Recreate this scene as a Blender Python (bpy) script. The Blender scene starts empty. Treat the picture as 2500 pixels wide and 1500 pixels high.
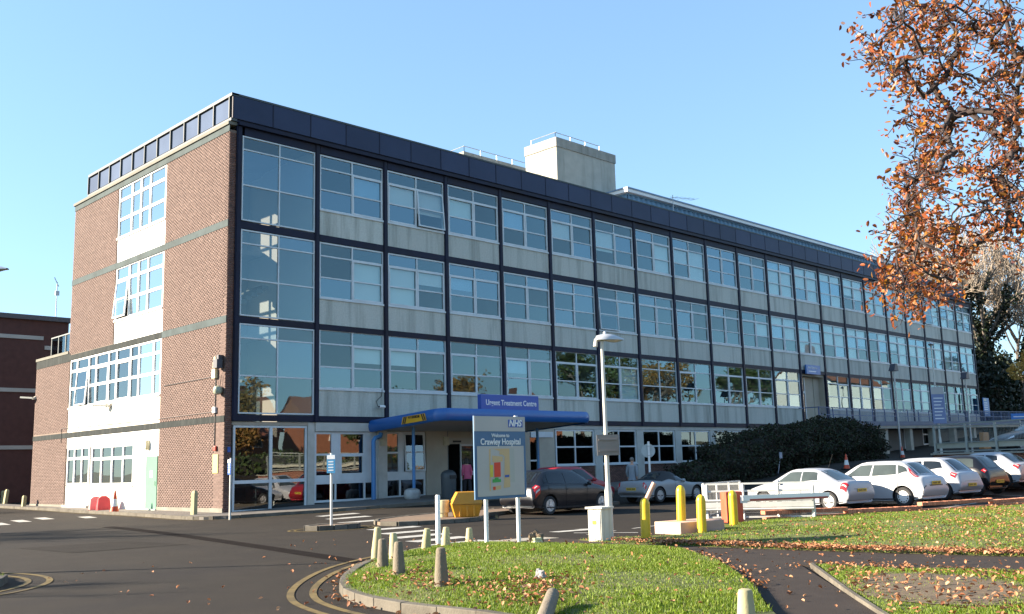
import bpy, bmesh, math, random
import numpy as np
from mathutils import Vector, Matrix

R = math.radians
PI = math.pi
scene = bpy.context.scene
col = scene.collection
random.seed(11)
rng = np.random.default_rng(11)

# ------------------------------------------------------------------ camera
cam_data = bpy.data.cameras.new('camera')
cam = bpy.data.objects.new('camera', cam_data)
col.objects.link(cam)
scene.camera = cam
cam_data.sensor_width = 36.0
cam_data.lens = 2379.59 / 2500 * 36.0
cam_data.clip_start = 0.1
cam_data.clip_end = 6000
YAW, PITCH, ROLL = 0.77911, 0.16075, -0.02764
CAM = Vector((-18.714, -35.036, 1.654))
fwd = Vector((math.sin(YAW) * math.cos(PITCH), math.cos(YAW) * math.cos(PITCH), math.sin(PITCH)))
rt0 = Vector((math.cos(YAW), -math.sin(YAW), 0))
up0 = rt0.cross(fwd)
rt = math.cos(ROLL) * rt0 + math.sin(ROLL) * up0
up = -math.sin(ROLL) * rt0 + math.cos(ROLL) * up0
cam.matrix_world = Matrix(((rt.x, up.x, -fwd.x, CAM.x), (rt.y, up.y, -fwd.y, CAM.y), (rt.z, up.z, -fwd.z, CAM.z), (0, 0, 0, 1)))

# ------------------------------------------------------------------ sky, sun, exposure
SUN_ELEV = R(20.5)
SUN_AZ = R(138)          # direction the sun stands in, measured from +x
sun_from = Vector((math.cos(SUN_ELEV) * math.cos(SUN_AZ), math.cos(SUN_ELEV) * math.sin(SUN_AZ), math.sin(SUN_ELEV)))
world = bpy.data.worlds.new('World')
scene.world = world
world.use_nodes = True
wn = world.node_tree.nodes
wl = world.node_tree.links
wn.clear()
wo = wn.new('ShaderNodeOutputWorld')
wb = wn.new('ShaderNodeBackground')
wb.inputs['Strength'].default_value = 0.10
sky = wn.new('ShaderNodeTexSky')
sky.sky_type = 'NISHITA'
sky.sun_disc = False
sky.sun_elevation = SUN_ELEV
sky.sun_rotation = math.atan2(sun_from.x, sun_from.y)
sky.air_density = 1.0
sky.dust_density = 0.25
sky.ozone_density = 2.2
sky.altitude = 60
tint = wn.new('ShaderNodeVectorMath')
tint.operation = 'MULTIPLY'
tint.inputs[1].default_value = (.83, 1.075, 1.28)
gam = wn.new('ShaderNodeGamma')
gam.inputs[1].default_value = 0.6
wl.new(sky.outputs[0], gam.inputs[0])
wl.new(gam.outputs[0], tint.inputs[0])
wl.new(tint.outputs[0], wb.inputs['Color'])
wl.new(wb.outputs[0], wo.inputs['Surface'])
sd = bpy.data.lights.new('sun', 'SUN')
sd.energy = 4.8
sd.angle = R(0.6)
sd.color = (1.0, 0.86, 0.68)
sun = bpy.data.objects.new('sun', sd)
col.objects.link(sun)
sun.rotation_euler = (-sun_from).to_track_quat('-Z', 'Y').to_euler()
sun.location = (-40, 40, 60)
vs = scene.view_settings
scene.display_settings.display_device = 'sRGB'
vs.view_transform = 'Standard'
vs.look = 'None'
vs.gamma = 1.0
vs.use_curve_mapping = False
vs.exposure = 2.1
scene.cycles.max_bounces = 6
scene.cycles.transparent_max_bounces = 12

# ------------------------------------------------------------------ materials
MATS = {}

def mat(name, c, rough=0.7, var=0.12, scale=6.0, bump=0.0, bscale=None, metal=0.0, spec=None, dirt=None, dirt_scale=0.6, streak=False, coat=0.0, stretch=None, objvar=0.0):
    if name in MATS:
        return MATS[name]
    m = bpy.data.materials.new(name)
    m.use_nodes = True
    nt = m.node_tree
    n, l = nt.nodes, nt.links
    bs = n['Principled BSDF']
    bs.inputs['Roughness'].default_value = rough
    bs.inputs['Metallic'].default_value = metal
    if spec is not None:
        bs.inputs['Specular IOR Level'].default_value = spec
    if coat:
        bs.inputs['Coat Weight'].default_value = coat
        bs.inputs['Coat Roughness'].default_value = 0.05
    geo = n.new('ShaderNodeNewGeometry')
    vec = geo.outputs['Position']
    if stretch:
        mp = n.new('ShaderNodeMapping')
        mp.inputs['Scale'].default_value = stretch
        l.new(vec, mp.inputs[0])
        vec = mp.outputs[0]
    nz = n.new('ShaderNodeTexNoise')
    nz.inputs['Scale'].default_value = scale
    nz.inputs['Detail'].default_value = 5
    l.new(vec, nz.inputs['Vector'])
    mr = n.new('ShaderNodeMapRange')
    mr.inputs[1].default_value = 0.25
    mr.inputs[2].default_value = 0.75
    mr.inputs[3].default_value = 1 - var
    mr.inputs[4].default_value = 1 + var
    l.new(nz.outputs[0], mr.inputs[0])
    fac = mr.outputs[0]
    if objvar:
        oi = n.new('ShaderNodeObjectInfo')
        m2 = n.new('ShaderNodeMapRange')
        m2.inputs[3].default_value = 1 - objvar
        m2.inputs[4].default_value = 1 + objvar
        l.new(oi.outputs['Random'], m2.inputs[0])
        mm = n.new('ShaderNodeMath')
        mm.operation = 'MULTIPLY'
        l.new(fac, mm.inputs[0])
        l.new(m2.outputs[0], mm.inputs[1])
        fac = mm.outputs[0]
    mx = n.new('ShaderNodeVectorMath')
    mx.operation = 'SCALE'
    mx.inputs[0].default_value = c[:3]
    l.new(fac, mx.inputs['Scale'])
    out = mx.outputs[0]
    if dirt:
        nd = n.new('ShaderNodeTexNoise')
        nd.inputs['Scale'].default_value = dirt_scale
        nd.inputs['Detail'].default_value = 6
        nd.inputs['Roughness'].default_value = 0.65
        if streak:
            mp = n.new('ShaderNodeMapping')
            mp.inputs['Scale'].default_value = (2.2, 2.2, 0.18)
            l.new(geo.outputs['Position'], mp.inputs[0])
            l.new(mp.outputs[0], nd.inputs['Vector'])
        else:
            l.new(geo.outputs['Position'], nd.inputs['Vector'])
        dr = n.new('ShaderNodeMapRange')
        dr.inputs[1].default_value = 0.48
        dr.inputs[2].default_value = 0.72
        dr.inputs[4].default_value = dirt[3] if len(dirt) > 3 else 0.7
        l.new(nd.outputs[0], dr.inputs[0])
        mc = n.new('ShaderNodeMix')
        mc.data_type = 'RGBA'
        l.new(dr.outputs[0], mc.inputs[0])
        l.new(out, mc.inputs[6])
        mc.inputs[7].default_value = (*dirt[:3], 1)
        out = mc.outputs[2]
    l.new(out, bs.inputs['Base Color'])
    if bump:
        nb = n.new('ShaderNodeTexNoise')
        nb.inputs['Scale'].default_value = bscale or scale * 4
        nb.inputs['Detail'].default_value = 4
        l.new(geo.outputs['Position'], nb.inputs['Vector'])
        b = n.new('ShaderNodeBump')
        b.inputs['Strength'].default_value = bump
        b.inputs['Distance'].default_value = 0.02
        l.new(nb.outputs[0], b.inputs['Height'])
        l.new(b.outputs[0], bs.inputs['Normal'])
    MATS[name] = m
    return m

def glass(name, tint=(0.35, 0.45, 0.48), refl=0.30, rcol=(0.75, 0.92, 1.0), rough=0.01, ior=1.52):
    if name in MATS:
        return MATS[name]
    m = bpy.data.materials.new(name)
    m.use_nodes = True
    n, l = m.node_tree.nodes, m.node_tree.links
    n.clear()
    o = n.new('ShaderNodeOutputMaterial')
    t = n.new('ShaderNodeBsdfTransparent')
    t.inputs[0].default_value = (*tint, 1)
    g = n.new('ShaderNodeBsdfGlossy')
    g.inputs['Roughness'].default_value = rough
    g.inputs['Color'].default_value = (*rcol, 1)
    fr = n.new('ShaderNodeFresnel')
    fr.inputs[0].default_value = ior
    ad = n.new('ShaderNodeMath')
    ad.operation = 'ADD'
    ad.use_clamp = True
    ad.inputs[1].default_value = refl
    l.new(fr.outputs[0], ad.inputs[0])
    geo = n.new('ShaderNodeNewGeometry')
    inv = n.new('ShaderNodeMath')
    inv.operation = 'SUBTRACT'
    inv.inputs[0].default_value = 1
    l.new(geo.outputs['Backfacing'], inv.inputs[1])
    front = n.new('ShaderNodeMath')
    front.operation = 'MULTIPLY'
    l.new(ad.outputs[0], front.inputs[0])
    l.new(inv.outputs[0], front.inputs[1])
    nz = n.new('ShaderNodeTexNoise')
    nz.inputs['Scale'].default_value = 0.9
    nz.inputs['Detail'].default_value = 1
    l.new(geo.outputs['Position'], nz.inputs['Vector'])
    b = n.new('ShaderNodeBump')
    b.inputs['Strength'].default_value = 0.12
    b.inputs['Distance'].default_value = 0.02
    l.new(nz.outputs[0], b.inputs['Height'])
    l.new(b.outputs[0], g.inputs['Normal'])
    mx = n.new('ShaderNodeMixShader')
    l.new(front.outputs[0], mx.inputs[0])
    l.new(t.outputs[0], mx.inputs[1])
    l.new(g.outputs[0], mx.inputs[2])
    l.new(mx.outputs[0], o.inputs['Surface'])
    MATS[name] = m
    return m

def leafmat(name, cols, rough=0.6, trans=0.25):
    """leaf colours vary from leaf to leaf (each leaf is an island)"""
    if name in MATS:
        return MATS[name]
    m = bpy.data.materials.new(name)
    m.use_nodes = True
    n, l = m.node_tree.nodes, m.node_tree.links
    bs = n['Principled BSDF']
    bs.inputs['Roughness'].default_value = rough
    geo = n.new('ShaderNodeNewGeometry')
    cr = n.new('ShaderNodeValToRGB')
    cr.color_ramp.interpolation = 'LINEAR'
    e = cr.color_ramp.elements
    while len(e) < len(cols):
        e.new(0.5)
    for i, c in enumerate(cols):
        e[i].position = i / (len(cols) - 1)
        e[i].color = (*c, 1)
    l.new(geo.outputs['Random Per Island'], cr.inputs[0])
    l.new(cr.outputs[0], bs.inputs['Base Color'])
    if trans:
        tl = n.new('ShaderNodeBsdfTranslucent')
        l.new(cr.outputs[0], tl.inputs[0])
        mx = n.new('ShaderNodeMixShader')
        mx.inputs[0].default_value = trans
        l.new(bs.outputs[0], mx.inputs[1])
        l.new(tl.outputs[0], mx.inputs[2])
        l.new(mx.outputs[0], n['Material Output'].inputs['Surface'])
    MATS[name] = m
    return m

def brickmat(name, cols, dirt=(0.10, 0.06, 0.05)):
    if name in MATS:
        return MATS[name]
    m = leafmat(name, cols, rough=0.85, trans=0)
    n, l = m.node_tree.nodes, m.node_tree.links
    bs = n['Principled BSDF']
    geo = n.new('ShaderNodeNewGeometry')
    oi = n.new('ShaderNodeObjectInfo')
    ad = n.new('ShaderNodeMath')
    ad.operation = 'ADD'
    l.new(geo.outputs['Random Per Island'], ad.inputs[0])
    l.new(oi.outputs['Random'], ad.inputs[1])
    fr = n.new('ShaderNodeMath')
    fr.operation = 'FRACT'
    l.new(ad.outputs[0], fr.inputs[0])
    cr = [x for x in n if x.type == 'VALTORGB'][0]
    l.new(fr.outputs[0], cr.inputs[0])
    nz = n.new('ShaderNodeTexNoise')
    nz.inputs['Scale'].default_value = 0.45
    nz.inputs['Detail'].default_value = 7
    nz.inputs['Roughness'].default_value = 0.7
    l.new(geo.outputs['Position'], nz.inputs['Vector'])
    mr = n.new('ShaderNodeMapRange')  # broad dirt patches, strengthened to stand for tree shadows on the brick too
    mr.inputs[1].default_value = 0.46
    mr.inputs[2].default_value = 0.68
    mr.inputs[4].default_value = 0.8
    l.new(nz.outputs[0], mr.inputs[0])
    mc = n.new('ShaderNodeMix')
    mc.data_type = 'RGBA'
    l.new(mr.outputs[0], mc.inputs[0])
    l.new(cr.outputs[0], mc.inputs[6])
    mc.inputs[7].default_value = (*dirt, 1)
    l.new(mc.outputs[2], bs.inputs['Base Color'])
    return m

# ------------------------------------------------------------------ mesh helpers
class MB:
    def __init__(self):
        self.v = []; self.f = []; self.m = []
    def add(self, vs, fs, mi=0):
        b = len(self.v)
        self.v.extend([tuple(x) for x in vs])
        for f in fs:
            self.f.append(tuple(i + b for i in f)); self.m.append(mi)
        return self
    def box(self, x0, x1, y0, y1, z0, z1, mi=0):
        vs = [(x0, y0, z0), (x1, y0, z0), (x1, y1, z0), (x0, y1, z0), (x0, y0, z1), (x1, y0, z1), (x1, y1, z1), (x0, y1, z1)]
        return self.add(vs, [(0, 3, 2, 1), (4, 5, 6, 7), (0, 1, 5, 4), (1, 2, 6, 5), (2, 3, 7, 6), (3, 0, 4, 7)], mi)
    def bar(self, p, q, w, h, mi=0, upv=(0, 0, 1)):
        p = Vector(p); q = Vector(q)
        d = (q - p).normalized()
        u = Vector(upv)
        s = d.cross(u)
        if s.length < 1e-4:
            s = d.cross(Vector((1, 0, 0)))
        s.normalize(); u = s.cross(d)
        vs = []
        for c in (p, q):
            for a, b in ((-1, -1), (1, -1), (1, 1), (-1, 1)):
                vs.append(c + s * (a * w / 2) + u * (b * h / 2))
        return self.add(vs, [(3, 2, 1, 0), (4, 5, 6, 7), (0, 1, 5, 4), (1, 2, 6, 5), (2, 3, 7, 6), (3, 0, 4, 7)], mi)
    def tube(self, pts, r, n=8, mi=0, cap=True):
        pts = [Vector(p) for p in pts]
        rs = r if isinstance(r, (list, tuple)) else [r] * len(pts)
        b = len(self.v)
        prev = None
        for i, p in enumerate(pts):
            d = (pts[min(i + 1, len(pts) - 1)] - pts[max(i - 1, 0)]).normalized()
            if prev is None:
                s = d.cross(Vector((0, 0, 1)))
                if s.length < 1e-3:
                    s = d.cross(Vector((1, 0, 0)))
            else:
                s = prev - d * prev.dot(d)
            s.normalize(); prev = s
            t = d.cross(s)
            for k in range(n):
                a = 2 * PI * k / n
                self.v.append(tuple(p + (s * math.cos(a) + t * math.sin(a)) * rs[i]))
        for i in range(len(pts) - 1):
            for k in range(n):
                a = b + i * n + k; c = b + i * n + (k + 1) % n
                self.f.append((a, c, c + n, a + n)); self.m.append(mi)
        if cap:
            self.f.append(tuple(b + k for k in range(n))[::-1]); self.m.append(mi)
            e = b + (len(pts) - 1) * n
            self.f.append(tuple(e + k for k in range(n))); self.m.append(mi)
        return self
    def lathe(self, prof, n=16, c=(0, 0, 0), axis='z', mi=0):
        """prof: list of (radius, height)"""
        b = len(self.v)
        for r, h in prof:
            for k in range(n):
                a = 2 * PI * k / n
                x, y, z = r * math.cos(a), r * math.sin(a), h
                if axis == 'y': x, y, z = x, z, y
                elif axis == 'x': x, y, z = z, x, y
                self.v.append((c[0] + x, c[1] + y, c[2] + z))
        for i in range(len(prof) - 1):
            for k in range(n):
                a = b + i * n + k; d = b + i * n + (k + 1) % n
                self.f.append((a, d, d + n, a + n)); self.m.append(mi)
        self.f.append(tuple(b + k for k in range(n))[::-1]); self.m.append(mi)
        e = b + (len(prof) - 1) * n
        self.f.append(tuple(e + k for k in range(n))); self.m.append(mi)
        return self
    def prism(self, poly, z0, z1, mi=0):
        n = len(poly)
        vs = [(x, y, z0) for x, y in poly] + [(x, y, z1) for x, y in poly]
        fs = [tuple(range(n))[::-1], tuple(range(n, 2 * n))] + [(i, (i + 1) % n, (i + 1) % n + n, i + n) for i in range(n)]
        return self.add(vs, fs, mi)
    def move(self, M):
        self.v = [tuple(M @ Vector(p)) for p in self.v]
        return self
    def mesh(self, name, mats, smooth=False, bevel=0, fix=True):
        me = bpy.data.meshes.new(name)
        me.from_pydata(self.v, [], self.f)
        ms = mats if isinstance(mats, (list, tuple)) else [mats]
        for m in ms:
            me.materials.append(m)
        me.polygons.foreach_set('material_index', self.m)
        if bevel or fix:
            bm = bmesh.new(); bm.from_mesh(me)
            if bevel:
                bmesh.ops.bevel(bm, geom=[e for e in bm.edges if len(e.link_faces) == 2 and e.calc_face_angle(0) > 0.5], offset=bevel, segments=2, affect='EDGES', profile=0.6)
            if fix:
                bmesh.ops.recalc_face_normals(bm, faces=bm.faces)
            bm.to_mesh(me); bm.free()
        if smooth:
            me.polygons.foreach_set('use_smooth', [True] * len(me.polygons))
            try:
                me.set_sharp_from_angle(angle=R(38))
            except Exception:
                pass
        me.update()
        return me
    def build(self, name, mats, parent=None, smooth=False, bevel=0, loc=None, rot=None, fix=True):
        return link(name, self.mesh(name, mats, smooth, bevel, fix), parent, loc, rot)

def link(name, data, parent=None, loc=None, rot=None):
    o = bpy.data.objects.new(name, data)
    col.objects.link(o)
    if parent: o.parent = parent
    if loc is not None: o.location = loc
    if rot is not None: o.rotation_euler = rot
    return o

def tag(o, label=None, cat=None, group=None, kind=None):
    if label: o['label'] = label
    if cat: o['category'] = cat
    if group: o['group'] = group
    if kind: o['kind'] = kind
    return o

def empty(name, loc=(0, 0, 0), rz=0, label=None, cat=None, group=None):
    o = link(name, None, None, loc, (0, 0, rz))
    o.empty_display_size = 0.3
    return tag(o, label, cat, group)

def children(o):
    return [c for c in bpy.data.objects if c.parent == o]

def copy_tree(o, parent=None):
    c = o.copy(); col.objects.link(c)
    if parent: c.parent = parent
    for ch in o.children:
        copy_tree(ch, c)
    return c

def fast_mesh(name, V, F, mats, mi=None, smooth=False):
    """V (n,3), F (m,k) numpy arrays"""
    me = bpy.data.meshes.new(name)
    V = np.asarray(V, dtype=np.float32); F = np.asarray(F, dtype=np.int32)
    m, k = F.shape
    me.vertices.add(len(V)); me.vertices.foreach_set('co', V.ravel())
    me.loops.add(m * k); me.loops.foreach_set('vertex_index', F.ravel())
    me.polygons.add(m)
    me.polygons.foreach_set('loop_start', np.arange(0, m * k, k, dtype=np.int32))
    me.polygons.foreach_set('loop_total', np.full(m, k, dtype=np.int32))
    for x in (mats if isinstance(mats, (list, tuple)) else [mats]):
        me.materials.append(x)
    if mi is not None:
        me.polygons.foreach_set('material_index', np.asarray(mi, dtype=np.int32))
    if smooth:
        me.polygons.foreach_set('use_smooth', np.ones(m, dtype=bool))
    me.update(calc_edges=True)
    me.validate()
    return me

def leaves_np(P, size, N=None, flat=0.0, aspect=0.55, r=None, fold=0.25):
    """a folded pointed leaf (two quads) at each point; returns V, F"""
    g = r or rng
    n = len(P)
    if N is None:
        N = g.normal(size=(n, 3))
    if flat:
        N = N * (1 - flat) + np.array([0, 0, 1.0]) * flat * 2
    N = N / (np.linalg.norm(N, axis=1, keepdims=True) + 1e-9)
    A = g.normal(size=(n, 3))
    A -= N * (A * N).sum(1, keepdims=True)
    A /= np.linalg.norm(A, axis=1, keepdims=True) + 1e-9
    B = np.cross(N, A)
    s = (np.asarray(size) * g.uniform(0.7, 1.25, n))[:, None]
    P = np.asarray(P)
    h = aspect * .5
    up_ = N * s * fold * .5
    cv = np.asarray(g.uniform(-.25, .35, n))[:, None] * N * s
    v0 = P - A * s * .5
    v1 = P - A * s * .16 + B * s * h * .8 + up_ * .8
    v2 = P + A * s * .24 + B * s * h + up_ + cv * .4
    v3 = P + A * s * .5 + cv
    v4 = P + A * s * .20 - B * s * h * .9 + up_ + cv * .4
    v5 = P - A * s * .20 - B * s * h + up_ * .8
    V = np.stack([v0, v1, v2, v3, v4, v5], 1).reshape(-1, 3)
    b = np.arange(n)[:, None] * 6
    F = np.concatenate([b + np.array([0, 1, 2, 3]), b + np.array([0, 3, 4, 5])], 0)
    return V, F

def segs_np(S, n=4):
    """S: list of (p0, p1, r0, r1) -> tapered prisms"""
    P0 = np.array([s[0] for s in S], float); P1 = np.array([s[1] for s in S], float)
    r0 = np.array([s[2] for s in S])[:, None]; r1 = np.array([s[3] for s in S])[:, None]
    D = P1 - P0
    D /= np.linalg.norm(D, axis=1, keepdims=True) + 1e-9
    T = np.where(np.abs(D[:, 2:3]) > .9, np.array([[1., 0, 0]]), np.array([[0, 0, 1.]]))
    A = np.cross(D, T); A /= np.linalg.norm(A, axis=1, keepdims=True) + 1e-9
    B = np.cross(D, A)
    rows = []
    for P, r in ((P0, r0), (P1, r1)):
        for k in range(n):
            a = 2 * PI * k / n
            rows.append(P + (A * math.cos(a) + B * math.sin(a)) * r)
    V = np.stack(rows, 1).reshape(-1, 3)
    b = np.arange(len(S))[:, None] * 2 * n
    F = np.concatenate([b + np.array([k, (k + 1) % n, (k + 1) % n + n, k + n]) for k in range(n)], 0)
    return V, F

FONT = None
def text(name, s, size, mtx, m, parent=None, shear=0.0, bold=0.0, align='CENTER', extrude=0.003, xs=1.0):
    cu = bpy.data.curves.new(name, 'FONT')
    cu.body = s; cu.size = size; cu.align_x = align; cu.align_y = 'CENTER'
    cu.shear = shear; cu.offset = bold; cu.extrude = extrude; cu.resolution_u = 3
    tmp = bpy.data.objects.new('tmp', cu)
    me = bpy.data.meshes.new_from_object(tmp)
    bpy.data.objects.remove(tmp); bpy.data.curves.remove(cu)
    me.materials.clear(); me.materials.append(m)
    o = link(name, me, parent)
    o.matrix_local = mtx @ Matrix.Diagonal((xs, 1, 1, 1))
    return o

def face_mtx(loc, right, upv):
    r = Vector(right).normalized(); u = Vector(upv).normalized(); n = r.cross(u)
    return Matrix(((r.x, u.x, n.x, loc[0]), (r.y, u.y, n.y, loc[1]), (r.z, u.z, n.z, loc[2]), (0, 0, 0, 1)))
# ------------------------------------------------------------------ terrain
GC = np.array([(-19, -35, 0), (0, 0, .05), (0, 10, .08), (0, 20, .12), (-10, 5, 0), (-10, -10, 0), (-10, -25, 0), (0, -12, 0), (0, -20, 0), (8, -1, .28), (16, -1, .32),
               (12, -6, .15), (6, -12.2, -.03), (14, -10.7, -.02), (14.8, -8, .08), (22, -2, .42), (26.1, -12.3, 1.02), (41, -8.5, 1.42), (55, -1.5, 1.75), (11, -19.5, -.07), (13.4, -20.7, -.08),
               (16.5, -20.6, .02), (19.7, -20.6, .03), (22.6, -20.7, .07), (21, -16.5, .25), (5, -20, -.01), (-5, -28, .02), (0, -30, .02), (10, -26, .02), (15, -30, .1), (24, -26, .1), (30, -14.2, 1.30), (40, -14, 1.55),
               (60, -20, 1.75), (77, -3, 3.3), (90, 0, 4.1), (35, -3, 1.1), (110, 0, 5), (-40, 0, 0), (-30, 40, .2), (-60, -40, 0), (0, -70, 0), (60, -60, 2.0), (110, -40, 4.5), (110, 50, 5), (30, 50, 1), (70, -12, 2.6)], float)
def tps(r2):
    return np.where(r2 > 1e-9, 0.5 * r2 * np.log(np.maximum(r2, 1e-9)), 0)
_n = len(GC)
_K = tps(((GC[:, None, :2] - GC[None, :, :2]) ** 2).sum(-1)) + np.eye(_n) * 2.0
_Pm = np.c_[np.ones(_n), GC[:, :2]]
_A = np.block([[_K, _Pm], [_Pm.T, np.zeros((3, 3))]])
_W = np.linalg.solve(_A, np.r_[GC[:, 2], 0, 0, 0])
def _g(xy):
    xy = np.clip(np.asarray(xy, float), [-60, -70], [110, 50])
    d = tps(((xy[:, None, :] - GC[None, :, :2]) ** 2).sum(-1))
    return np.clip(d @ _W[:_n] + np.c_[np.ones(len(xy)), xy] @ _W[_n:], -0.12, 5)
GX = np.arange(-60, 111); GY = np.arange(-70, 51)
_xx, _yy = np.meshgrid(GX, GY, indexing='ij')
GZ = _g(np.c_[_xx.ravel(), _yy.ravel()]).reshape(_xx.shape)
def gnp(xy):
    xy = np.asarray(xy, float)
    x = np.clip(xy[:, 0], -60, 109.999) + 60; y = np.clip(xy[:, 1], -70, 49.999) + 70
    i = np.floor(x).astype(int); j = np.floor(y).astype(int); a = x - i; b = y - j
    return GZ[i, j] * (1 - a) * (1 - b) + GZ[i + 1, j] * a * (1 - b) + GZ[i, j + 1] * (1 - a) * b + GZ[i + 1, j + 1] * a * b
def G(x, y):
    return float(gnp([(x, y)])[0])

def inpoly(P, poly):
    P = np.asarray(P); x, y = P[:, 0], P[:, 1]
    r = np.zeros(len(P), bool); n = len(poly)
    for i in range(n):
        x0, y0 = poly[i]; x1, y1 = poly[(i + 1) % n]
        c = ((y0 > y) != (y1 > y)) & (x < (x1 - x0) * (y - y0) / (y1 - y0 + 1e-12) + x0)
        r ^= c
    return r
def polydist(P, poly):
    P = np.asarray(P, float); best = np.full(len(P), 1e9); n = len(poly)
    for i in range(n):
        a = np.array(poly[i], float); b = np.array(poly[(i + 1) % n], float); d = b - a
        t = np.clip(((P - a) @ d) / (d @ d + 1e-12), 0, 1)
        best = np.minimum(best, np.hypot(*(P - a - t[:, None] * d).T))
    return best
def smoothpoly(pts, it=2, closed=True):
    for _ in range(it):
        q = []
        n = len(pts)
        rngi = range(n) if closed else range(n - 1)
        for i in rngi:
            a = np.array(pts[i], float); b = np.array(pts[(i + 1) % n], float)
            q.append(tuple(a * .75 + b * .25)); q.append(tuple(a * .25 + b * .75))
        if not closed:
            q = [tuple(pts[0])] + q + [tuple(pts[-1])]
        pts = q
    return pts

def drape(name, poly, dz, m, step=1.0, skirt=0.0, hfun=None, parent=None, smooth=True):
    bm = bmesh.new()
    f = bm.faces.new([bm.verts.new((x, y, 0)) for x, y in poly])
    if f.normal.z < 0 or f.calc_area() and (f.normal_update() or f.normal.z < 0):
        bmesh.ops.reverse_faces(bm, faces=[f])
    bmesh.ops.triangulate(bm, faces=bm.faces[:])
    xs = [p[0] for p in poly]; ys = [p[1] for p in poly]
    for k in range(math.ceil(min(xs) / step), math.floor(max(xs) / step) + 1):
        bmesh.ops.bisect_plane(bm, geom=bm.verts[:] + bm.edges[:] + bm.faces[:], plane_co=(k * step, 0, 0), plane_no=(1, 0, 0))
    for k in range(math.ceil(min(ys) / step), math.floor(max(ys) / step) + 1):
        bmesh.ops.bisect_plane(bm, geom=bm.verts[:] + bm.edges[:] + bm.faces[:], plane_co=(0, k * step, 0), plane_no=(0, 1, 0))
    P = np.array([(v.co.x, v.co.y) for v in bm.verts])
    z = gnp(P) + dz
    if hfun is not None:
        z = z + hfun(P)
    for v, h in zip(bm.verts, z):
        v.co.z = h
    if skirt:
        be = [e for e in bm.edges if e.is_boundary]
        r = bmesh.ops.extrude_edge_only(bm, edges=be)
        for v in r['geom']:
            if isinstance(v, bmesh.types.BMVert):
                v.co.z -= skirt
    bmesh.ops.recalc_face_normals(bm, faces=bm.faces)
    me = bpy.data.meshes.new(name)
    bm.to_mesh(me); bm.free()
    me.materials.append(m)
    if smooth and not skirt:
        me.polygons.foreach_set('use_smooth', [True] * len(me.polygons))
    o = link(name, me, parent)
    if not parent:
        o['kind'] = 'structure'
    return o

M_ASPH = mat('asphalt', (.023, .0182, .0135), .9, .20, 1.1, .35, 60, spec=.2, dirt=(.0145, .012, .0115, .85), dirt_scale=.3)
M_PATH = mat('path_asphalt', (.037, .029, .0245), .9, .15, 2.0, .35, 70, spec=.2, dirt=(.042, .034, .027, .5), dirt_scale=.5)
M_PAVE = mat('paving', (.13, .115, .10), .85, .14, 3.0, .2, 30, dirt=(.07, .062, .055, .6), dirt_scale=.8)
M_BPAVE = mat('brick_paving', (.17, .115, .075), .85, .2, 9, .2, 40, dirt=(.085, .065, .05, .6), dirt_scale=.9)
M_KERB = mat('kerb_concrete', (.125, .112, .09), .9, .18, 5, .3, 40, spec=.2, dirt=(.065, .055, .045, .8), dirt_scale=1.6, objvar=.15)
M_GRASSG = mat('grass_ground', (.085, .10, .02), .95, .3, 3.0, .5, 30, dirt=(.15, .10, .045, .8), dirt_scale=.9)
M_FARG = mat('far_ground', (.06, .07, .03), .95, .3, .2)
M_WLINE = mat('white_road_paint', (.40, .385, .35), .75, .12, 8, dirt=(.16, .15, .13, .75), dirt_scale=2.5)
M_YLINE = mat('yellow_road_paint', (.15, .11, .045), .85, .2, 8, spec=.2, dirt=(.045, .037, .028, .9), dirt_scale=1.8)

# one ground sheet reaching the horizon
gx = np.concatenate([[-4000, -1500, -600, -250, -120, -80], GX, [135, 180, 280, 600, 1500, 4000]]).astype(float)
gy = np.concatenate([[-4000, -1500, -600, -250, -120, -90], GY, [70, 110, 200, 500, 1500, 4000]]).astype(float)
XX, YY = np.meshgrid(gx, gy, indexing='ij')
PP = np.c_[XX.ravel(), YY.ravel()]
V = np.c_[PP, gnp(PP)]
ni, nj = XX.shape
I, J = np.meshgrid(np.arange(ni - 1), np.arange(nj - 1), indexing='ij')
I = I.ravel(); J = J.ravel()
F = np.stack([I * nj + J, (I + 1) * nj + J, (I + 1) * nj + J + 1, I * nj + J + 1], 1)
cx = (gx[I] + gx[I + 1]) / 2; cy = (gy[J] + gy[J + 1]) / 2
mi = ((cx < -34) | (cx > 95) | (cy < -42) | (cy > 45)).astype(int)
road = link('road', fast_mesh('road', V, F, [M_ASPH, M_FARG], mi, True))
tag(road, kind='structure')

def circ(c, r, n=36, ry=None):
    return [(c[0] + r * math.cos(2 * PI * k / n), c[1] + (ry or r) * math.sin(2 * PI * k / n)) for k in range(n)]

# --- pavements
pave_kerb = [(-.9, 40), (-.9, 18), (-1.4, 9), (-1.5, 4.5), (-1.9, -.9), (-1.75, -1.9), (-1.2, -2.5), (-.3, -2.8), (1.0, -3.1), (3.3, -3.8), (10, -4.2), (24, -4.2)]
pavement = drape('pavement', pave_kerb + [(24, 1.0), (.2, 1.0), (.2, 40)], .10, M_PAVE, 1.0, .14)
res_poly = smoothpoly([(-1.1, -11.1), (-.75, -12.3), (1.6, -12.6), (2.9, -11.8), (4.2, -10.3), (12, -9.9), (12, -9.2), (3.5, -9.0), (.2, -9.7)], 1)
reserve = drape('brick_paving', res_poly, .10, M_BPAVE, 1.0, .14)
isl_poly = circ((-2.55, -11.15), .85, 24, .5)
refuge = drape('traffic_island', isl_poly, .11, M_BPAVE, 1.0, .14)

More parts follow.
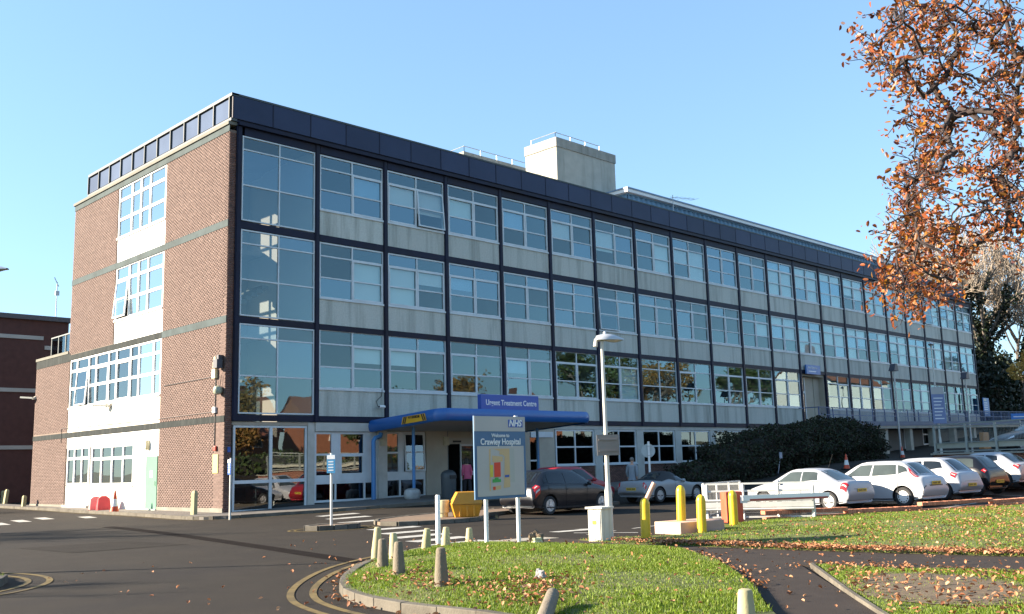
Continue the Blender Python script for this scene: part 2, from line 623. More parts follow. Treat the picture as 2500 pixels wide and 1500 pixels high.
# --- grass
isl_kerb = [(-12.4, -32.5), (-11.7, -29), (-11.35, -27.2), (-11.48, -25.9), (-11.35, -24.94), (-10.97, -23.83), (-9.97, -22.47), (-8.49, -21.02), (-7.07, -20.17), (-5.64, -19.6), (-4.95, -19.75)]
isl_grass = isl_kerb + [(-4.55, -20.4), (-4.45, -21.6), (-4.0, -23.2), (-4.15, -24.4), (-5.53, -26.06), (-7.86, -28.17), (-9.2, -29.15), (-11.2, -30.8)]
bank_grass = [(-3.07, -21.75), (-2.75, -20.7), (-1.9, -21.0), (-.6, -21.9), (.95, -22.0), (2.2, -20.9), (5.0, -20.75), (9.2, -22.05), (14.8, -24.2), (21, -26.6), (25, -29), (26, -45), (-1.4, -45), (-1.6, -36), (-2.35, -29.5), (-2.83, -26.34), (-3.01, -23.92)]
tri_grass = [(-5.08, -27.5), (-4.91, -28.72), (-4.56, -30.22), (-4.0, -36), (-4.0, -45), (-24, -45), (-13.4, -33.6), (-8.55, -30.08), (-7.55, -29.31)]
left_grass = circ((-15.25, -17.0), 2.1, 40)
path_poly = [(-2.5, -19.7), (-4.6, -19.7), (-4.9, -21.6), (-4.3, -23.2), (-4.4, -24.6), (-5.8, -26.3), (-8.1, -28.4), (-9.4, -29.4), (-12.4, -32), (-15, -34.5), (-13.6, -35), (-8.4, -29.9), (-5.0, -27.2), (-4.7, -28.7), (-4.3, -30.2), (-3.8, -45), (-1.2, -45), (-1.4, -36), (-2.1, -29.5), (-2.6, -26.3), (-2.8, -23.9), (-2.8, -21.7)]
path = drape('footpath', path_poly, .03, M_PATH, 1.0, .05)
def bump_of(poly, amt, w):
    return lambda P: amt * (1 - (1 - np.clip(polydist(P, poly) / w, 0, 1)) ** 2)
H_ISL = bump_of(isl_grass, .16, 3.0)
def H_BANK(P):
    P = np.asarray(P); t = np.clip((P[:, 0] + 3.0) / 7, 0, 1)
    return .05 * np.sin(np.clip(t * 1.3, 0, 1) * PI / 2) * np.clip(polydist(P, bank_grass) / 1.6, 0, 1)
H_TRI = bump_of(tri_grass, .06, 2.0)
H_LEFT = bump_of(left_grass, .08, 1.5)
GR = {'isl': (isl_grass, .10, H_ISL), 'bank': (bank_grass, .035, H_BANK), 'tri': (tri_grass, .05, H_TRI), 'left': (left_grass, .10, H_LEFT)}
lawn = {}
for k, (pl, dz, hf) in GR.items():
    lawn[k] = drape('lawn', pl, dz, M_GRASSG, .5, .14, hf)
def glevel(x, y):
    """height of whatever ground surface lies at x, y"""
    for pl, dz, hf in GR.values():
        if inpoly([(x, y)], pl)[0]:
            return G(x, y) + dz + float(hf(np.array([(x, y)]))[0])
    if inpoly([(x, y)], pave_kerb + [(24, 1.0), (.2, 1.0), (.2, 40)])[0]: return G(x, y) + .10
    if inpoly([(x, y)], res_poly)[0]: return G(x, y) + .10
    if inpoly([(x, y)], isl_poly)[0]: return G(x, y) + .11
    if inpoly([(x, y)], path_poly)[0]: return G(x, y) + .03
    return G(x, y)
def on(x, y, dz=-.01):
    return (x, y, glevel(x, y) + dz)

# --- kerbs: every stone a piece
kb = MB().box(-.5, .5, -.065, .065, -.16, 0)
kerb_me = kb.mesh('kerbstone', M_KERB, bevel=.012)
def resample(pts, s):
    pts = [np.array(p, float) for p in pts]; out = [pts[0]]; acc = 0
    for a, b in zip(pts[:-1], pts[1:]):
        L = np.linalg.norm(b - a); t = s - acc
        while t <= L:
            out.append(a + (b - a) * t / L); t += s
        acc = (acc + L) % s if L else acc
    return out
def kerb_row(pts, s, h, name='kerb', closed=False):
    root = link(name, None); root['kind'] = 'structure'
    pts = list(pts) + ([pts[0]] if closed else [])
    q = resample(pts, s)
    for a, b in zip(q[:-1], q[1:]):
        c = (a + b) / 2; L = np.linalg.norm(b - a)
        if L < .1: continue
        za = G(*a); zb = G(*b)
        o = link('kerbstone', kerb_me, root)
        o.location = (c[0], c[1], (za + zb) / 2 + h + random.uniform(-.006, .004))
        o.rotation_euler = (random.uniform(-.02, .02), -math.atan2(zb - za, L), math.atan2(b[1] - a[1], b[0] - a[0]))
        o.scale = (L - .008, 1, 1)
    return root
kerb_row(smoothpoly(isl_kerb, 2, False), .62, .125)
kerb_row(smoothpoly(pave_kerb[:-1], 1, False), .9, .125)
kerb_row(res_poly, .6, .12, closed=True)
kerb_row(isl_poly, .42, .135, closed=True)
kerb_row(circ((-15.25, -17.0), 2.1, 40), .6, .125, closed=True)
edging_me = MB().box(-.5, .5, -.025, .025, -.12, 0).mesh('edging_strip', M_KERB)
for pts in ([(-5.05, -27.42), (-7.55, -29.27), (-8.55, -30.05), (-11, -32)],):
    r_ = link('path_edging', None); r_['kind'] = 'structure'
    q = resample(pts, .9)
    for a, b in zip(q[:-1], q[1:]):
        o = link('edging_strip', edging_me, r_)
        c = (a + b) / 2; L = np.linalg.norm(b - a)
        o.location = (c[0], c[1], G(*c) + .075); o.rotation_euler = (0, 0, math.atan2(b[1] - a[1], b[0] - a[0])); o.scale = (L, 1, 1)

# --- road markings (pieces of the road)
def ribbon(name, pts, w, m, dz=.008):
    pts = [np.array(p, float) for p in pts]
    L, Rr = [], []
    for i, p in enumerate(pts):
        d = pts[min(i + 1, len(pts) - 1)] - pts[max(i - 1, 0)]; d /= np.linalg.norm(d) + 1e-9
        n = np.array([-d[1], d[0]]); L.append(p + n * w / 2); Rr.append(p - n * w / 2)
    P = np.array(L + Rr); n = len(pts)
    V = np.c_[P, gnp(P) + dz]
    F = np.array([(i, n + i, n + i + 1, i + 1) for i in range(n - 1)])
    return link(name, fast_mesh(name, V, F, m), road)
def dense(pts, s=.3):
    out = []
    for a, b in zip(pts[:-1], pts[1:]):
        k = max(1, int(math.dist(a, b) / s))
        out += [tuple(np.array(a) + (np.array(b) - np.array(a)) * i / k) for i in range(k)]
    return out + [pts[-1]]
def offset(pts, d):
    pts = [np.array(p, float) for p in pts]; out = []
    for i, p in enumerate(pts):
        t = pts[min(i + 1, len(pts) - 1)] - pts[max(i - 1, 0)]; t /= np.linalg.norm(t) + 1e-9
        out.append(tuple(p + np.array([-t[1], t[0]]) * d))
    return out
ks = smoothpoly(isl_kerb, 3, False)
ribbon('yellow_line', dense(offset(ks, .42)), .10, M_YLINE)
ribbon('yellow_line', dense(offset(ks, .72)), .10, M_YLINE)
kp = smoothpoly(pave_kerb, 2, False)
ribbon('yellow_line', dense(offset(kp, -.3)), .09, M_YLINE)
for rr in (2.46, 2.78):
    c_ = circ((-15.25, -17.0), rr, 60)
    ribbon('yellow_line', c_ + [c_[0]], .10, M_YLINE)
for rr, d_ in ((1.15, .75), (1.32, .92)):
    c_ = circ((-2.55, -11.15), rr, 40, d_)
    ribbon('yellow_line', c_ + [c_[0]], .07, M_YLINE)
ribbon('yellow_line', dense([(1.7, -12.9), (3.1, -12.0), (4.4, -10.6), (12, -10.15)]), .09, M_YLINE)
ZS = [(1.7, -5.25), (.95, -7.0), (.0, -9.1), (-1.6, -12.85), (-2.45, -14.5), (-3.2, -15.95), (-3.75, -17.3), (-4.3, -18.6)]
for x, y in ZS:
    drape('zebra_stripe', [(x - .85, y - .24), (x + .8, y - .24), (x + .85, y + .3), (x - .8, y + .3)], .009, M_WLINE, 1.0, parent=road, smooth=False)
for (a, b, w) in (((-1.2, -19.6), (.1, -19.35), .1), ((.9, -19.25), (2.1, -19.1), .1), ((3.3, -18.9), (4.6, -18.7), .1), ((-.9, -18.9), (-.2, -20.3), .12), ((-5.4, 5.2), (-5.1, 7.2), .45), ((-4.2, 6.2), (-3.9, 8.2), .45), ((-3.0, 5.0), (-2.7, 6.6), .45), ((-6.6, 3.8), (-6.3, 5.8), .45)):
    ribbon('white_line', dense([a, b]), w, M_WLINE)
# turn arrow
P = [(-.9, -18.05), (.1, -18.2), (.1, -18.0), (1.0, -18.5), (.15, -18.95), (.15, -18.6), (-.9, -18.4)]
drape('arrow_marking', P, .009, M_WLINE, 1.0, parent=road, smooth=False)
for x0 in (9.3, 12.2, 15.1, 18.1, 21.0, 23.9):
    ribbon('bay_line', dense([(x0, -16.8), (x0 - .35, -21.9)]), .09, M_WLINE)
ribbon('bay_line', dense([(8.5, -21.95), (24.5, -22.4)]), .09, M_WLINE)
# darker strip of relaid tarmac running down the road
M_SEAM = mat('dark_tarmac', (.0135, .0105, .0095), .95, .18, 3, .3, 60, spec=.05)
ribbon('tarmac_seam', dense(smoothpoly([(-5.2, -2), (-5.6, -6), (-6.9, -14.0), (-8.1, -20.4)], 2, False)), .42, M_SEAM, .006)
M_PATCH = mat('tarmac_patch', (.019, .0155, .0125), .92, .2, 1.6, .4, 50, spec=.15)
for pp_ in ([(-10.4, -9.5), (-7.9, -9.8), (-7.6, -12.6), (-10.2, -12.4)], [(-14.2, -12.2), (-12.9, -12.4), (-12.7, -16.6), (-14.0, -16.4)]):
    drape('tarmac_patch', pp_, .005, M_PATCH, 1.0, parent=road, smooth=False)
tac = drape('tactile_paving', [(-4.75, -19.05), (-2.6, -19.35), (-2.6, -20.0), (-4.6, -19.75)], .045, mat('tactile_slab', (.30, .27, .22), .85, .2, 20, .6, 60), 1.0, .05)
# ------------------------------------------------------------------ hospital building
FH = 3.91; BAY = 3.67; NB = 21
X = lambda k: .51 + BAY * k
LEN = X(NB) + .12
DEP = 16.4
M_BRICK = brickmat('brick', [(.088, .054, .044), (.112, .068, .056), (.132, .083, .069), (.100, .060, .050), (.148, .096, .080)])
M_MORT = mat('mortar', (.165, .12, .095), .9, .15, 4, dirt=(.09, .07, .06, .7), dirt_scale=.5)
M_NAVY = mat('navy_frame_paint', (.009, .011, .030), .5, .25, 2.0, spec=.2, dirt=(.018, .011, .012, .7), dirt_scale=.35)
M_PANEL = mat('navy_panel', (.030, .042, .086), .5, .12, .7, spec=.2, objvar=.12)
M_TRIM = mat('panel_trim', (.06, .072, .075), .55, .1, 2, spec=.3)
M_FRAME = mat('window_frame', (.56, .60, .62), .45, .08, 3, dirt=(.3, .32, .32, .5), dirt_scale=1.5)
M_WHITE = mat('white_frame', (.82, .81, .78), .45, .05, 3)
M_SPAN = mat('grey_mosaic', (.47, .485, .44), .8, .12, 14, .4, 40, dirt=(.20, .21, .18, .85), dirt_scale=.8, streak=True, objvar=.07)
M_RENDER = mat('cream_render', (.74, .69, .58), .85, .05, 1.2, dirt=(.50, .43, .34, .5), dirt_scale=.5, streak=True)
M_WRENDER = mat('white_panel', (.85, .84, .81), .6, .04, 1.2)
M_BAND = mat('slate_band', (.065, .085, .088), .8, .15, 2, spec=.12, dirt=(.04, .048, .048, .8), dirt_scale=.7)
M_DBAND = mat('dark_band', (.022, .027, .027), .8, .2, 2, spec=.12, dirt=(.07, .075, .07, .5), dirt_scale=1.5, streak=True)
M_CONC = mat('old_concrete', (.33, .315, .275), .88, .12, 2.5, .3, 20, dirt=(.15, .15, .125, .8), dirt_scale=.7, streak=True)
M_COPE = mat('coping', (.17, .165, .14), .85, .1, 2, spec=.2)
M_INT = mat('interior_wall', (.17, .185, .19), .9, .15, .3)
M_CEIL2 = mat('stair_wall_paint', (.62, .62, .60), .9, .05, .3)
M_CEIL = mat('interior_ceiling', (.30, .31, .31), .9, .05, .3)
M_STONE = mat('pale_pier', (.46, .45, .41), .8, .08, 2.5, dirt=(.3, .29, .26, .6), dirt_scale=1.2)
M_GREEND = mat('sage_door', (.15, .27, .20), .95, .05, 2, spec=.03)
M_BLIND = mat('blind', (.74, .77, .76), .8, .05, .6)
M_ROOF = mat('roof_felt', (.12, .12, .12), .9, .2, 1)
M_GLASS = glass('window_glass', (.80, .83, .82), .02, (.66, .92, 1.0), ior=2.0)
M_GLASSV = [M_GLASS, glass('window_glass_clear', (.82, .88, .88), .0, (.72, .94, 1.0), ior=1.9), glass('window_glass_dull', (.62, .72, .76), .05, (.62, .88, 1.0), ior=2.1)]
M_GLASSD = glass('ground_glass', (.42, .44, .44), .10, (.95, .95, .95))
M_GLASSP = glass('bright_end_glass', (.86, .85, .83), .50, (.92, .97, 1.0))
M_GLASSE = glass('end_glass', (.28, .33, .36), .12, (.85, .95, 1.0))

hosp = empty('hospital_building', (0, 0, 0), 0, 'long four-storey hospital block with red-brown brick end wall and navy-framed window bays', 'building')

def brickwall(rects, origin, ux, nrm, single=None, pl=.219, ph=.065, j=.009, thick=.02):
    """bricks laid course by course over rects (u0,u1,z0,z1) in the plane; returns (V,F) of all and list of centres"""
    pos = []
    for u0, u1, z0, z1 in rects:
        nrow = max(1, round((z1 - z0) / (ph + j))); dz = (z1 - z0) / nrow
        ncol = max(1, round((u1 - u0) / (pl + j))); du = (u1 - u0) / ncol
        for r in range(nrow):
            off = du / 2 if r % 2 else 0
            us = [u0 + off + du * c for c in range(ncol + 1)]
            if r % 2: us = [u0] + us
            for a, b in zip(us, us[1:] + [u1]):
                b = min(b, u1)
                if b - a < .04: continue
                pos.append((a + j / 2, b - j / 2, z0 + r * dz + j / 2, z0 + (r + 1) * dz - j / 2))
    return np.array(pos)
def brick_mesh(pos, o, ux, nm, t0, rough=.0022):
    n = len(pos)
    o = np.array(o, float); ux = np.array(ux, float); nm = np.array(nm, float); uz = np.array([0, 0, 1.])
    pr = t0 + rng.uniform(-rough, rough, n)[:, None]
    c = []
    for f in (0, 1):
        for (a, z) in ((0, 2), (1, 2), (1, 3), (0, 3)):
            c.append(o + pos[:, a:a + 1] * ux + pos[:, z:z + 1] * uz + (nm * pr if f else nm * -.01))
    V = np.stack(c, 1).reshape(-1, 3)
    b = np.arange(n)[:, None] * 8
    F = np.concatenate([b + np.array(q) for q in ((4, 5, 6, 7), (0, 1, 5, 4), (1, 2, 6, 5), (2, 3, 7, 6), (3, 0, 4, 7))], 0)
    return V, F

# end wall (faces -x): u runs along +y
end_rects = [(.0, 5.70, .32, 3.62), (.0, 5.70, 3.87, 7.53), (.0, 5.70, 7.82, 11.45), (.0, 5.70, 11.74, 15.44),
             (10.9, 16.4, 7.86, 11.45), (10.9, 16.4, 11.74, 15.44), (16.2, 21.0, .32, 3.62), (16.2, 21.0, 3.95, 7.5)]
pos = brickwall(end_rects, None, None, None)
ctr = np.c_[np.zeros(len(pos)), (pos[:, 0] + pos[:, 1]) / 2, (pos[:, 2] + pos[:, 3]) / 2]
d = np.linalg.norm(ctr - np.array(CAM), axis=1)
full = (pos[:, 1] - pos[:, 0]) > .19
order = np.argsort(np.where(full, d, 1e9))
near = set(order[:300].tolist())
rest = np.array([i for i in range(len(pos)) if i not in near])
V, F = brick_mesh(pos[rest], (0, 0, 0), (0, 1, 0), (-1, 0, 0), .0035)
tag(link('brickwork', fast_mesh('brickwork', V, F, M_BRICK), hosp), kind='stuff')
bme = MB().box(-.0035, .012, -.107, .107, -.033, .033).mesh('brick', M_BRICK)
for i in near:
    o = link('brick', bme, hosp)
    o.location = (random.uniform(-.002, .002), ctr[i, 1], ctr[i, 2])
    o.scale = (1, (pos[i, 1] - pos[i, 0]) / .214, (pos[i, 3] - pos[i, 2]) / .066)
# mortar backing wall with the strip openings left free
w = MB()
w.box(.0, .3, .35, 5.70, 0, 15.5)
w.box(.0, .3, 10.9, 16.4, 7.82, 15.5); w.box(.02, .3, 10.9, 16.2, 7.56, 7.82)
w.box(.0, .3, 16.2, 21.0, 0, 7.6)
w.box(.005, .3, 0.0, .35, 0, 15.5)
w.build('end_wall', M_MORT, hosp)
# front return of the corner pier
pf = brickwall([(.0, .30, .1, 15.4)], None, None, None)
V, F = brick_mesh(pf, (0, 0, 0), (1, 0, 0), (0, -1, 0), .006)
M_DKBR = brickmat('dark_brick', [(.10, .05, .04), (.14, .065, .05), (.18, .09, .065)])
tag(link('corner_brickwork', fast_mesh('corner_brickwork', V, F, M_DKBR), hosp), kind='stuff')
# plinths and bands
M_PLINTH = (mat('plinth_concrete', (.17, .16, .13), .9, .12, 2, .2, 20, dirt=(.25, .23, .2, .7), dirt_scale=1))
for ya_, yb_ in ((0, 5.70), (16.2, 21)): MB().box(-.03, .0, ya_, yb_, 0, .32).build('plinth', M_PLINTH, hosp)
MB().box(-.022, .0, 0, 21.02, 3.62, 3.87).build('storey_band', M_DBAND, hosp)
MB().box(-.022, .0, 0, 5.70, 7.53, 7.82).build('storey_band', M_BAND, hosp)
MB().box(-.02, .0, 5.72, 16.2, 7.56, 7.82).build('storey_band', M_DBAND, hosp)
MB().box(-.022, .0, 16.2, 21.0, 7.5, 7.92).build('storey_band', M_DBAND, hosp)
for z in (11.45,):
    MB().box(-.022, .0, 0, 16.4, z, z + .29).build('storey_band', M_BAND, hosp)
MB().box(-.03, .0, 0, 16.42, 15.44, 15.72).build('storey_band', M_BAND, hosp)
MB().box(-.09, .35, -.02, 16.5, 15.72, 15.86).build('coping', M_COPE, hosp)
MB().box(-.05, 9, 16.42, 21.05, 7.92, 8.06).build('coping', M_COPE, hosp)
MB().box(.3, 9, 16.4, 20.95, 7.6, 7.9).box(.3, 9, 20.7, 21, 0, 7.6).build('low_wing', M_MORT, hosp)
# glazed guard on the low wing
g_ = MB()
for y in (16.5, 17.6, 18.6, 19.6): g_.bar((.25, y, 8.06), (.25, y, 9.08), .06, .06)
g_.bar((.25, 16.45, 9.08), (.25, 19.65, 9.08), .08, .06); g_.bar((.25, 16.45, 8.12), (.25, 19.65, 8.12), .05, .05)
gr_ = g_.build('roof_guard', mat('guard_metal', (.14, .16, .16), .5), hosp)
for y in (16.5, 17.6, 18.6):
    MB().box(.245, .255, y + .05, y + .95, 8.16, 9.02).build('guard_panel', glass('guard_glass', (.25, .27, .3), .05), gr_)
# render panels in the strip
def slab(name, m, y0, y1, z0, z1, x=.03, t=.2):
    return MB().box(x, x + t, y0, y1, z0, z1).build(name, m, hosp)
slab('spandrel_panel', M_WRENDER, 5.72, 10.88, 11.74, 12.9)
slab('spandrel_panel', M_WRENDER, 5.72, 10.88, 7.83, 8.9)
slab('rendered_panel', M_RENDER, 5.72, 16.18, 3.88, 5.05, .02)
slab('rendered_panel', M_RENDER, 5.72, 13.05, .1, 1.22, .02)
slab('rendered_panel', M_WRENDER, 5.72, 16.18, 3.08, 3.61, .02)
slab('rendered_panel', M_WRENDER, 6.95, 8.2, 1.22, 3.08, .02)
slab('rendered_panel', M_WRENDER, 5.72, 6.95, 2.46, 3.08, .02)
slab('spandrel_panel', M_WRENDER, 13.25, 16.15, .3, 1.25, .04)

_pane_cache = {}
def pane(parent, w, h, loc, m, tilt=.004, name='pane'):
    key = (round(w, 3), round(h, 3), m.name)
    if key not in _pane_cache:
        _pane_cache[key] = MB().box(-w / 2, w / 2, -.003, .003, -h / 2, h / 2).mesh('pane', m)
    o = link(name, _pane_cache[key], parent, loc)
    o.rotation_euler = (random.gauss(0, tilt), 0, random.gauss(0, tilt))
    return o
def window(name, W, H, cols, rows, loc, rz, frame_m, glass_m, fr=.07, bar=.06, depth=.09, casement=(), open_=(), sill=True, thick_mid=0):
    """cols/rows are fractions; rows from the top.  local x along the wall, -y is outward"""
    root_mb = MB()
    xs = [0]; zs = [H]
    for c in cols: xs.append(xs[-1] + c * W)
    for r in rows: zs.append(zs[-1] - r * H)
    root_mb.box(0, fr, 0, depth, 0, H).box(W - fr, W, 0, depth, 0, H).box(fr, W - fr, 0, depth, H - fr, H).box(fr, W - fr, 0, depth, 0, fr)
    for i, x in enumerate(xs[1:-1]):
        root_mb.box(x - bar / 2 - thick_mid / 2, x + bar / 2 + thick_mid / 2, .003, depth - .003, fr, H - fr)
    segs = []
    for ci in range(len(cols)):
        a = xs[ci] + (fr if ci == 0 else bar / 2); b = xs[ci + 1] - (fr if ci == len(cols) - 1 else bar / 2)
        if ci == 0: a0 = a
        for ri in range(len(rows)):
            t = zs[ri] - (fr if ri == 0 else bar / 2); s = zs[ri + 1] + (fr if ri == len(rows) - 1 else bar / 2)
            if ri > 0:
                root_mb.box(a, b, .006, depth - .006, zs[ri] - bar / 2, zs[ri] + bar / 2)
            segs.append((ci, ri, a, b, s, t))
    for ci in casement:
        cells = [q for q in segs if q[0] == ci and q[1] > 0]
        a, b = cells[0][2], cells[0][3]; t = cells[0][5]; s = cells[-1][4]
        k = .055
        root_mb.box(a, a + k, -.012, .05, s, t).box(b - k, b, -.012, .05, s, t).box(a + k, b - k, -.012, .05, t - k, t).box(a + k, b - k, -.012, .05, s, s + k)
    if sill:
        root_mb.box(-.03, W + .03, -.06, .0, -.05, .03)
    root = root_mb.build(name, frame_m, hosp, loc=loc, rot=(0, 0, rz))
    for ci, ri, a, b, s, t in segs:
        if ci in open_ and ri > 0: continue
        pane(root, b - a, t - s, ((a + b) / 2, .05, (s + t) / 2), M_GLASSP if len(cols) == 9 and ci > 6 else random.choice(M_GLASSV) if glass_m is M_GLASS else glass_m)
    for ci in open_:
        cells = [q for q in segs if q[0] == ci and q[1] > 0]
        a, b = cells[0][2], cells[0][3]; t = cells[0][5]; s = cells[-1][4]; k = .06; hh = t - s
        c = MB().box(0, k, -.03, .03, -hh, 0).box(b - a - k, b - a, -.03, .03, -hh, 0).box(k, b - a - k, -.03, .03, -k, 0).box(k, b - a - k, -.03, .03, -hh, -hh + k).box(k, b - a - k, -.028, .028, -hh / 2 - .03, -hh / 2 + .03)
        c.box(k, b - a - k, -.004, .004, -hh + k, -k, 1)
        c.build('open_casement', [frame_m, glass_m], root, loc=(a, .0, t), rot=(-R(random.uniform(3, 5)), 0, 0))
    return root
def end_window(W, H, cols, rows, y_hi, z, **kw):
    # end wall: local x runs along -y, outward is -x
    return window('window', W, H, cols, rows, (.02, y_hi, z), -PI / 2, M_WHITE, kw.pop('gl', M_GLASSE), **kw)
end_window(5.1, 2.55, (.29, .195, .195, .32), (.26, .38, .36), 10.87, 12.92, fr=.09, bar=.13, gl=M_GLASSP)
end_window(5.1, 2.58, (.29, .195, .195, .32), (.26, .38, .36), 10.87, 8.92, fr=.09, bar=.13, open_=(0,), gl=M_GLASSP)
end_window(10.4, 2.47, (.085, .145, .085, .145, .085, .15, .085, .145, .075), (.24, .36, .40), 16.16, 5.08, fr=.09, bar=.13, open_=(1,), casement=(3, 5))
end_window(2.85, 1.85, (.33, .33, .34), (.30, .70), 16.1, 1.27, fr=.1, bar=.12, sill=False)
end_window(4.8, 1.86, (.245, .255, .255, .245), (.33, .67), 13.02, 1.23, fr=.11, bar=.13)
# plain double door under the left window, the green door and its step
dd = slab('service_door', mat('worn_door', (.72, .71, .66), .6, .06, 1, dirt=(.4, .38, .33, .6), dirt_scale=1.2, streak=True), 13.35, 16.05, .32, 1.2, .015, .03)
for y in (14.2, 15.3):
    MB().box(.0, .015, y - .03, y + .03, .34, 1.18).build('door_stile', M_WHITE, dd)
gd = MB().box(-.01, .05, 5.78, 6.85, .22, 2.45).build('door', M_GREEND, hosp)
MB().box(-.016, -.01, 6.2, 6.42, 1.55, 1.85).build('paper_notice', M_WHITE, gd)
MB().tube([(-.05, 5.92, 1.2), (-.05, 5.92, 1.4)], .015).build('handle', mat('steel', (.5, .5, .5), .3, metal=1), gd)
MB().box(-.12, .0, 13.1, 16.2, .1, .30).build('door_step', M_STONE, hosp)
MB().box(-.08, .0, 5.72, 7.0, .1, .22).build('door_step', M_STONE, hosp)

# front: mullions, beams, spandrels
mul = MB().box(-.09, .09, -.075, .1, 3.66, 15.72).box(-.13, -.095, -.06, .1, 3.66, 15.72).box(.095, .11, -.04, .1, 3.66, 15.72).mesh('mullion', M_NAVY, bevel=.01)
for k in range(NB + 1):
    link('mullion', mul, hosp, (X(k) if k else .42, 0, 0))
for lev, t in ((1, .24), (2, .25), (3, .29)):
    for k in range(NB):
        a = X(k) + (.13 if k else .0) ; b = X(k + 1) - .11
        MB().box(a, b, -.03, .14, lev * FH - t, lev * FH).build('floor_beam', M_NAVY, hosp)
for k in range(NB):
    MB().box(X(k) + .13, X(k + 1) - .11, -.04, .14, 15.38, 15.72).build('head_beam', M_NAVY, hosp)
MB().box(.3, LEN, -.2, .3, 15.725, 15.86).build('soffit_board', M_NAVY, hosp)
BW = BAY - .24
span = {}
for lev, z0, z1 in ((1, 3.915, 5.02), (2, 7.825, 8.92), (3, 11.735, 12.80)):
    me = MB().box(0, BW, 0, .1, 0, z1 - z0).mesh('spandrel_panel', M_SPAN)
    for k in range(1, NB):
        if lev == 1 and k == 12: continue
        o = link('spandrel_panel', me, hosp, (X(k) + .13, .0, z0))
lvl = {1: (5.06, 2.56), 2: (8.96, 2.46), 3: (12.85, 2.50)}
opens = {(3, 2): (1,), (2, 6): (0,), (3, 18): (0,), (1, 13): ()}
blinds = {(3, 1): (1,), (3, 2): (0, 1), (2, 1): (1,), (2, 2): (0, 1), (1, 1): (1,), (1, 2): (0,), (3, 7): (1,), (3, 8): (0, 1), (2, 3): (0,), (3, 4): (0,), (1, 4): (0,)}
for lev, (z0, Hh) in lvl.items():
    for k in range(1, NB):
        if lev == 1 and k == 12: continue
        op = opens.get((lev, k), ())
        if k == 1: cs = (1,)
        elif random.random() < .75: cs = (0, 1)
        else: cs = random.choice([(0,), (1,), ()])
        cs = tuple(c for c in cs if c not in op)
        wd = window('window', BW, Hh, (.5, .5), (.245, .385, .37), (X(k) + .13, .01, z0), 0, M_FRAME, M_GLASS, casement=cs, open_=op)
        bl = blinds.get((lev, k))
        if bl is None and k > 10 and lev > 1: bl = (0, 1) if random.random() < .8 else (random.choice((0, 1)),)
        if bl is None: bl = tuple(c for c in (0, 1) if random.random() < .22)
        for c in bl:
            lo = random.choice((.1, .1, .1, .9, 1.2)) if lev < 3 or k > 6 else random.choice((.75, .9))
            MB().box(c * BW / 2 + .07, c * BW / 2 + BW / 2 - .07, .13, .14, lo, 1.86 if k < 11 else 2.4).build('roller_blind', M_BLIND, wd)
# stairwell glazing, bay 0
for lev, z0, Hh in ((1, 3.95, 3.60), (2, 7.86, 3.55), (3, 11.78, 3.58)):
    window('stair_window', X(1) - .14 - .55, Hh, (.5, .5), (.16, .42, .42), (.56, -.02, z0), 0, M_FRAME, M_GLASS, fr=.055, bar=.055, sill=False)

# ground storey
gz0 = lambda x: G(x, 0.3) + .08
def gwin(x0, x1, z0, z1, cols, rows, **kw):
    kw.setdefault('fr', .09); kw.setdefault('bar', .08)
    return window('window', x1 - x0, z1 - z0, cols, rows, (x0, .1, z0), 0, M_FRAME, M_GLASSD, **kw)
gwin(.44, 3.80, .12, 3.50, (.5, .5), (.655, .345), bar=.13, sill=False)
MB().box(3.82, 4.14, .05, .3, .1, 3.64).build('pier', M_STONE, hosp)
MB().box(.35, 4.14, .06, .3, 3.51, 3.64).build('lintel', mat('lintel_stone', (.36, .31, .25), .8, .1, 2), hosp)
MB().box(4.16, 7.3, .0, .3, 3.27, 3.64).build('lintel', M_STONE, hosp)
gwin(4.17, 5.10, 1.36, 3.25, (1,), (.5, .5), sill=False)
gwin(5.38, 6.76, 1.36, 3.25, (1,), (.5, .5), sill=False, casement=(0,))
MB().box(5.10, 5.38, .11, .3, 1.36, 3.25).build('infill_panel', M_FRAME, hosp)
MB().box(6.76, 7.36, .11, .3, 1.36, 3.25).build('infill_panel', M_FRAME, hosp)
MB().box(4.17, 7.36, .09, .3, 1.17, 1.36).build('infill_panel', M_FRAME, hosp)
gwin(4.17, 7.36, .33, 1.17, (.33, .47, .20), (1,), sill=False)
MB().box(7.36, 7.84, -.05, .3, .2, 3.64).build('pier', M_STONE, hosp)
gwin(7.84, 8.66, 1.42, 3.27, (1,), (.5, .5), sill=False)
gwin(8.80, 10.12, 1.42, 3.27, (1,), (.02, .98), sill=False, open_=(0,))
MB().box(8.66, 8.80, .11, .3, 1.42, 3.27).build('infill_panel', M_FRAME, hosp)
MB().box(7.84, 10.12, .10, .3, 1.22, 1.42).build('infill_panel', M_FRAME, hosp)
gwin(7.84, 10.12, .36, 1.22, (.36, .64), (1,), sill=False)
MB().box(10.13, 11.40, .02, .3, .2, 3.64).build('rendered_wall', mat('dull_cream', (.40, .36, .29), .85, .06, 1.5, dirt=(.3, .26, .2, .5), dirt_scale=.8), hosp)
MB().box(7.84, 10.12, .02, .3, 3.28, 3.64).build('lintel', MATS['dull_cream'], hosp)
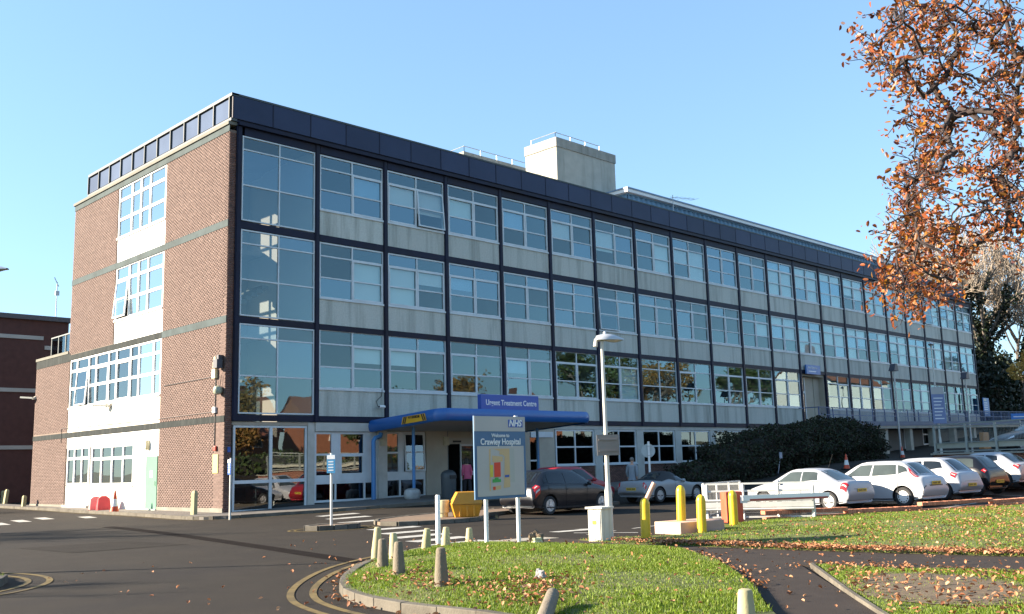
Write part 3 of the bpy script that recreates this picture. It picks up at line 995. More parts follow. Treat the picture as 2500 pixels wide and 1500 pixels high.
# entrance porch with sliding doors
ent = MB().box(11.40, 11.55, .25, .5, .2, 3.0).box(15.0, 15.2, .25, .5, .2, 3.0).box(11.55, 15.0, .2, .5, 2.72, 3.0).build('entrance_frame', mat('porch_frame', (.38, .37, .33), .6, .05, 1), hosp)
MB().box(11.9, 12.4, .17, .2, 2.79, 2.88).build('door_sensor', mat('black_plastic', (.02, .02, .022), .5), ent)
MB().box(11.4, 15.2, .3, .5, 3.0, 3.64).build('lintel', MATS['dull_cream'], hosp)
sd_ = MB()
for a, b in ((12.45, 13.35), (13.35, 14.25), (14.25, 15.0)):
    sd_.box(a, a + .07, .3, .36, .25, 2.72).box(b - .07, b, .3, .36, .25, 2.72).box(a + .07, b - .07, .3, .36, .25, .36).box(a + .07, b - .07, .3, .36, 1.25, 1.42).box(a + .07, b - .07, .3, .36, 2.62, 2.72)
sdo = sd_.build('sliding_door', M_FRAME, hosp)
for a, b in ((12.45, 13.35), (13.35, 14.25), (14.25, 15.0)):
    for z0, z1 in ((.36, 1.25), (1.42, 2.62)):
        pane(sdo, b - a - .14, z1 - z0, ((a + b) / 2, .33, (z0 + z1) / 2), M_GLASSD)
MB().box(15.2, 16.9, .0, .3, .2, 3.64).build('rendered_wall', MATS['dull_cream'], hosp)
gwin(16.9, 17.6, .5, 3.2, (1,), (.5, .5), sill=False)
MB().box(17.6, 18.75, .02, .3, .2, 3.64).box(16.9, 17.6, .1, .3, 3.2, 3.64).box(16.9, 17.6, .1, .3, .2, .5).build('rendered_wall', MATS['dull_cream'], hosp)
MB().box(16.95, 18.6, -.04, .02, 3.02, 3.3).build('white_fascia', M_FRAME, hosp)
bpos = []
for k in range(5, 12):
    x0 = X(k) + .05; x1 = X(k) + 3.12
    cs = {5: (), 6: (1,), 7: (0,), 8: (), 9: (0,)}.get(k, (0, 1))
    gwin(x0, x1, 1.56, 3.44, (.5, .5), (.49, .51), open_={6: (), 8: (), 7: ()}.get(k, ()))
    MB().box(x1, X(k + 1) + .05, .04, .3, .2, 3.44).build('pier', M_STONE, hosp)
    MB().box(x0, x1, .13, .3, .2, 1.5).build('mortar_backing', M_MORT, hosp)
    pb = brickwall([(x0 + .01, x1 - .01, .3, 1.49)], None, None, None)
    bpos.append(pb)
V, F = brick_mesh(np.concatenate(bpos), (0, .125, 0), (1, 0, 0), (0, -1, 0), .006)
tag(link('dwarf_brickwork', fast_mesh('dwarf_brickwork', V, F, M_DKBR), hosp), kind='stuff')
MB().box(18.75, X(12) + .05, .05, .3, 3.45, 3.65).build('lintel', M_STONE, hosp)
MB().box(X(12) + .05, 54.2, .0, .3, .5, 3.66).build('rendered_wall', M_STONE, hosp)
MB().box(54.2, LEN, .0, .3, .5, 3.66).build('rendered_wall', mat('shaded_wall', (.13, .125, .115), .85, .1, 1), hosp)  # darker stretch under the bridge: shade of the recess put into the wall colour
# doors below the bridge
for x0, x1 in ((54.9, 56.1), (56.9, 57.6), (60.6, 62.0), (64.2, 65.6)):
    z0 = G(x0, -.3)
    dr = MB().box(x0, x0 + .09, -.04, .0, z0, z0 + 2.1).box(x1 - .09, x1, -.04, .0, z0, z0 + 2.1).box(x0 + .09, x1 - .09, -.04, .0, z0 + 1.98, z0 + 2.1).box(x0 + .09, x1 - .09, -.04, .0, z0, z0 + .15).box(x0 + .09, x1 - .09, -.04, .0, z0 + .85, z0 + .97).build('door', M_FRAME, hosp)
    pane(dr, x1 - x0 - .18, .7, ((x0 + x1) / 2, -.02, z0 + .5), M_GLASSD)
    pane(dr, x1 - x0 - .18, 1.0, ((x0 + x1) / 2, -.02, z0 + 1.47), M_GLASSD)
# upper door bay (bay 12) reached from the bridge
xa, xb = X(12) + .13, X(13) - .11
MB().box(xa, xa + .1, .5, 1.6, 3.92, 7.4).box(xb - .9, xb, .5, .6, 3.92, 7.4).box(xb - .1, xb, .1, .5, 3.92, 7.4).box(xa, xb, .1, 1.6, 7.4, 7.6).build('door_recess', MATS['dull_cream'], hosp)
dr = MB().box(xa + .1, xa + .2, .5, .6, 3.95, 6.3).box(xa + 1.2, xa + 1.3, .5, .6, 3.95, 7.35).box(xa + .2, xa + 1.2, .5, .6, 6.2, 6.35).box(xa + .62, xa + .72, .5, .6, 3.95, 6.2).build('door', M_FRAME, hosp)
pane(dr, .42, 2.2, (xa + .41, .55, 5.07), M_GLASSD); pane(dr, .48, 2.2, (xa + .96, .55, 5.07), M_GLASSD); pane(dr, 1.0, .98, (xa + .7, .55, 6.85), M_GLASSD)
MB().box(xa + 1.3, xb - .9, .55, .6, 3.92, 7.4).build('recess_wall', MATS['dull_cream'], hosp)

# parapet: one panel after another
def par_panels(n, a, b, fixed, axis):
    w = (b - a) / n
    if axis == 'x':
        me = MB().box(.02, w - .02, 0, .05, 0, .99).mesh('parapet_panel', M_PANEL, bevel=.006)
        for i in range(n): link('parapet_panel', me, hosp, (a + i * w, fixed, 15.98))
        st = MB().box(-.02, .02, -.012, .05, 0, .99).mesh('panel_joint', M_NAVY)
        for i in range(n + 1): link('panel_joint', st, hosp, (a + i * w, fixed, 15.98))
    else:
        me = MB().box(0, .05, .045, w - .045, 0, .80).mesh('parapet_panel', mat('sunlit_side_panel', (.085, .115, .18), .9, .12, .7, spec=.08, objvar=.1), bevel=.006)  # lighter copy of the front panel: sunlight on this side put into the colour
        for i in range(n): link('parapet_panel', me, hosp, (fixed + .03, a + i * w, 16.05))
        st = MB().box(-.07, .05, -.028, .028, -.05, .84).mesh('panel_fin', M_TRIM)
        for i in range(n + 1): link('panel_fin', st, hosp, (fixed + .02, a + i * w, 16.05))
par_panels(41, .05, 76.0, -.12, 'x')
par_panels(11, .05, 14.75, .0, 'y')
MB().box(.0, 76.05, -.14, .2, 16.97, 17.05).box(-.03, .3, -.14, 14.8, 16.92, 17.045).box(-.02, .25, -.1, 14.8, 15.87, 15.99).build('parapet_cap', M_TRIM, hosp)
MB().box(.06, 76.0, -.06, .15, 15.87, 16.97).box(.08, .25, .15, 14.75, 15.99, 16.92).build('parapet_core', M_NAVY, hosp)
MB().box(76.0, 76.08, -.14, 14, 15.87, 17.0).build('parapet_return', M_PANEL, hosp)
# roof, floors, back walls, partitions (seen through the panes)
MB().box(.3, LEN, .3, DEP, 15.5, 15.9).build('roof', M_ROOF, hosp)
sl = MB()
for lev in (1, 2, 3):
    z = lev * FH
    sl.box(4.2, LEN, .15, 9, z - .23, z - .01).box(.3, 4.2, 5.7, DEP - .1, z - .23, z - .01).box(4.2, 9, 9, DEP - .1, z - .23, z - .01)
sl.build('floor_slab', M_CEIL, hosp)
pt = MB()
pt.box(9, LEN, 9, 9.2, 0, 15.5).box(9, 9.2, 9.2, DEP, 0, 15.5).box(.3, 9, 16.1, 16.4, 0, 15.5)
for k in range(1, NB):
    pt.box(X(k) - .05, X(k) + .05, .16, 5.6 if k > 1 else 16, 0, 15.5, 1 if k == 1 else 0)  # stairwell wall lengthened to block the sun, paler to brighten its sun patch
for z0 in (0, FH, 2 * FH, 3 * FH):
    pt.box(.3, 1.1, 5.65, 5.75, z0, z0 + 3.66).box(3.2, 4.1, 5.65, 5.75, z0, z0 + 3.66).box(1.1, 3.2, 5.65, 5.75, z0 + 2.9, z0 + 3.66)
pt.box(LEN - .3, LEN, 0, DEP, 0, 15.6)
pt.build('interior_wall', [M_INT, M_CEIL2], hosp)
st_ = MB()
for lev in range(4):
    z = lev * FH
    if lev < 3:
        for i in range(10):
            st_.box(.9 + i * .26, 1.2 + i * .26, 2.9, 4.3, z + .2 + i * .18, z + .38 + i * .18)
    st_.box(.35, 4.1, 4.4, 5.6, z + (FH - .25 if lev < 3 else 3.6), z + (FH - .05 if lev < 3 else 3.75))
st_.build('staircase', M_INT, hosp)
fl = MB().box(.3, LEN, .15, 9, .02, .2)
fl.build('ground_floor', mat('lino', (.16, .15, .14), .6, .1, 1), hosp)
# waiting-room chairs behind the low panes
ch = MB()
for i, x in enumerate((4.5, 5.2, 5.9, 6.6, 8.3, 9.1, 9.7)):
    ch.box(x, x + .5, 1.0, 1.06, .65, 1.1, 0).box(x, x + .5, 1.06, 1.5, .6, .66, 0)
    for dx in (0, .46): ch.box(x + dx, x + dx + .04, 1.0, 1.04, .2, .6, 1).box(x + dx, x + dx + .04, 1.46, 1.5, .2, .6, 1)
chm = mat('blue_seat', (.06, .10, .22), .7); chw = mat('pale_wood', (.35, .2, .1), .6)
ch.build('waiting_chairs', [chm, chw], hosp)

# roof structures
rt_ = MB().box(28.44, 34.65, 8, 10.95, 15.9, 23.0).build('lift_tower', mat('pale_concrete', (.42, .405, .35), .88, .1, 1.8, .25, 18, dirt=(.22, .225, .19, .75), dirt_scale=.6, streak=True), hosp)
MB().box(28.38, 34.71, 7.94, 11.0, 23.0, 23.65).build('parapet_band', M_CONC, rt_)
def rail(pts, h, parent, m, step=1.6, r=.025, mids=1, name='handrail'):
    b = MB()
    tops = [Vector(p) + Vector((0, 0, h)) for p in pts]
    for i in range(len(pts) - 1):
        b.tube([tops[i], tops[i + 1]], r, 6)
        for q in range(1, mids):
            dz = Vector((0, 0, h * q / mids)); b.tube([Vector(pts[i]) + dz, Vector(pts[i + 1]) + dz], r * .8, 6)
        L = (Vector(pts[i + 1]) - Vector(pts[i])).length; k = max(1, round(L / step))
        for j in range(k + 1):
            p = Vector(pts[i]).lerp(Vector(pts[i + 1]), j / k); b.tube([p, p + Vector((0, 0, h))], r, 6)
    return b.build(name, m, parent, smooth=True)
M_GALV = mat('galvanised', (.42, .43, .43), .45, .15, 4, metal=.6)
rail([(28.6, 10.5, 23.65), (28.6, 8.2, 23.65), (33.2, 8.2, 23.65)], .42, rt_, M_GALV)
b2 = MB().box(25.37, 33.5, 14, 15.9, 15.9, 23.0).build('roof_housing', M_CONC, hosp)
MB().box(25.3, 33.6, 13.93, 16, 23.0, 23.5).build('parapet_band', M_CONC, b2)
rail([(25.5, 15.6, 23.5), (25.5, 14.1, 23.5), (33.4, 14.1, 23.5)], .45, b2, M_GALV)
M_BCLAD = mat('blue_cladding', (.10, .22, .36), .5, .08, 1.5)
cl = MB()
nx = 150
pts2 = []
for i in range(nx * 2 + 1):
    xx = 32.2 + (74.2 - 32.2) * i / (nx * 2)
    pts2.append((xx, 5.0 + (.09 if i % 4 > 1 else 0)))
pl_ = MB()
vs_ = [(x, y, 15.9) for x, y in pts2] + [(x, y, 19.69) for x, y in pts2]
n_ = len(pts2)
pl_.add(vs_, [(i, i + 1, n_ + i + 1, n_ + i) for i in range(n_ - 1)])
pl_.box(32.2, 74.2, 5.1, 11, 15.9, 19.6)
pr_ = pl_.build('plant_room', M_BCLAD, hosp, fix=False)
MB().box(31.8, 74.6, 4.7, 11.2, 19.70, 19.92).build('roof_fascia', mat('fascia_white', (.7, .72, .72), .5, .05, 1), pr_)
MB().box(32.15, 74.25, 4.97, 11.05, 19.60, 19.70).build('head_trim', M_BCLAD, pr_)
MB().box(31.75, 74.65, 4.65, 11.3, 19.92, 20.02).build('roof_edge', mat('blue_trim', (.14, .22, .32), .5), pr_)
a_ = MB().tube([(36.5, 4.4, 15.9), (36.5, 4.4, 20.2)], .03, 6).tube([(36.2, 4.4, 20.0), (39.2, 4.4, 20.35)], .015, 5)
for i in range(6): a_.tube([(36.6 + i * .5, 4.0, 20.03 + i * .058), (36.6 + i * .5, 4.8, 20.03 + i * .058)], .01, 4)
tag(a_.build('roof_aerial', M_GALV), 'thin aerial on a pole in front of the blue rooftop plant room', 'aerial')

# canopy over the entrance (a part of the building)
M_BLUE = mat('canopy_blue', (.014, .10, .33), .4, .06, 1.2, coat=.3)
M_PBLUE = mat('post_blue', (.05, .19, .42), .4, .06, 1.5)
M_SOFF = mat('canopy_soffit', (.42, .40, .36), .8, .06, .8)
x0, x1, y0, y1 = 7.05, 16.2, 0, -4.7
zc = lambda y: 3.50 + (-y / 4.7) * .27
cv = MB()
out = []
cr = .35
loop = [(x0, 0)]
for (cx_, cy_, a0) in ((x0 + cr, y1 + cr, 180), (x1 - .55, y1 + .55, 270)):
    rr = cr if a0 == 180 else .55
    for k in range(7):
        a = R(a0 + 90 * k / 6); loop.append((cx_ + rr * math.cos(a), cy_ + rr * math.sin(a)))
loop.append((x1, 0))
prof = [(0, -.26), (-.10, -.25), (-.17, -.16), (-.20, 0), (-.17, .16), (-.10, .25), (0, .26)]
n_ = len(loop); V_ = []; F_ = []
cxm, cym = (x0 + x1) / 2, y1 / 2
for i, (px, py) in enumerate(loop):
    a = Vector(loop[max(i - 1, 0)]); b = Vector(loop[min(i + 1, n_ - 1)]); t = (b - a).normalized(); nrm = Vector((t.y, -t.x))
    for q, h in prof:
        V_.append((px + nrm.x * -q, py + nrm.y * -q, zc(py) + h))
k_ = len(prof)
for i in range(n_ - 1):
    for j in range(k_ - 1):
        F_.append((i * k_ + j, (i + 1) * k_ + j, (i + 1) * k_ + j + 1, i * k_ + j + 1))
cv.add(V_, F_)
canopy = cv.build('entrance_canopy', M_BLUE, hosp, smooth=True, fix=True)
tp = MB(); tp.add([(a, b, zc(b) + .22) for a, b in loop], [tuple(range(n_))]); tp.build('canopy_roof', M_ROOF, canopy)
sf = MB(); sf.add([(a, b, zc(b) - .2) for a, b in loop], [tuple(range(n_))]); sf.build('canopy_soffit', M_SOFF, canopy)
for px, py in ((8.0, -1.7), (15.7, -1.7)):
    MB().tube([(px, py, G(px, py) + .1), (px, py, zc(py) - .2)], .07, 12).build('post', M_PBLUE, canopy, smooth=True)
MB().tube([(7.35, -.25, 3.2), (7.3, -.25, 3.05), (7.0, -.3, 2.98), (6.9, -.3, 2.85), (6.9, -.3, .3)], .10, 12).tube([(6.9, -.3, .25), (6.9, -.3, .33)], .15, 12).build('downpipe', M_PBLUE, canopy, smooth=True)
# hazard plate on the sloping left fascia
M_YEL = mat('sign_yellow', (.62, .33, .01), .5, .03, 1); M_BLK = mat('sign_black', (.015, .015, .015), .6, .02, 1)
def canopy_pt(y, dz, off): return (x0 - .20 - off, y, zc(y) + dz)
hz = MB(); hz.add([canopy_pt(-2.35, -.17, .012), canopy_pt(-4.0, -.17, .012), canopy_pt(-3.9, .13, .012), canopy_pt(-2.45, .13, .012)], [(0, 1, 2, 3)])
hp = hz.build('height_plate', M_YEL, canopy)
for (ya, yb) in ((-2.42, -2.5), (-2.54, -2.62), (-3.82, -3.74), (-3.94, -3.86)):
    s_ = MB(); s_.add([canopy_pt(ya - (.0 if ya > -3 else .03), -.16, .018), canopy_pt(yb - (.0 if ya > -3 else .03), -.16, .018), canopy_pt(yb + (-.1 if ya > -3 else .1), .12, .018), canopy_pt(ya + (-.1 if ya > -3 else .1), .12, .018)], [(0, 1, 2, 3)]); s_.build('hazard_stripe', M_BLK, hp)
sl_ = .27 / 4.7
text('lettering', 'MAX HEADROOM', .15, face_mtx(canopy_pt(-3.18, .05, .02), (0, -1, sl_), (0, 0, 1)), M_BLK, hp, bold=.004, xs=.64)
# bridge to the upper door
M_BRAIL = mat('bridge_blue', (.055, .10, .22), .5, .08, 2)
M_DECK = mat('deck_concrete', (.34, .32, .27), .85, .1, 2, dirt=(.2, .18, .14, .7), dirt_scale=.8)
bx0, bx1 = 43.6, 84.0
br = empty('access_bridge', (64, -1, 3.9), 0, 'concrete footbridge with blue railings running along the far end of the facade', 'bridge')
zb = lambda x: 3.92 + max(0, (x - 52)) * .012
bd = MB()
for a, b in ((bx0, 52), (52, bx1)):
    bd.add([(a, -.16, zb(a) - .32), (b, -.16, zb(b) - .32), (b, -1.75, zb(b) - .32), (a, -1.75, zb(a) - .32), (a, -.16, zb(a)), (b, -.16, zb(b)), (b, -1.75, zb(b)), (a, -1.75, zb(a))], [(0, 3, 2, 1), (4, 5, 6, 7), (0, 1, 5, 4), (1, 2, 6, 5), (2, 3, 7, 6), (3, 0, 4, 7)])
dk = bd.build('deck', M_DECK); dk.parent = br; dk.matrix_parent_inverse = Matrix.Translation(br.location).inverted()
def under(o, p):
    o.parent = p; o.matrix_parent_inverse = p.matrix_world.inverted() if p.matrix_world != Matrix() else Matrix.Translation(p.location).inverted(); return o
rb = MB()
xs_ = np.arange(bx0, bx1 + .1, 2.02)
for x in xs_: rb.box(x - .03, x + .03, -1.74, -1.68, zb(x) - .2, zb(x) + 1.12)
for h in (1.12, .62, .1):
    for a, b in ((bx0, 52), (52, bx1)): rb.bar((a, -1.71, zb(a) + h), (b, -1.71, zb(b) + h), .05, .05)
for x in np.arange(bx0, bx1, .16): rb.box(x - .009, x + .009, -1.72, -1.70, zb(x) + .1, zb(x) + 1.12)
rb.box(bx0, bx0 + .05, -1.7, -.2, zb(bx0) + 1.08, zb(bx0) + 1.14)
rr_ = rb.build('railing', M_BRAIL); under(rr_, br)
fa = MB()
for a, b in ((bx0, 52), (52, bx1)):
    fa.add([(a, -1.76, zb(a) - .12), (b, -1.76, zb(b) - .12), (b, -1.76, zb(b) + .22), (a, -1.76, zb(a) + .22), (a, -1.80, zb(a) - .12), (b, -1.80, zb(b) - .12), (b, -1.80, zb(b) + .22), (a, -1.80, zb(a) + .22)], [(0, 3, 2, 1), (4, 5, 6, 7), (0, 1, 5, 4), (1, 2, 6, 5), (2, 3, 7, 6), (3, 0, 4, 7)])
under(fa.build('kick_panel', mat('bridge_panel', (.075, .105, .17), .6, .1, 1.2)), br)
for x in (54.2, 58.6, 63.0, 67.4, 71.8):
    under(MB().box(x - .25, x + .25, -1.5, -1.05, G(x, -1.3) - .2, zb(x) - .32).build('column', M_DECK), br)
# ------------------------------------------------------------------ other large structures
M_DB = mat('far_brick', (.075, .032, .028), .9, .18, 3, dirt=(.08, .04, .035, .6), dirt_scale=.4)
M_BANDW = mat('white_band', (.36, .36, .34), .7, .08, 1)
bb = empty('brick_building', (-10, 36, 0), 0, 'dark brick hospital wing with white horizontal bands behind the left end of the main block', 'building')
def pb(name, m, *b, par=bb):
    mbx = MB()
    for q in b: mbx.box(*q)
    o = mbx.build(name, m, par); o.location = -par.location; return o
pb('wall', M_DB, (-4, 4.85, 30, 45, -.3, 11.6))
pb('roof', mat('dark_roof_trim', (.07, .07, .08), .6), (-4.2, 5.0, 29.8, 45.2, 11.6, 11.9))
for i in range(2):
    for z in (10.35, 7.0, 3.45):
        a = -4 + i * 4.45
        b = a + 4.38
        if z > 10: b = min(b, 3.3)
        pb('concrete_band', M_BANDW, (a, b, 29.93, 30.0, z, z + .24))
pb('concrete_band', M_BANDW, (3.4, 4.8, 29.94, 30.0, 9.75, 10.0))
pb('wall_lamp', mat('lamp_grey', (.5, .5, .48), .5), (3.2, 3.5, 29.7, 30, 4.5, 5.2))
ba = MB().tube([(4.7, 32, 11.9), (4.7, 32, 14.6)], .03, 6).tube([(4.5, 32, 14.9), (4.8, 32, 14.3)], .03, 5).box(4.6, 4.85, 31.95, 32.05, 13.7, 14.0)
tag(ba.build('roof_mast', M_GALV), 'thin weather mast standing on the roof of the dark brick wing', 'mast')

# retaining wall with railing, upper car park
M_RWALL = brickmat('red_wall_brick', [(.26, .10, .06), (.34, .14, .085), (.40, .17, .10), (.30, .12, .075)], dirt=(.2, .1, .07))
up_poly = [(28.2, -15.6), (26.0, -19.1), (23.2, -24), (20, -31), (20, -44), (80, -44), (80, -14.5), (50, -14.8), (34, -15.2)]
drape_top = MB()
n_ = len(up_poly)
drape_top.add([(x, y, 1.58 + max(0, x - 40) * .04) for x, y in up_poly] + [(x, y, -.3) for x, y in up_poly], [tuple(range(n_))] + [(i, (i + 1) % n_, (i + 1) % n_ + n_, i + n_) for i in range(n_)])
tag(drape_top.build('upper_car_park', M_ASPH), kind='structure')
rw = empty('retaining_wall', (26, -19, 0), 0, 'low red-brown brick retaining wall below the railing behind the parked cars', 'wall')
seg = [(28.1, -15.7), (25.9, -19.2), (23.1, -24.1), (19.9, -31.1)]
allV, allF = [], []; nb = 0
for (a, b) in zip(seg[:-1], seg[1:]):
    a = np.array(a); b = np.array(b); L = np.linalg.norm(b - a); u = (b - a) / L; nrm = np.array([-abs(u[1]), -u[0] * np.sign(-u[1]) * 0 + 0.0])
    nrm = np.array([u[1], -u[0]])
    if nrm[0] > 0: nrm = -nrm
    p_ = brickwall([(0, L, -.1, 1.58)], None, None, None)
    V, F = brick_mesh(p_, (a[0] + nrm[0] * .03, a[1] + nrm[1] * .03, 0), (u[0], u[1], 0), (nrm[0], nrm[1], 0), .01)
    allV.append(V); allF.append(F + nb); nb += len(V)
    q = MB().add([(*(a + nrm * .03), -.2), (*(b + nrm * .03), -.2), (*(b - nrm * .2), -.2), (*(a - nrm * .2), -.2), (*(a + nrm * .03), 1.58), (*(b + nrm * .03), 1.58), (*(b - nrm * .2), 1.58), (*(a - nrm * .2), 1.58)], [(0, 3, 2, 1), (4, 5, 6, 7), (0, 1, 5, 4), (1, 2, 6, 5), (2, 3, 7, 6), (3, 0, 4, 7)])
    under(q.build('mortar_core', M_MORT), rw)
o = link('brickwork', fast_mesh('brickwork', np.concatenate(allV), np.concatenate(allF), M_RWALL)); o['kind'] = 'stuff'; under(o, rw)
cp = MB()
for a, b in zip(seg[:-1], seg[1:]): cp.bar((*a, 1.62), (*b, 1.62), .34, .07)
under(cp.build('coping', M_DECK), rw)
rg = empty('guard_rail', (26, -19, 1.65), 0, 'grey steel guard railing with mesh infill and cream beam on the brick retaining wall', 'railing')
M_RAILG = mat('rail_paint', (.24, .265, .25), .5, .1, 3)
posts = [(28.0, -15.85), (26.8, -17.75), (25.75, -19.4), (24.6, -21.4), (23.4, -23.5), (22.2, -26), (21.2, -28.2), (20.2, -30.4)]
fb = MB(); pbm = MB(); cb = MB()
for i, p in enumerate(posts):
    pm = MB().box(p[0] - .045, p[0] + .045, p[1] - .045, p[1] + .045, 1.66, 2.93).box(p[0] - .1, p[0] + .1, p[1] - .1, p[1] + .1, 1.66, 1.70)
    under(pm.build('post', M_RAILG), rg)
for a, b in zip(posts[:-1], posts[1:]):
    fb.bar((*a, 2.95), (*b, 2.95), .06, .06).bar((*a, 2.80), (*b, 2.80), .04, .04).bar((*a, 1.74), (*b, 1.74), .05, .05).bar((*a, 2.12), (*b, 2.12), .04, .04)
    cb.bar((a[0] + .1, a[1], 1.98), (b[0] + .1, b[1], 1.98), .05, .22)
    d_ = np.array(b) - np.array(a); L = np.linalg.norm(d_)
    for t in np.arange(.05, L, .085):
        c_ = np.array(a) + d_ / L * t; pbm.bar((*c_, 2.14), (*c_, 2.79), .007, .007)
under(fb.build('rails', M_RAILG), rg); under(cb.build('crash_beam', mat('cream_beam', (.40, .40, .33), .5, .1, 3)), rg)
mo = under(pbm.build('mesh_infill', M_RAILG), rg); mo['kind'] = 'stuff'

# dwarf wall of bricks on edge along the car park
dw = empty('dwarf_wall', (9.5, -22, 0), 0, 'low stepped wall of orange-red bricks on edge between the leafy grass and the silver cars', 'wall')
sbm = MB().box(-.1, .1, -.034, .034, -.05, .055).mesh('brick', brickmat('orange_brick', [(.42, .15, .08), (.52, .20, .11), (.60, .25, .14), (.46, .17, .09)], dirt=(.3, .13, .08)), bevel=.004)
dwp = [(5.35, -20.3), (7.5, -21.15), (9.45, -21.75), (12, -22.75), (15.2, -24.0), (19.5, -25.8)]
dtop = {0: .22, 1: .12, 2: .14, 3: .08, 4: .14}
q = resample(dwp, .079)
for i, p in enumerate(q[:-1]):
    s = np.array(q[i + 1]) - p
    k = min(4, int(i * .079 / 2.9)); zt = G(*p) + .24 + (0, -.07, .03, -.03, .05)[k]
    o = link('brick', sbm, dw); o.rotation_euler = (0, 0, math.atan2(s[1], s[0]) + PI / 2); o.location = (p[0] - 9.5, p[1] + 22, zt - .055 + random.uniform(-.004, .004)); o.scale = (1, 1, random.uniform(.97, 1.03))
bw = MB()
for a, b in zip(dwp[:-1], dwp[1:]):
    bw.bar((*a, G(*a) - .15), (*b, G(*b) - .15), .19, .42)
under(bw.build('wall_base', mat('orange_wall', (.42, .17, .10), .85, .2, 5)), dw)

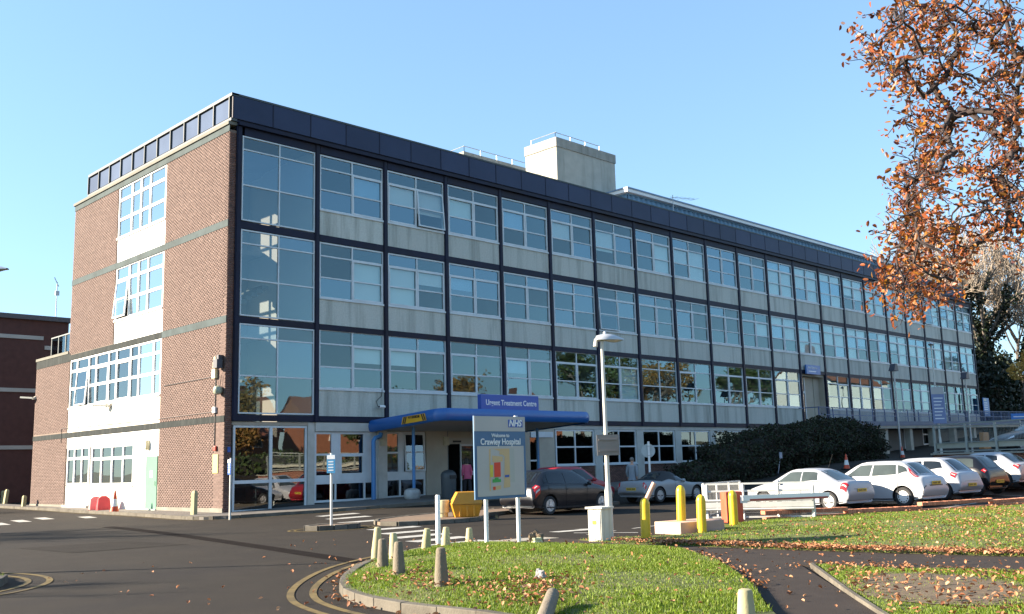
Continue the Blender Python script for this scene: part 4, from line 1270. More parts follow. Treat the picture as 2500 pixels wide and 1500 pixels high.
# ------------------------------------------------------------------ trees
M_BARK = mat('oak_bark', (.045, .032, .030), .95, .3, 6, .6, 18)
M_OAKL = leafmat('oak_leaf', [(.04, .012, .014), (.30, .085, .012), (.44, .17, .06), (.12, .03, .014), (.40, .17, .012), (.06, .016, .018), (.42, .115, .035), (.24, .06, .015)], .45, .35)
OAK = [(-10.12,-31.54,5.8),(-10.1,-31.51,5.71),(-8.94,-30.93,6.17),(-10.8,-31.88,5.39),(-9.31,-31.22,5.94),(-11.04,-31.77,5.1),(-8.53,-30.81,6.19),(-9.41,-30.99,5.78),(-8.42,-30.68,6.12),(-9.84,-31.2,5.43),(-9.3,-30.89,5.62),(-9.57,-31.15,5.44),(-9.77,-31.31,5.25),(-8.88,-31.17,5.81),(-9.76,-31.6,5.38),(-9.37,-31.26,5.55),(-8.42,-31.1,6.42),(-8.71,-31.33,6.19),(-8.89,-31.52,6.14),(-7.08,-30.74,6.71),(-8.72,-31.29,5.97),(-9.07,-31.48,5.68),(-8.3,-31.43,6.41),(-8.7,-31.56,5.74),(-8.72,-31.47,5.66),(-8.75,-31.51,6.05),(-6.7,-30.98,6.8),(-8.07,-31.55,6.27),(-7.91,-31.5,6.18),(-7.34,-31.42,6.21),(-6.34,-31.14,6.94),(-7.79,-31.78,6.35),(-8.07,-31.83,5.89),(-5.84,-31,6.57),(-8.96,-31.9,5.26),(-7.85,-31.71,5.6),(-7.48,-31.29,5.69),(-6.04,-30.94,6.01),(-8.16,-31.93,5.62),(-9.51,-32.17,4.88),(-6.88,-31.51,5.77),(-9.3,-31.32,5.26),(-9.09,-31.3,5.22),(-8.68,-31,5.46),(-8.56,-31.18,5.57),(-8.75,-31.03,5.18),(-9.36,-31.2,4.91),(-7.81,-30.81,5.52),(-7.45,-30.81,5.51),(-8.38,-31.26,5.14),(-8.38,-31.53,5.18),(-7.57,-31.17,5.34),(-7.32,-31.39,5.35),(-8.3,-31.83,4.99),(-7.71,-31.74,5.21),(-8.14,-30.79,5.15),(-8.74,-31.19,4.91),(-8.75,-31.32,4.94),(-8.3,-31.17,4.99),(-8.9,-31.09,4.76),(-8.88,-31.06,4.64),(-10.02,-31.71,4.35),(-7.2,-30.67,5.05),(-8.63,-31.02,4.63),(-8.93,-31.5,4.63),(-7.49,-30.99,4.91),(-7.54,-31.37,5.1),(-7.57,-31.51,5.08),(-6.51,-31.33,5.22),(-5.93,-30.86,5.23),(-7.05,-31.37,4.91),(-6.02,-31.2,5.18),(-6.44,-30.72,5.16),(-9.03,-31.67,5.36),(-8.86,-31.47,5.47),(-7.79,-31.26,6.47),(-9.29,-32.02,5.84),(-8.41,-31.61,6.3),(-6.4,-31.49,6.72),(-6.92,-31.41,6.51),(-6.93,-31.62,6.26),(-8.95,-32.06,4.92),(-7.01,-30.74,7.11),(-8.62,-31.13,6.44),(-8.27,-30.84,4.75),(-8.36,-30.94,4.63),(-10.11,-31.55,4.11),(-9.71,-31.5,4.13),(-9.41,-31.5,4.32),(-6.99,-30.65,5.02),(-9.58,-31.24,4.2),(-8.89,-31.13,4.27),(-8.77,-31.18,4.35),(-8.45,-30.83,4.38),(-8.56,-30.82,4.29),(-8.56,-30.94,4.23),(-9.71,-31.37,3.87),(-11.24,-31.91,3.51),(-8.56,-30.97,4.1),(-8.87,-30.82,4.04),(-8,-30.57,4.2),(-8.85,-31.01,3.94),(-9.46,-31.08,3.76),(-8.56,-30.81,3.92),(-9.88,-31.44,3.59),(-9.8,-31.19,3.55),(-9.59,-31.23,3.58),(-8.69,-30.8,3.7),(-7.23,-30.29,3.94),(-8.3,-30.65,3.66),(-8.19,-30.48,3.67),(-8.74,-30.78,3.47),(-8.53,-30.84,3.59),(-9.55,-30.93,3.47),(-9.46,-30.85,3.35),(-10.38,-31.69,3.18),(-9.88,-31.19,3.16),(-9.86,-31.24,3.14),(-8.18,-30.6,3.35),(-8.2,-30.7,3.43),(-7.79,-30.55,3.39),(-7.58,-30.39,3.39),(-9.23,-30.9,3.22),(-7.71,-30.64,3.46),(-6.89,-30.41,3.56),(-8.32,-31.12,3.99),(-7.58,-30.78,4.16),(-8.31,-31.2,3.98),(-9.47,-31.6,3.78),(-7.76,-31.21,3.91),(-8.66,-31.4,3.68),(-7.99,-31.11,3.74),(-8.57,-31.23,3.64),(-8.09,-30.96,3.68),(-9.85,-31.69,3.3),(-6.57,-30.5,3.82),(-6.72,-31.05,4.98),(-7.86,-31.55,4.63),(-8.53,-31.6,4.4),(-7.66,-31.42,4.63),(-6.94,-31.34,4.89),(-7.59,-31.2,4.52),(-7.41,-31.25,4.44),(-9.27,-31.85,3.91),(-8.69,-31.61,4.03),(-6.54,-31.03,4.45),(-7.22,-31.42,4.54),(-8.51,-31.9,4.32),(-8.05,-31.69,4.23),(-8.56,-31.8,4.02),(-8.26,-31.66,3.92),(-6.42,-31.13,4.25),(-7.44,-31.52,4.09),(-6.39,-31.15,4.14),(-7.02,-31.4,3.88),(-8.41,-31.87,3.92),(-7.73,-31.7,4.33)]
def oak():
    root = empty('oak_tree', (-5.3, -32.6, G(-5.3, -32.6)), 0, 'big oak with orange-brown autumn leaves hanging into the top right corner', 'tree')
    r_ = random.Random(4); g = np.random.default_rng(8)
    base = np.array([-5.3, -32.6, 0.]); top = np.array([-5.2, -32.5, 5.6])
    nodes = [base, np.array([-5.35, -32.55, 2.0]), np.array([-5.25, -32.45, 4.0]), top]
    par = [-1, 0, 1, 2]
    for (dx, dy, dz) in ((-1.5, .5, 1.0), (-2.6, 1.0, 1.2), (.9, -1.0, 1.4), (.2, 1.6, 1.1), (1.8, .6, 1.0), (-.4, -1.6, 1.3), (0, 0, 2.2), (-1.2, -1.4, .9), (-1.0, 1.9, .4)):
        nodes.append(top + np.array([dx, dy, dz])); par.append(3)
    targets = [np.array(p) for p in OAK]
    for _ in range(240):
        a = r_.uniform(0, 2 * PI); rr = 5.2 * r_.uniform(.25, 1) ** .6; zz = r_.uniform(3.8, 12.2)
        k = math.sqrt(max(.1, 1 - ((zz - 7) / 5.6) ** 2))
        p = np.array([-5.2 + rr * k * math.cos(a), -32.6 + rr * k * math.sin(a), zz])
        lat = (p - np.array(CAM)) @ np.array(rt); dep = (p - np.array(CAM)) @ np.array(fwd); vv = (p - np.array(CAM)) @ np.array(up)
        if lat / dep < .62 and -.5 * .63 < vv / dep < .36: continue      # the drooping boughs in OAK fill that side
        targets.append(p)
    order = sorted(range(len(targets)), key=lambda i: np.linalg.norm(targets[i] - top))
    leafc = []
    for i in order:
        t = targets[i]
        best = min(range(1, len(nodes)), key=lambda j: np.linalg.norm(nodes[j] - t) + .25 * np.linalg.norm(nodes[j] - top) + (5 if par[j] < 1 else 0))
        p0 = nodes[best]; mid = (p0 + t) / 2 + g.normal(0, .10, 3) * np.linalg.norm(t - p0) + np.array([0, 0, .08]) * np.linalg.norm(t - p0)
        nodes.append(mid); par.append(best); nodes.append(t); par.append(len(nodes) - 2)
        leafc.append(t)
    w = [0] * len(nodes)
    for i in range(len(nodes) - 1, 0, -1):
        w[i] += 1
        w[par[i]] += w[i]
    rad = [min(.038, .0042 * (x ** .52) + .003) for x in w]
    rad[0] = .42; rad[1] = .36; rad[2] = .33
    S = []
    for i in range(1, len(nodes)):
        a, b = nodes[par[i]], nodes[i]; L_ = np.linalg.norm(b - a)
        ra = min(rad[par[i]], rad[i] * 1.5); rb_ = rad[i] * .85
        k = 4 if L_ > .25 else 2
        pts_ = [a] + [a + (b - a) * q / k + g.normal(0, .055, 3) * L_ for q in range(1, k)] + [b]
        for q in range(k):
            S.append((pts_[q], pts_[q + 1], ra + (rb_ - ra) * q / k, ra + (rb_ - ra) * (q + 1) / k))
    P = []
    for c in leafc:
        for _ in range(r_.randint(5, 9)):
            d_ = g.normal(0, 1, 3); d_[2] -= .15; d_ /= np.linalg.norm(d_)
            L = r_.uniform(.09, .34); e = c + d_ * L; m_ = c + d_ * L * .5 + g.normal(0, .16, 3) * L
            S.append((c, m_, .0055, .0045)); S.append((m_, e, .0045, .003))
            for k in range(r_.randint(3, 8)):
                P.append(e + g.normal(0, .042, 3))
            if r_.random() < .5: P.append(m_ + g.normal(0, .03, 3))
    V, F = segs_np(S[:6], 10)
    big = [s for s in S if s[2] > .05]; small = [s for s in S if s[2] <= .05]
    V, F = segs_np(big, 9); V -= np.array(root.location)
    link('trunk', fast_mesh('trunk', V, F, M_BARK, smooth=True), root)
    V, F = segs_np(small, 4); V -= np.array(root.location)
    tag(link('branches', fast_mesh('branches', V, F, M_BARK), root), kind='stuff')
    V, F = leaves_np(np.array(P), .062, aspect=.5, r=g, fold=.35); V -= np.array(root.location)
    tag(link('crown', fast_mesh('crown', V, F, M_OAKL), root), kind='stuff')
oak()

M_TWIG = mat('pale_twig', (.34, .28, .22), .9, .2, 3)
M_BARK2 = mat('ash_bark', (.12, .10, .085), .95, .3, 4)
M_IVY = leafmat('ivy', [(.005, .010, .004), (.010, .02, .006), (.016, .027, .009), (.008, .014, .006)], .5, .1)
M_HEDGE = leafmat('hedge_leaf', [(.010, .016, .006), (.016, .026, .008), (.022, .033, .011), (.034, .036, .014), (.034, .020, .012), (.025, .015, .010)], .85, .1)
M_AUT = leafmat('autumn_leaf', [(.20, .10, .03), (.30, .16, .04), (.14, .11, .03), (.36, .20, .05), (.10, .10, .03)], .7, .3)
M_GREENL = leafmat('green_leaf', [(.03, .06, .015), (.05, .085, .02), (.07, .10, .03), (.04, .06, .02)], .6, .2)
def bare_tree(name, loc, h, spread, seed, label, r0=.25, levels=5, twig=M_TWIG, upw=.5, ivy=0, ivyr=1.2, n0=5, leaf=None, nleaf=0, lsize=.2, group=None, fork=.28, fine=.012, jit=1.0):
    rr = random.Random(seed); g = np.random.default_rng(seed)
    root = empty(name, (loc[0], loc[1], G(*loc)), 0, label, 'tree', group)
    S = []; T = []
    def grow(p, d, L, r, lev):
        n = 4 if lev < 2 else 3
        pts = [p]
        for i in range(n):
            d = d + g.normal(0, (.10 + .04 * lev) * jit, 3); d[2] += .06 * upw; d /= np.linalg.norm(d)
            q = pts[-1] + d * L / n
            S.append((pts[-1], q, max(r * (1 - i / n * .45), fine), max(r * (1 - (i + 1) / n * .45), fine))); pts.append(q)
        if lev >= levels:
            T.append(pts[-1]); T.append(pts[-2]); return
        k = n0 if lev == 0 else rr.randint(3, 5)
        for c in range(k):
            f = rr.uniform(.35, 1.0) if lev else rr.uniform(fork + .3, 1.0)
            i = min(n - 1, int(f * n)); b = pts[i] + (pts[i + 1] - pts[i]) * (f * n - i if f < 1 else 1)
            a = g.normal(0, 1, 3); a -= d * (a @ d); a /= np.linalg.norm(a) + 1e-9
            nd = d * (1 - spread * .5) + a * spread; nd[2] += upw * .25; nd /= np.linalg.norm(nd)
            grow(b, nd, L * rr.uniform(.5, .72), r * rr.uniform(.42, .6), lev + 1)
    grow(np.zeros(3), np.array([0, 0, 1.]), h * .42, r0, 0)
    big = [s for s in S if s[2] > .06]; small = [s for s in S if s[2] <= .06]
    V, F = segs_np(big, 7); link('trunk', fast_mesh('trunk', V, F, M_BARK2, smooth=True), root)
    V, F = segs_np(small, 3); tag(link('crown', fast_mesh('crown', V, F, twig), root), kind='stuff')
    if nleaf:
        T_ = np.array(T); P = T_[g.integers(0, len(T_), nleaf)] + g.normal(0, .35, (nleaf, 3))
        V, F = leaves_np(P, lsize, aspect=.7, r=g); tag(link('leaves', fast_mesh('leaves', V, F, leaf), root), kind='stuff')
    if ivy:
        bs = [s for s in S if s[2] > r0 * .22]
        P = []
        for _ in range(ivy):
            s = bs[rr.randrange(len(bs))] if rr.random() < .55 else bs[rr.randrange(min(4, len(bs)))]
            t = rr.random(); c = s[0] + (s[1] - s[0]) * t; k = ivyr * max(.25, 1 - c[2] / (h * .75))
            P.append(c + g.normal(0, k * .45, 3))
        V, F = leaves_np(np.array(P), .32, aspect=.8, r=g); tag(link('ivy', fast_mesh('ivy', V, F, M_IVY), root), kind='stuff')
    return root
def leaf_cloud(root, name, blobs, n, size, m, seed, core=True, corem=None, aspect=.6):
    """leaf clumps spread through several ellipsoids (cx,cy,cz,rx,ry,rz), relative to the root"""
    g = np.random.default_rng(seed); P = []; tot = sum(b[3] * b[4] + b[4] * b[5] + b[3] * b[5] for b in blobs)
    for b in blobs:
        k = int(n * (b[3] * b[4] + b[4] * b[5] + b[3] * b[5]) / tot); d = g.normal(size=(k, 3)); d /= np.linalg.norm(d, axis=1, keepdims=True)
        lump = 1 + .16 * np.sin(d[:, 0] * 7 + b[0]) * np.cos(d[:, 1] * 6 + b[1]) + .12 * np.sin(d[:, 2] * 11 + b[2])
        rr = g.uniform(.55, 1.08, k) ** .5 * lump
        P.append(np.array(b[:3]) + d * np.array(b[3:6]) * rr[:, None])
    P = np.concatenate(P)
    V, F = leaves_np(P, size, aspect=aspect, r=g)
    o = tag(link(name, fast_mesh(name, V, F, m), root), kind='stuff')
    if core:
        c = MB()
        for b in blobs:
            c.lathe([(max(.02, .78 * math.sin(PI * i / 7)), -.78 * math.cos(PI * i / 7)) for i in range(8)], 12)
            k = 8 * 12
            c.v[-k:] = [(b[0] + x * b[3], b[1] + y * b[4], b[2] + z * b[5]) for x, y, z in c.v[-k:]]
        c.build('inner_shade', corem or mat('foliage_shade', (.018, .018, .012), .95, .3, 3), root)  # solid dark core: shade inside the foliage put into its colour
    return o
# hedge in front of the facade
hd = empty('hedge', (30, -7.5, G(30, -7.5)), 0, 'tall dark overgrown hedge in the shade between the roadster and the bridge', 'hedge')
hb = []
for (x, y, rx, ry, h) in ((20.6, -7.6, 2.2, 1.5, 1.0), (23.3, -7.7, 2.4, 1.8, 1.7), (25.9, -7.4, 2.3, 1.9, 2.2), (28.6, -7.7, 2.5, 2.0, 2.3), (31.3, -7.4, 2.3, 2.0, 2.2), (34.0, -7.2, 2.2, 2.0, 2.6), (36.6, -7.1, 2.2, 1.9, 2.35), (38.3, -6.9, 1.6, 1.7, 1.8)):
    zb_ = G(x, y) - G(30, -7.5)
    hb.append((x - 30, y + 7.5, zb_ + (G(x, y) * 0 + h) * .5 - .2, rx, ry, h * .5 + .35))
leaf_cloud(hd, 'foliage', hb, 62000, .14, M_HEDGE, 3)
tag(MB().tube([(24.7, -9.4, .9), (24.9, -9.5, 1.9)], .02, 6).box(24.78, 24.98, -9.53, -9.48, 1.62, 1.92).build('garden_marker', mat('grey_plate', (.35, .36, .42), .6)), 'small pale grey plate half hidden in the front of the dark hedge', 'sign')
# right background
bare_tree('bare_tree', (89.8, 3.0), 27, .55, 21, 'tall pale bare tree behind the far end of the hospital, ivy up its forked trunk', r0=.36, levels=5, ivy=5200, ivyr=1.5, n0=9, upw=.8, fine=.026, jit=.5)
bare_tree('bare_tree', (93, 9.2), 27, .5, 24, 'slender bare tree with pale upright twigs just left of the ivy-clad tree', r0=.2, levels=5, n0=9, upw=.9, fine=.026, jit=.5)
bare_tree('bare_tree', (95, 2.2), 22, .6, 33, 'dark leaning bare tree at the right edge above the yellow shrub', r0=.3, levels=5, ivy=2200, ivyr=1.2, n0=6, twig=M_BARK2, upw=.5, fine=.03)
bare_tree('bare_tree', (104, 5), 24, .5, 37, 'thin-twigged bare tree behind the ivy-clad one', r0=.2, levels=5, n0=8, upw=.85, fine=.026, jit=.5)
eg = empty('evergreen_thicket', (84, .2, G(84, .2)), 0, 'dark evergreen thicket at the foot of the bare trees beside the building end', 'shrub')
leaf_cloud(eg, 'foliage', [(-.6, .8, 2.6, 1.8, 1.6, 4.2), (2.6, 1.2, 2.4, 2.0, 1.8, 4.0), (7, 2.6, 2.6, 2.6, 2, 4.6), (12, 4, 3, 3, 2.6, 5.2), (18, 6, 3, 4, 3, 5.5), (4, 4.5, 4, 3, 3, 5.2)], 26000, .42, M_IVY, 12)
ys = empty('yellow_shrub', (80.6, -2.9, G(80.6, -2.9)), 0, 'clump of yellow autumn leaves hanging in front of the dark thicket at right', 'shrub')
leaf_cloud(ys, 'foliage', [(0, 0, 5.6, 1.1, 1.0, .8), (1.0, -.8, 6.8, .9, .9, .9)], 700, .30, leafmat('yellow_leaf', [(.45, .28, .06), (.55, .36, .09), (.38, .22, .05)], .6, .3), 5, core=False)
MB().tube([(0, 0, 0), (.3, -.1, 4), (.8, -.6, 6.8)], .09, 6).build('stem', M_BARK2, ys)
fr_ = empty('far_roof', (130, 20, G(110, 20)), 0, 'brown tiled roof of a far house glimpsed between the ivy-clad trees', 'house')
hm = MB().add([(-9, -5, 5), (9, -5, 5), (9, 5, 5), (-9, 5, 5), (-9, 0, 9), (9, 0, 9)], [(0, 1, 5, 4), (2, 3, 4, 5), (1, 2, 5), (3, 0, 4)])
hm.build('roof', mat('brown_tile', (.20, .12, .062), .85, .2, 2), fr_); MB().box(-8.6, 8.6, -4.6, 4.6, -1, 5.1).build('wall', M_DB, fr_)

# things across the road: they show only in the window panes and through their shade
for i, (x, y, h, s) in enumerate(((31, -57, 11, 51), (45, -50, 9.5, 52), (60, -56, 12, 53), (74, -46, 17, 54), (90, -47, 17, 55), (106, -45, 15, 57))):
    bare_tree('street_tree', (x, y), h, .6, s, ('half-bare autumn tree across the road, mirrored in the %s panes' % ('corner stairwell', 'first office', 'entrance-side', 'middle', 'hedge-side', 'bridge-side')[i]), r0=.3, levels=4, twig=M_BARK2, leaf=M_AUT if i % 2 == 0 else M_GREENL, nleaf=5200, lsize=.36, n0=7, group='trees across the road', fine=.02)
bk = empty('boundary_hedge', (48, -44, 1.4), 0, 'long clipped green hedge across the road, seen mirrored in the ground-floor glass', 'hedge')
leaf_cloud(bk, 'foliage', [(-34 + i * 6.5, (i % 3) * .5, .6, 4, 1.2, 1.6) for i in range(12)], 14000, .34, M_GREENL, 7)
def house(loc, w, d_, h, wallm, label, rz=0, roofm=None):
    r_ = empty('brick_house' if wallm is not M_WHITE else 'white_house', (loc[0], loc[1], G(*loc)), rz, label, 'house')
    MB().box(-w / 2, w / 2, -d_ / 2, d_ / 2, -.5, h).add([(-w / 2, -d_ / 2, h), (-w / 2, d_ / 2, h), (-w / 2, 0, h + d_ * .42)], [(0, 1, 2)]).add([(w / 2, -d_ / 2, h), (w / 2, d_ / 2, h), (w / 2, 0, h + d_ * .42)], [(0, 2, 1)]).build('wall', wallm, r_)
    e = .35
    rf = MB().add([(-w / 2 - e, -d_ / 2 - e, h - .2), (w / 2 + e, -d_ / 2 - e, h - .2), (w / 2 + e, 0, h + d_ * .42 + .1), (-w / 2 - e, 0, h + d_ * .42 + .1), (-w / 2 - e, d_ / 2 + e, h - .2), (w / 2 + e, d_ / 2 + e, h - .2)], [(0, 1, 2, 3), (3, 2, 5, 4)]).build('roof', roofm or mat('red_tile', (.20, .075, .045), .85, .2, 3), r_)
    MB().box(w * .25, w * .25 + .8, -.5, .5, h + d_ * .25, h + d_ * .42 + 1.2).build('chimney', M_DB, rf)
    for k in range(3):
        for z in (1.0, 3.6):
            if z + 1.3 > h: continue
            f = MB().box(-.75, .75, 0, .08, 0, 1.3).build('window', M_WHITE, r_, loc=(-w / 3 + k * w / 3, d_ / 2, z))
            for a in (-.7, .03): MB().box(a, a + .66, .08, .09, .07, 1.23).build('pane', mat('dark_pane', (.03, .035, .04), .1), f)
    return r_
M_HBR = mat('house_brick', (.24, .10, .055), .9, .2, 3)
house((14, -62), 14, 8, 5.4, M_HBR, 'red brick house across the road, reflected in the corner ground-floor glazing')
house((33, -66), 14, 8, 5.4, M_HBR, 'red brick house across the road, reflected in the panes by the entrance')
house((54, -68), 15, 8, 5.4, M_HBR, 'red brick house across the road, reflected in the panes above the roadster')
house((76, -64), 15, 8, 5.4, M_HBR, 'red brick house across the road, reflected in the far row of panes')
house((98, -26), 12, 9, 6.6, M_WHITE, 'white gabled house past the upper car park, reflected brightly beside the bridge door', R(180))
# trees left of the picture whose thin shade streaks the road and the end wall
bare_tree('roadside_tree', (-24, 11), 12, .55, 61, 'bare tree left of the road, its shade streaking the tarmac', r0=.28, levels=4, twig=M_BARK2, n0=7, fine=.02)
bare_tree('roadside_tree', (-27.5, -3.5), 11, .55, 62, 'bare tree further left, throwing long thin shadows across the near road', r0=.26, levels=4, twig=M_BARK2, n0=7, fine=.02)
bare_tree('roadside_tree', (-17, 26), 10, .6, 63, 'bare tree whose branch shadows fall on the brick end wall', r0=.18, levels=4, twig=M_BARK2, n0=6, fine=.015)

# ------------------------------------------------------------------ grass blades and fallen leaves
M_BLADE = leafmat('grass_blade', [(.06, .11, .005), (.11, .19, .006), (.16, .25, .010), (.21, .28, .02), (.085, .145, .006), (.24, .24, .05)], .6, .35)
M_FALL = leafmat('fallen_leaf', [(.18, .065, .03), (.36, .14, .055), (.46, .22, .10), (.28, .10, .04), (.52, .29, .15), (.12, .045, .025)], .7, .1)
def sample(poly, n, g, box=None):
    xs = [p[0] for p in poly]; ys = [p[1] for p in poly]
    b = box or (min(xs), max(xs), min(ys), max(ys)); out = []
    tot = 0
    while tot < n:
        P = np.c_[g.uniform(b[0], b[1], n * 2), g.uniform(b[2], b[3], n * 2)]
        P = P[inpoly(P, poly)]; out.append(P); tot += len(P)
    return np.concatenate(out)[:n]
def patch_noise(P):
    x, y = P[:, 0], P[:, 1]
    return .5 + .25 * np.sin(x * 1.7 + 1.3 * np.sin(y * 1.1)) + .25 * np.sin(y * 2.3 + 1.7 * np.sin(x * .9))
def blades(key, n, box, hgt, seed, name='grass', thin=None):
    g = np.random.default_rng(seed); pl, dz, hf = GR[key]
    P = sample(pl, n, g, box)
    if thin is not None: P = P[g.uniform(size=len(P)) > thin(P)]
    n = len(P); z = gnp(P) + dz + hf(P)
    a = g.uniform(0, 2 * PI, n); h = hgt * g.uniform(.5, 1.3, n) * (.7 + .6 * patch_noise(P)); w = g.uniform(.006, .011, n)
    base = np.c_[P, z - .01]; dx = np.c_[np.cos(a), np.sin(a), np.zeros(n)]; le = np.c_[g.normal(0, .35, (n, 2)), np.ones(n)] * h[:, None]
    V = np.stack([base - dx * w[:, None], base + dx * w[:, None], base + le], 1).reshape(-1, 3)
    F = np.arange(n * 3).reshape(-1, 3)
    return tag(link(name, fast_mesh(name, V, F, M_BLADE)), kind='stuff')
bald = lambda P: np.where(inpoly(P, soil_poly), np.clip(polydist(P, soil_poly) / .35, .3, .96), 0)
soil_poly = smoothpoly([(-7.0, -28.75), (-6.0, -28.7), (-5.5, -29.3), (-5.6, -30.2), (-6.6, -31.2), (-8.2, -31.4), (-8.25, -30.1)], 2)
M_SOIL = mat('bare_soil', (.105, .075, .045), .95, .3, 3, .5, 25, dirt=(.07, .06, .03, .6), dirt_scale=1.5)
so_ = drape('bare_soil', soil_poly, .05 + .012, M_SOIL, .5, 0, H_TRI)
bald2 = lambda P: np.clip(.9 - np.hypot((P[:, 0] + 9.6) / .9, (P[:, 1] + 24.6) / .7), 0, .8)
wear = lambda P: np.clip(1.15 - 2.1 * patch_noise(P), 0, .55)
blades('isl', 110000, (-12, -4, -29.5, -19.5), .040, 1, thin=lambda P: np.maximum(bald2(P), wear(P)))
blades('bank', 90000, (-3.2, 13, -30, -20.4), .042, 2, thin=lambda P: wear(P) * .8)
blades('tri', 34000, (-9, -4, -31.5, -27.4), .042, 3, thin=lambda P: np.maximum(bald(P), wear(P)))
blades('left', 5000, None, .06, 4)
def fallen(P, hfun, seed, size=.085, name='fallen_leaves', lift=.02):
    g = np.random.default_rng(seed); z = hfun(P) + g.uniform(.005, lift * 2, len(P))
    V, F = leaves_np(np.c_[P, z], size, flat=.55, aspect=.62, r=g, fold=.5)
    return tag(link(name, fast_mesh(name, V, F, M_FALL)), kind='stuff')
def hgr(key):
    pl, dz, hf = GR[key]
    return lambda P: gnp(P) + dz + hf(P) + .02
g = np.random.default_rng(77)
def near_line(pts, n, w, one=False):
    q = np.array(dense(pts, .1)); i = g.integers(0, len(q), n)
    o = g.normal(0, w, (n, 2))
    return q[i] + o
Pb = sample(bank_grass, 5200, g, (-3.2, 14, -30.5, -20.6)); keep = g.uniform(size=len(Pb)) < np.clip(.10 + .9 * np.clip((-Pb[:, 1] - 21.3) / 6, 0, 1) * (.35 + patch_noise(Pb)), 0, 1); Pb = Pb[keep]
edge = near_line([(-2.95, -23.0), (-2.83, -26.34), (-2.35, -29.5)], 2300, .13); edge[:, 0] += np.abs(g.normal(0, .16, len(edge))); 
edge2 = near_line([(-2.9, -21.9), (-2.95, -23.4)], 220, .10)
fallen(Pb[inpoly(Pb, bank_grass)], hgr('bank'), 1, .06)
fallen(np.concatenate([edge, edge2]), lambda P: gnp(P) + .06 + .02 * g.uniform(size=len(P)), 2, .062)
Pt = sample(tri_grass, 620, g, (-9, -4, -31.5, -27.3)); fallen(Pt, hgr('tri'), 3, .062)
Pi = sample(isl_grass, 230, g, (-12, -4, -29.5, -19.5))
pile = g.normal(0, 1, (330, 2)) * np.array([.62, .36]) @ np.array([[.7, .7], [-.7, .7]]) + np.array([-10.4, -26.75])
pile2 = g.normal(0, .28, (90, 2)) + np.array([-10.55, -25.3]); pile3 = g.normal(0, .5, (120, 2)) + np.array([-10.2, -24.0])
Pi = np.concatenate([Pi, pile, pile2, pile3]); Pi = Pi[inpoly(Pi, isl_grass)]
fallen(Pi, hgr('isl'), 4, .056)
Pp = np.concatenate([near_line([(-4.15, -24.4), (-5.53, -26.06), (-7.86, -28.17)], 300, .14), near_line([(-5.1, -27.45), (-4.7, -28.7)], 160, .2), sample(path_poly, 230, g, (-9, -2, -31, -21))])
Pp = Pp[inpoly(Pp, path_poly)]
fallen(Pp, lambda P: gnp(P) + .035, 5, .06)
kq = near_line(offset(ks, .18), 190, .07); kq = kq[~inpoly(kq, isl_grass)]
fallen(kq, lambda P: gnp(P) + .005, 6, .075)
fallen(sample([(-13, -30), (-13, -18), (-6, -14), (-2, -19), (-8, -21), (-12, -25)], 70, g), lambda P: gnp(P) + .005, 7, .07)
# ------------------------------------------------------------------ street furniture
M_CREAMB = mat('cream_bollard', (.37, .335, .18), .8, .12, 6, .15, 30, dirt=(.30, .27, .18, .7), dirt_scale=5, objvar=.1)
M_CONCB = mat('concrete_bollard', (.17, .14, .10), .92, .15, 8, .4, 40, dirt=(.13, .115, .09, .7), dirt_scale=6)
M_YELB = mat('yellow_bollard', (.66, .43, .015), .38, .06, 3, dirt=(.35, .22, .03, .4), dirt_scale=4)
M_STEELP = mat('white_post', (.70, .71, .70), .4, .08, 4)
M_LAMPP = mat('lamp_post_paint', (.58, .56, .50), .45, .1, 3)
def round_bollard(h, r0, r1):
    return MB().lathe([(r0, -.12), (r0, .02), (r0 * .97, h * .3), (r1, h - .03), (r1 * .85, h - .006), (r1 * .55, h)], 16).mesh('bollard', M_CREAMB, smooth=True)
def put(name, me, x, y, label, cat, group=None, rz=0, tilt=(0, 0), m=None, dz=0, sc=None):
    o = link(name, me, None, (x, y, glevel(x, y) + dz), (tilt[0], tilt[1], rz))
    if m:
        o.data = me.copy(); o.data.materials[0] = m
    if sc: o.scale = sc
    return tag(o, label, cat, group)
rb_me = round_bollard(.44, .115, .078)
gB = 'stubby bollards on the foreground grass island'
for x, y, h, m, t, lab in ((-8.22, -20.87, .56, M_CREAMB, (.0, .06), 'tall cream-painted bollard at the kerb nearest the zebra crossing, tallest of its cluster'),
                           (-9.29, -22.49, .44, M_CONCB, (0, .03), 'bare grey-brown concrete bollard in front of the tall cream one'),
                           (-8.24, -21.41, .43, M_CREAMB, (0, .16), 'leaning cream bollard behind the second bare concrete one'),
                           (-9.98, -23.78, .47, M_CONCB, (0, -.10), 'bare concrete bollard leaning over the bald patch of grass'),
                           (-6.77, -20.47, .40, M_CREAMB, (0, .14), 'small leaning cream bollard left of the slim white post'),
                           (-6.16, -20.32, .37, M_CREAMB, (0, .05), 'small upright cream bollard right of the slim white post'),
                           (-10.52, -25.34, .48, M_CONCB, (0, .02), 'stout bare concrete bollard standing alone among fallen leaves on the grass'),
                           (-4.85, -19.55, .40, M_CREAMB, (0, 0), 'cream bollard partly hidden behind the left leg of the welcome sign'),
                           (-11.6, -30.45, .47, M_CREAMB, (0, .02), 'chipped cream bollard cut off by the bottom edge beside the path')):
    put('bollard', rb_me, x, y, lab, 'bollard', gB, random.uniform(0, 6), t, m, -.01, (.78, .78, h / .44))
fb_ = MB().lathe([(.088, 0), (.085, .1), (.07, .95), (.045, 1.0)], 16).mesh('bollard', M_CONCB, smooth=True)
d_ = Vector((-10.81, -27.58, .34)) - Vector((-11.75, -28.25, .08))
o = link('bollard', fb_, None, (-11.75, -28.25, .09), d_.to_track_quat('Z', 'Y').to_euler())
tag(o, 'toppled concrete bollard lying in a drift of brown leaves', 'bollard', gB)
sq = MB()
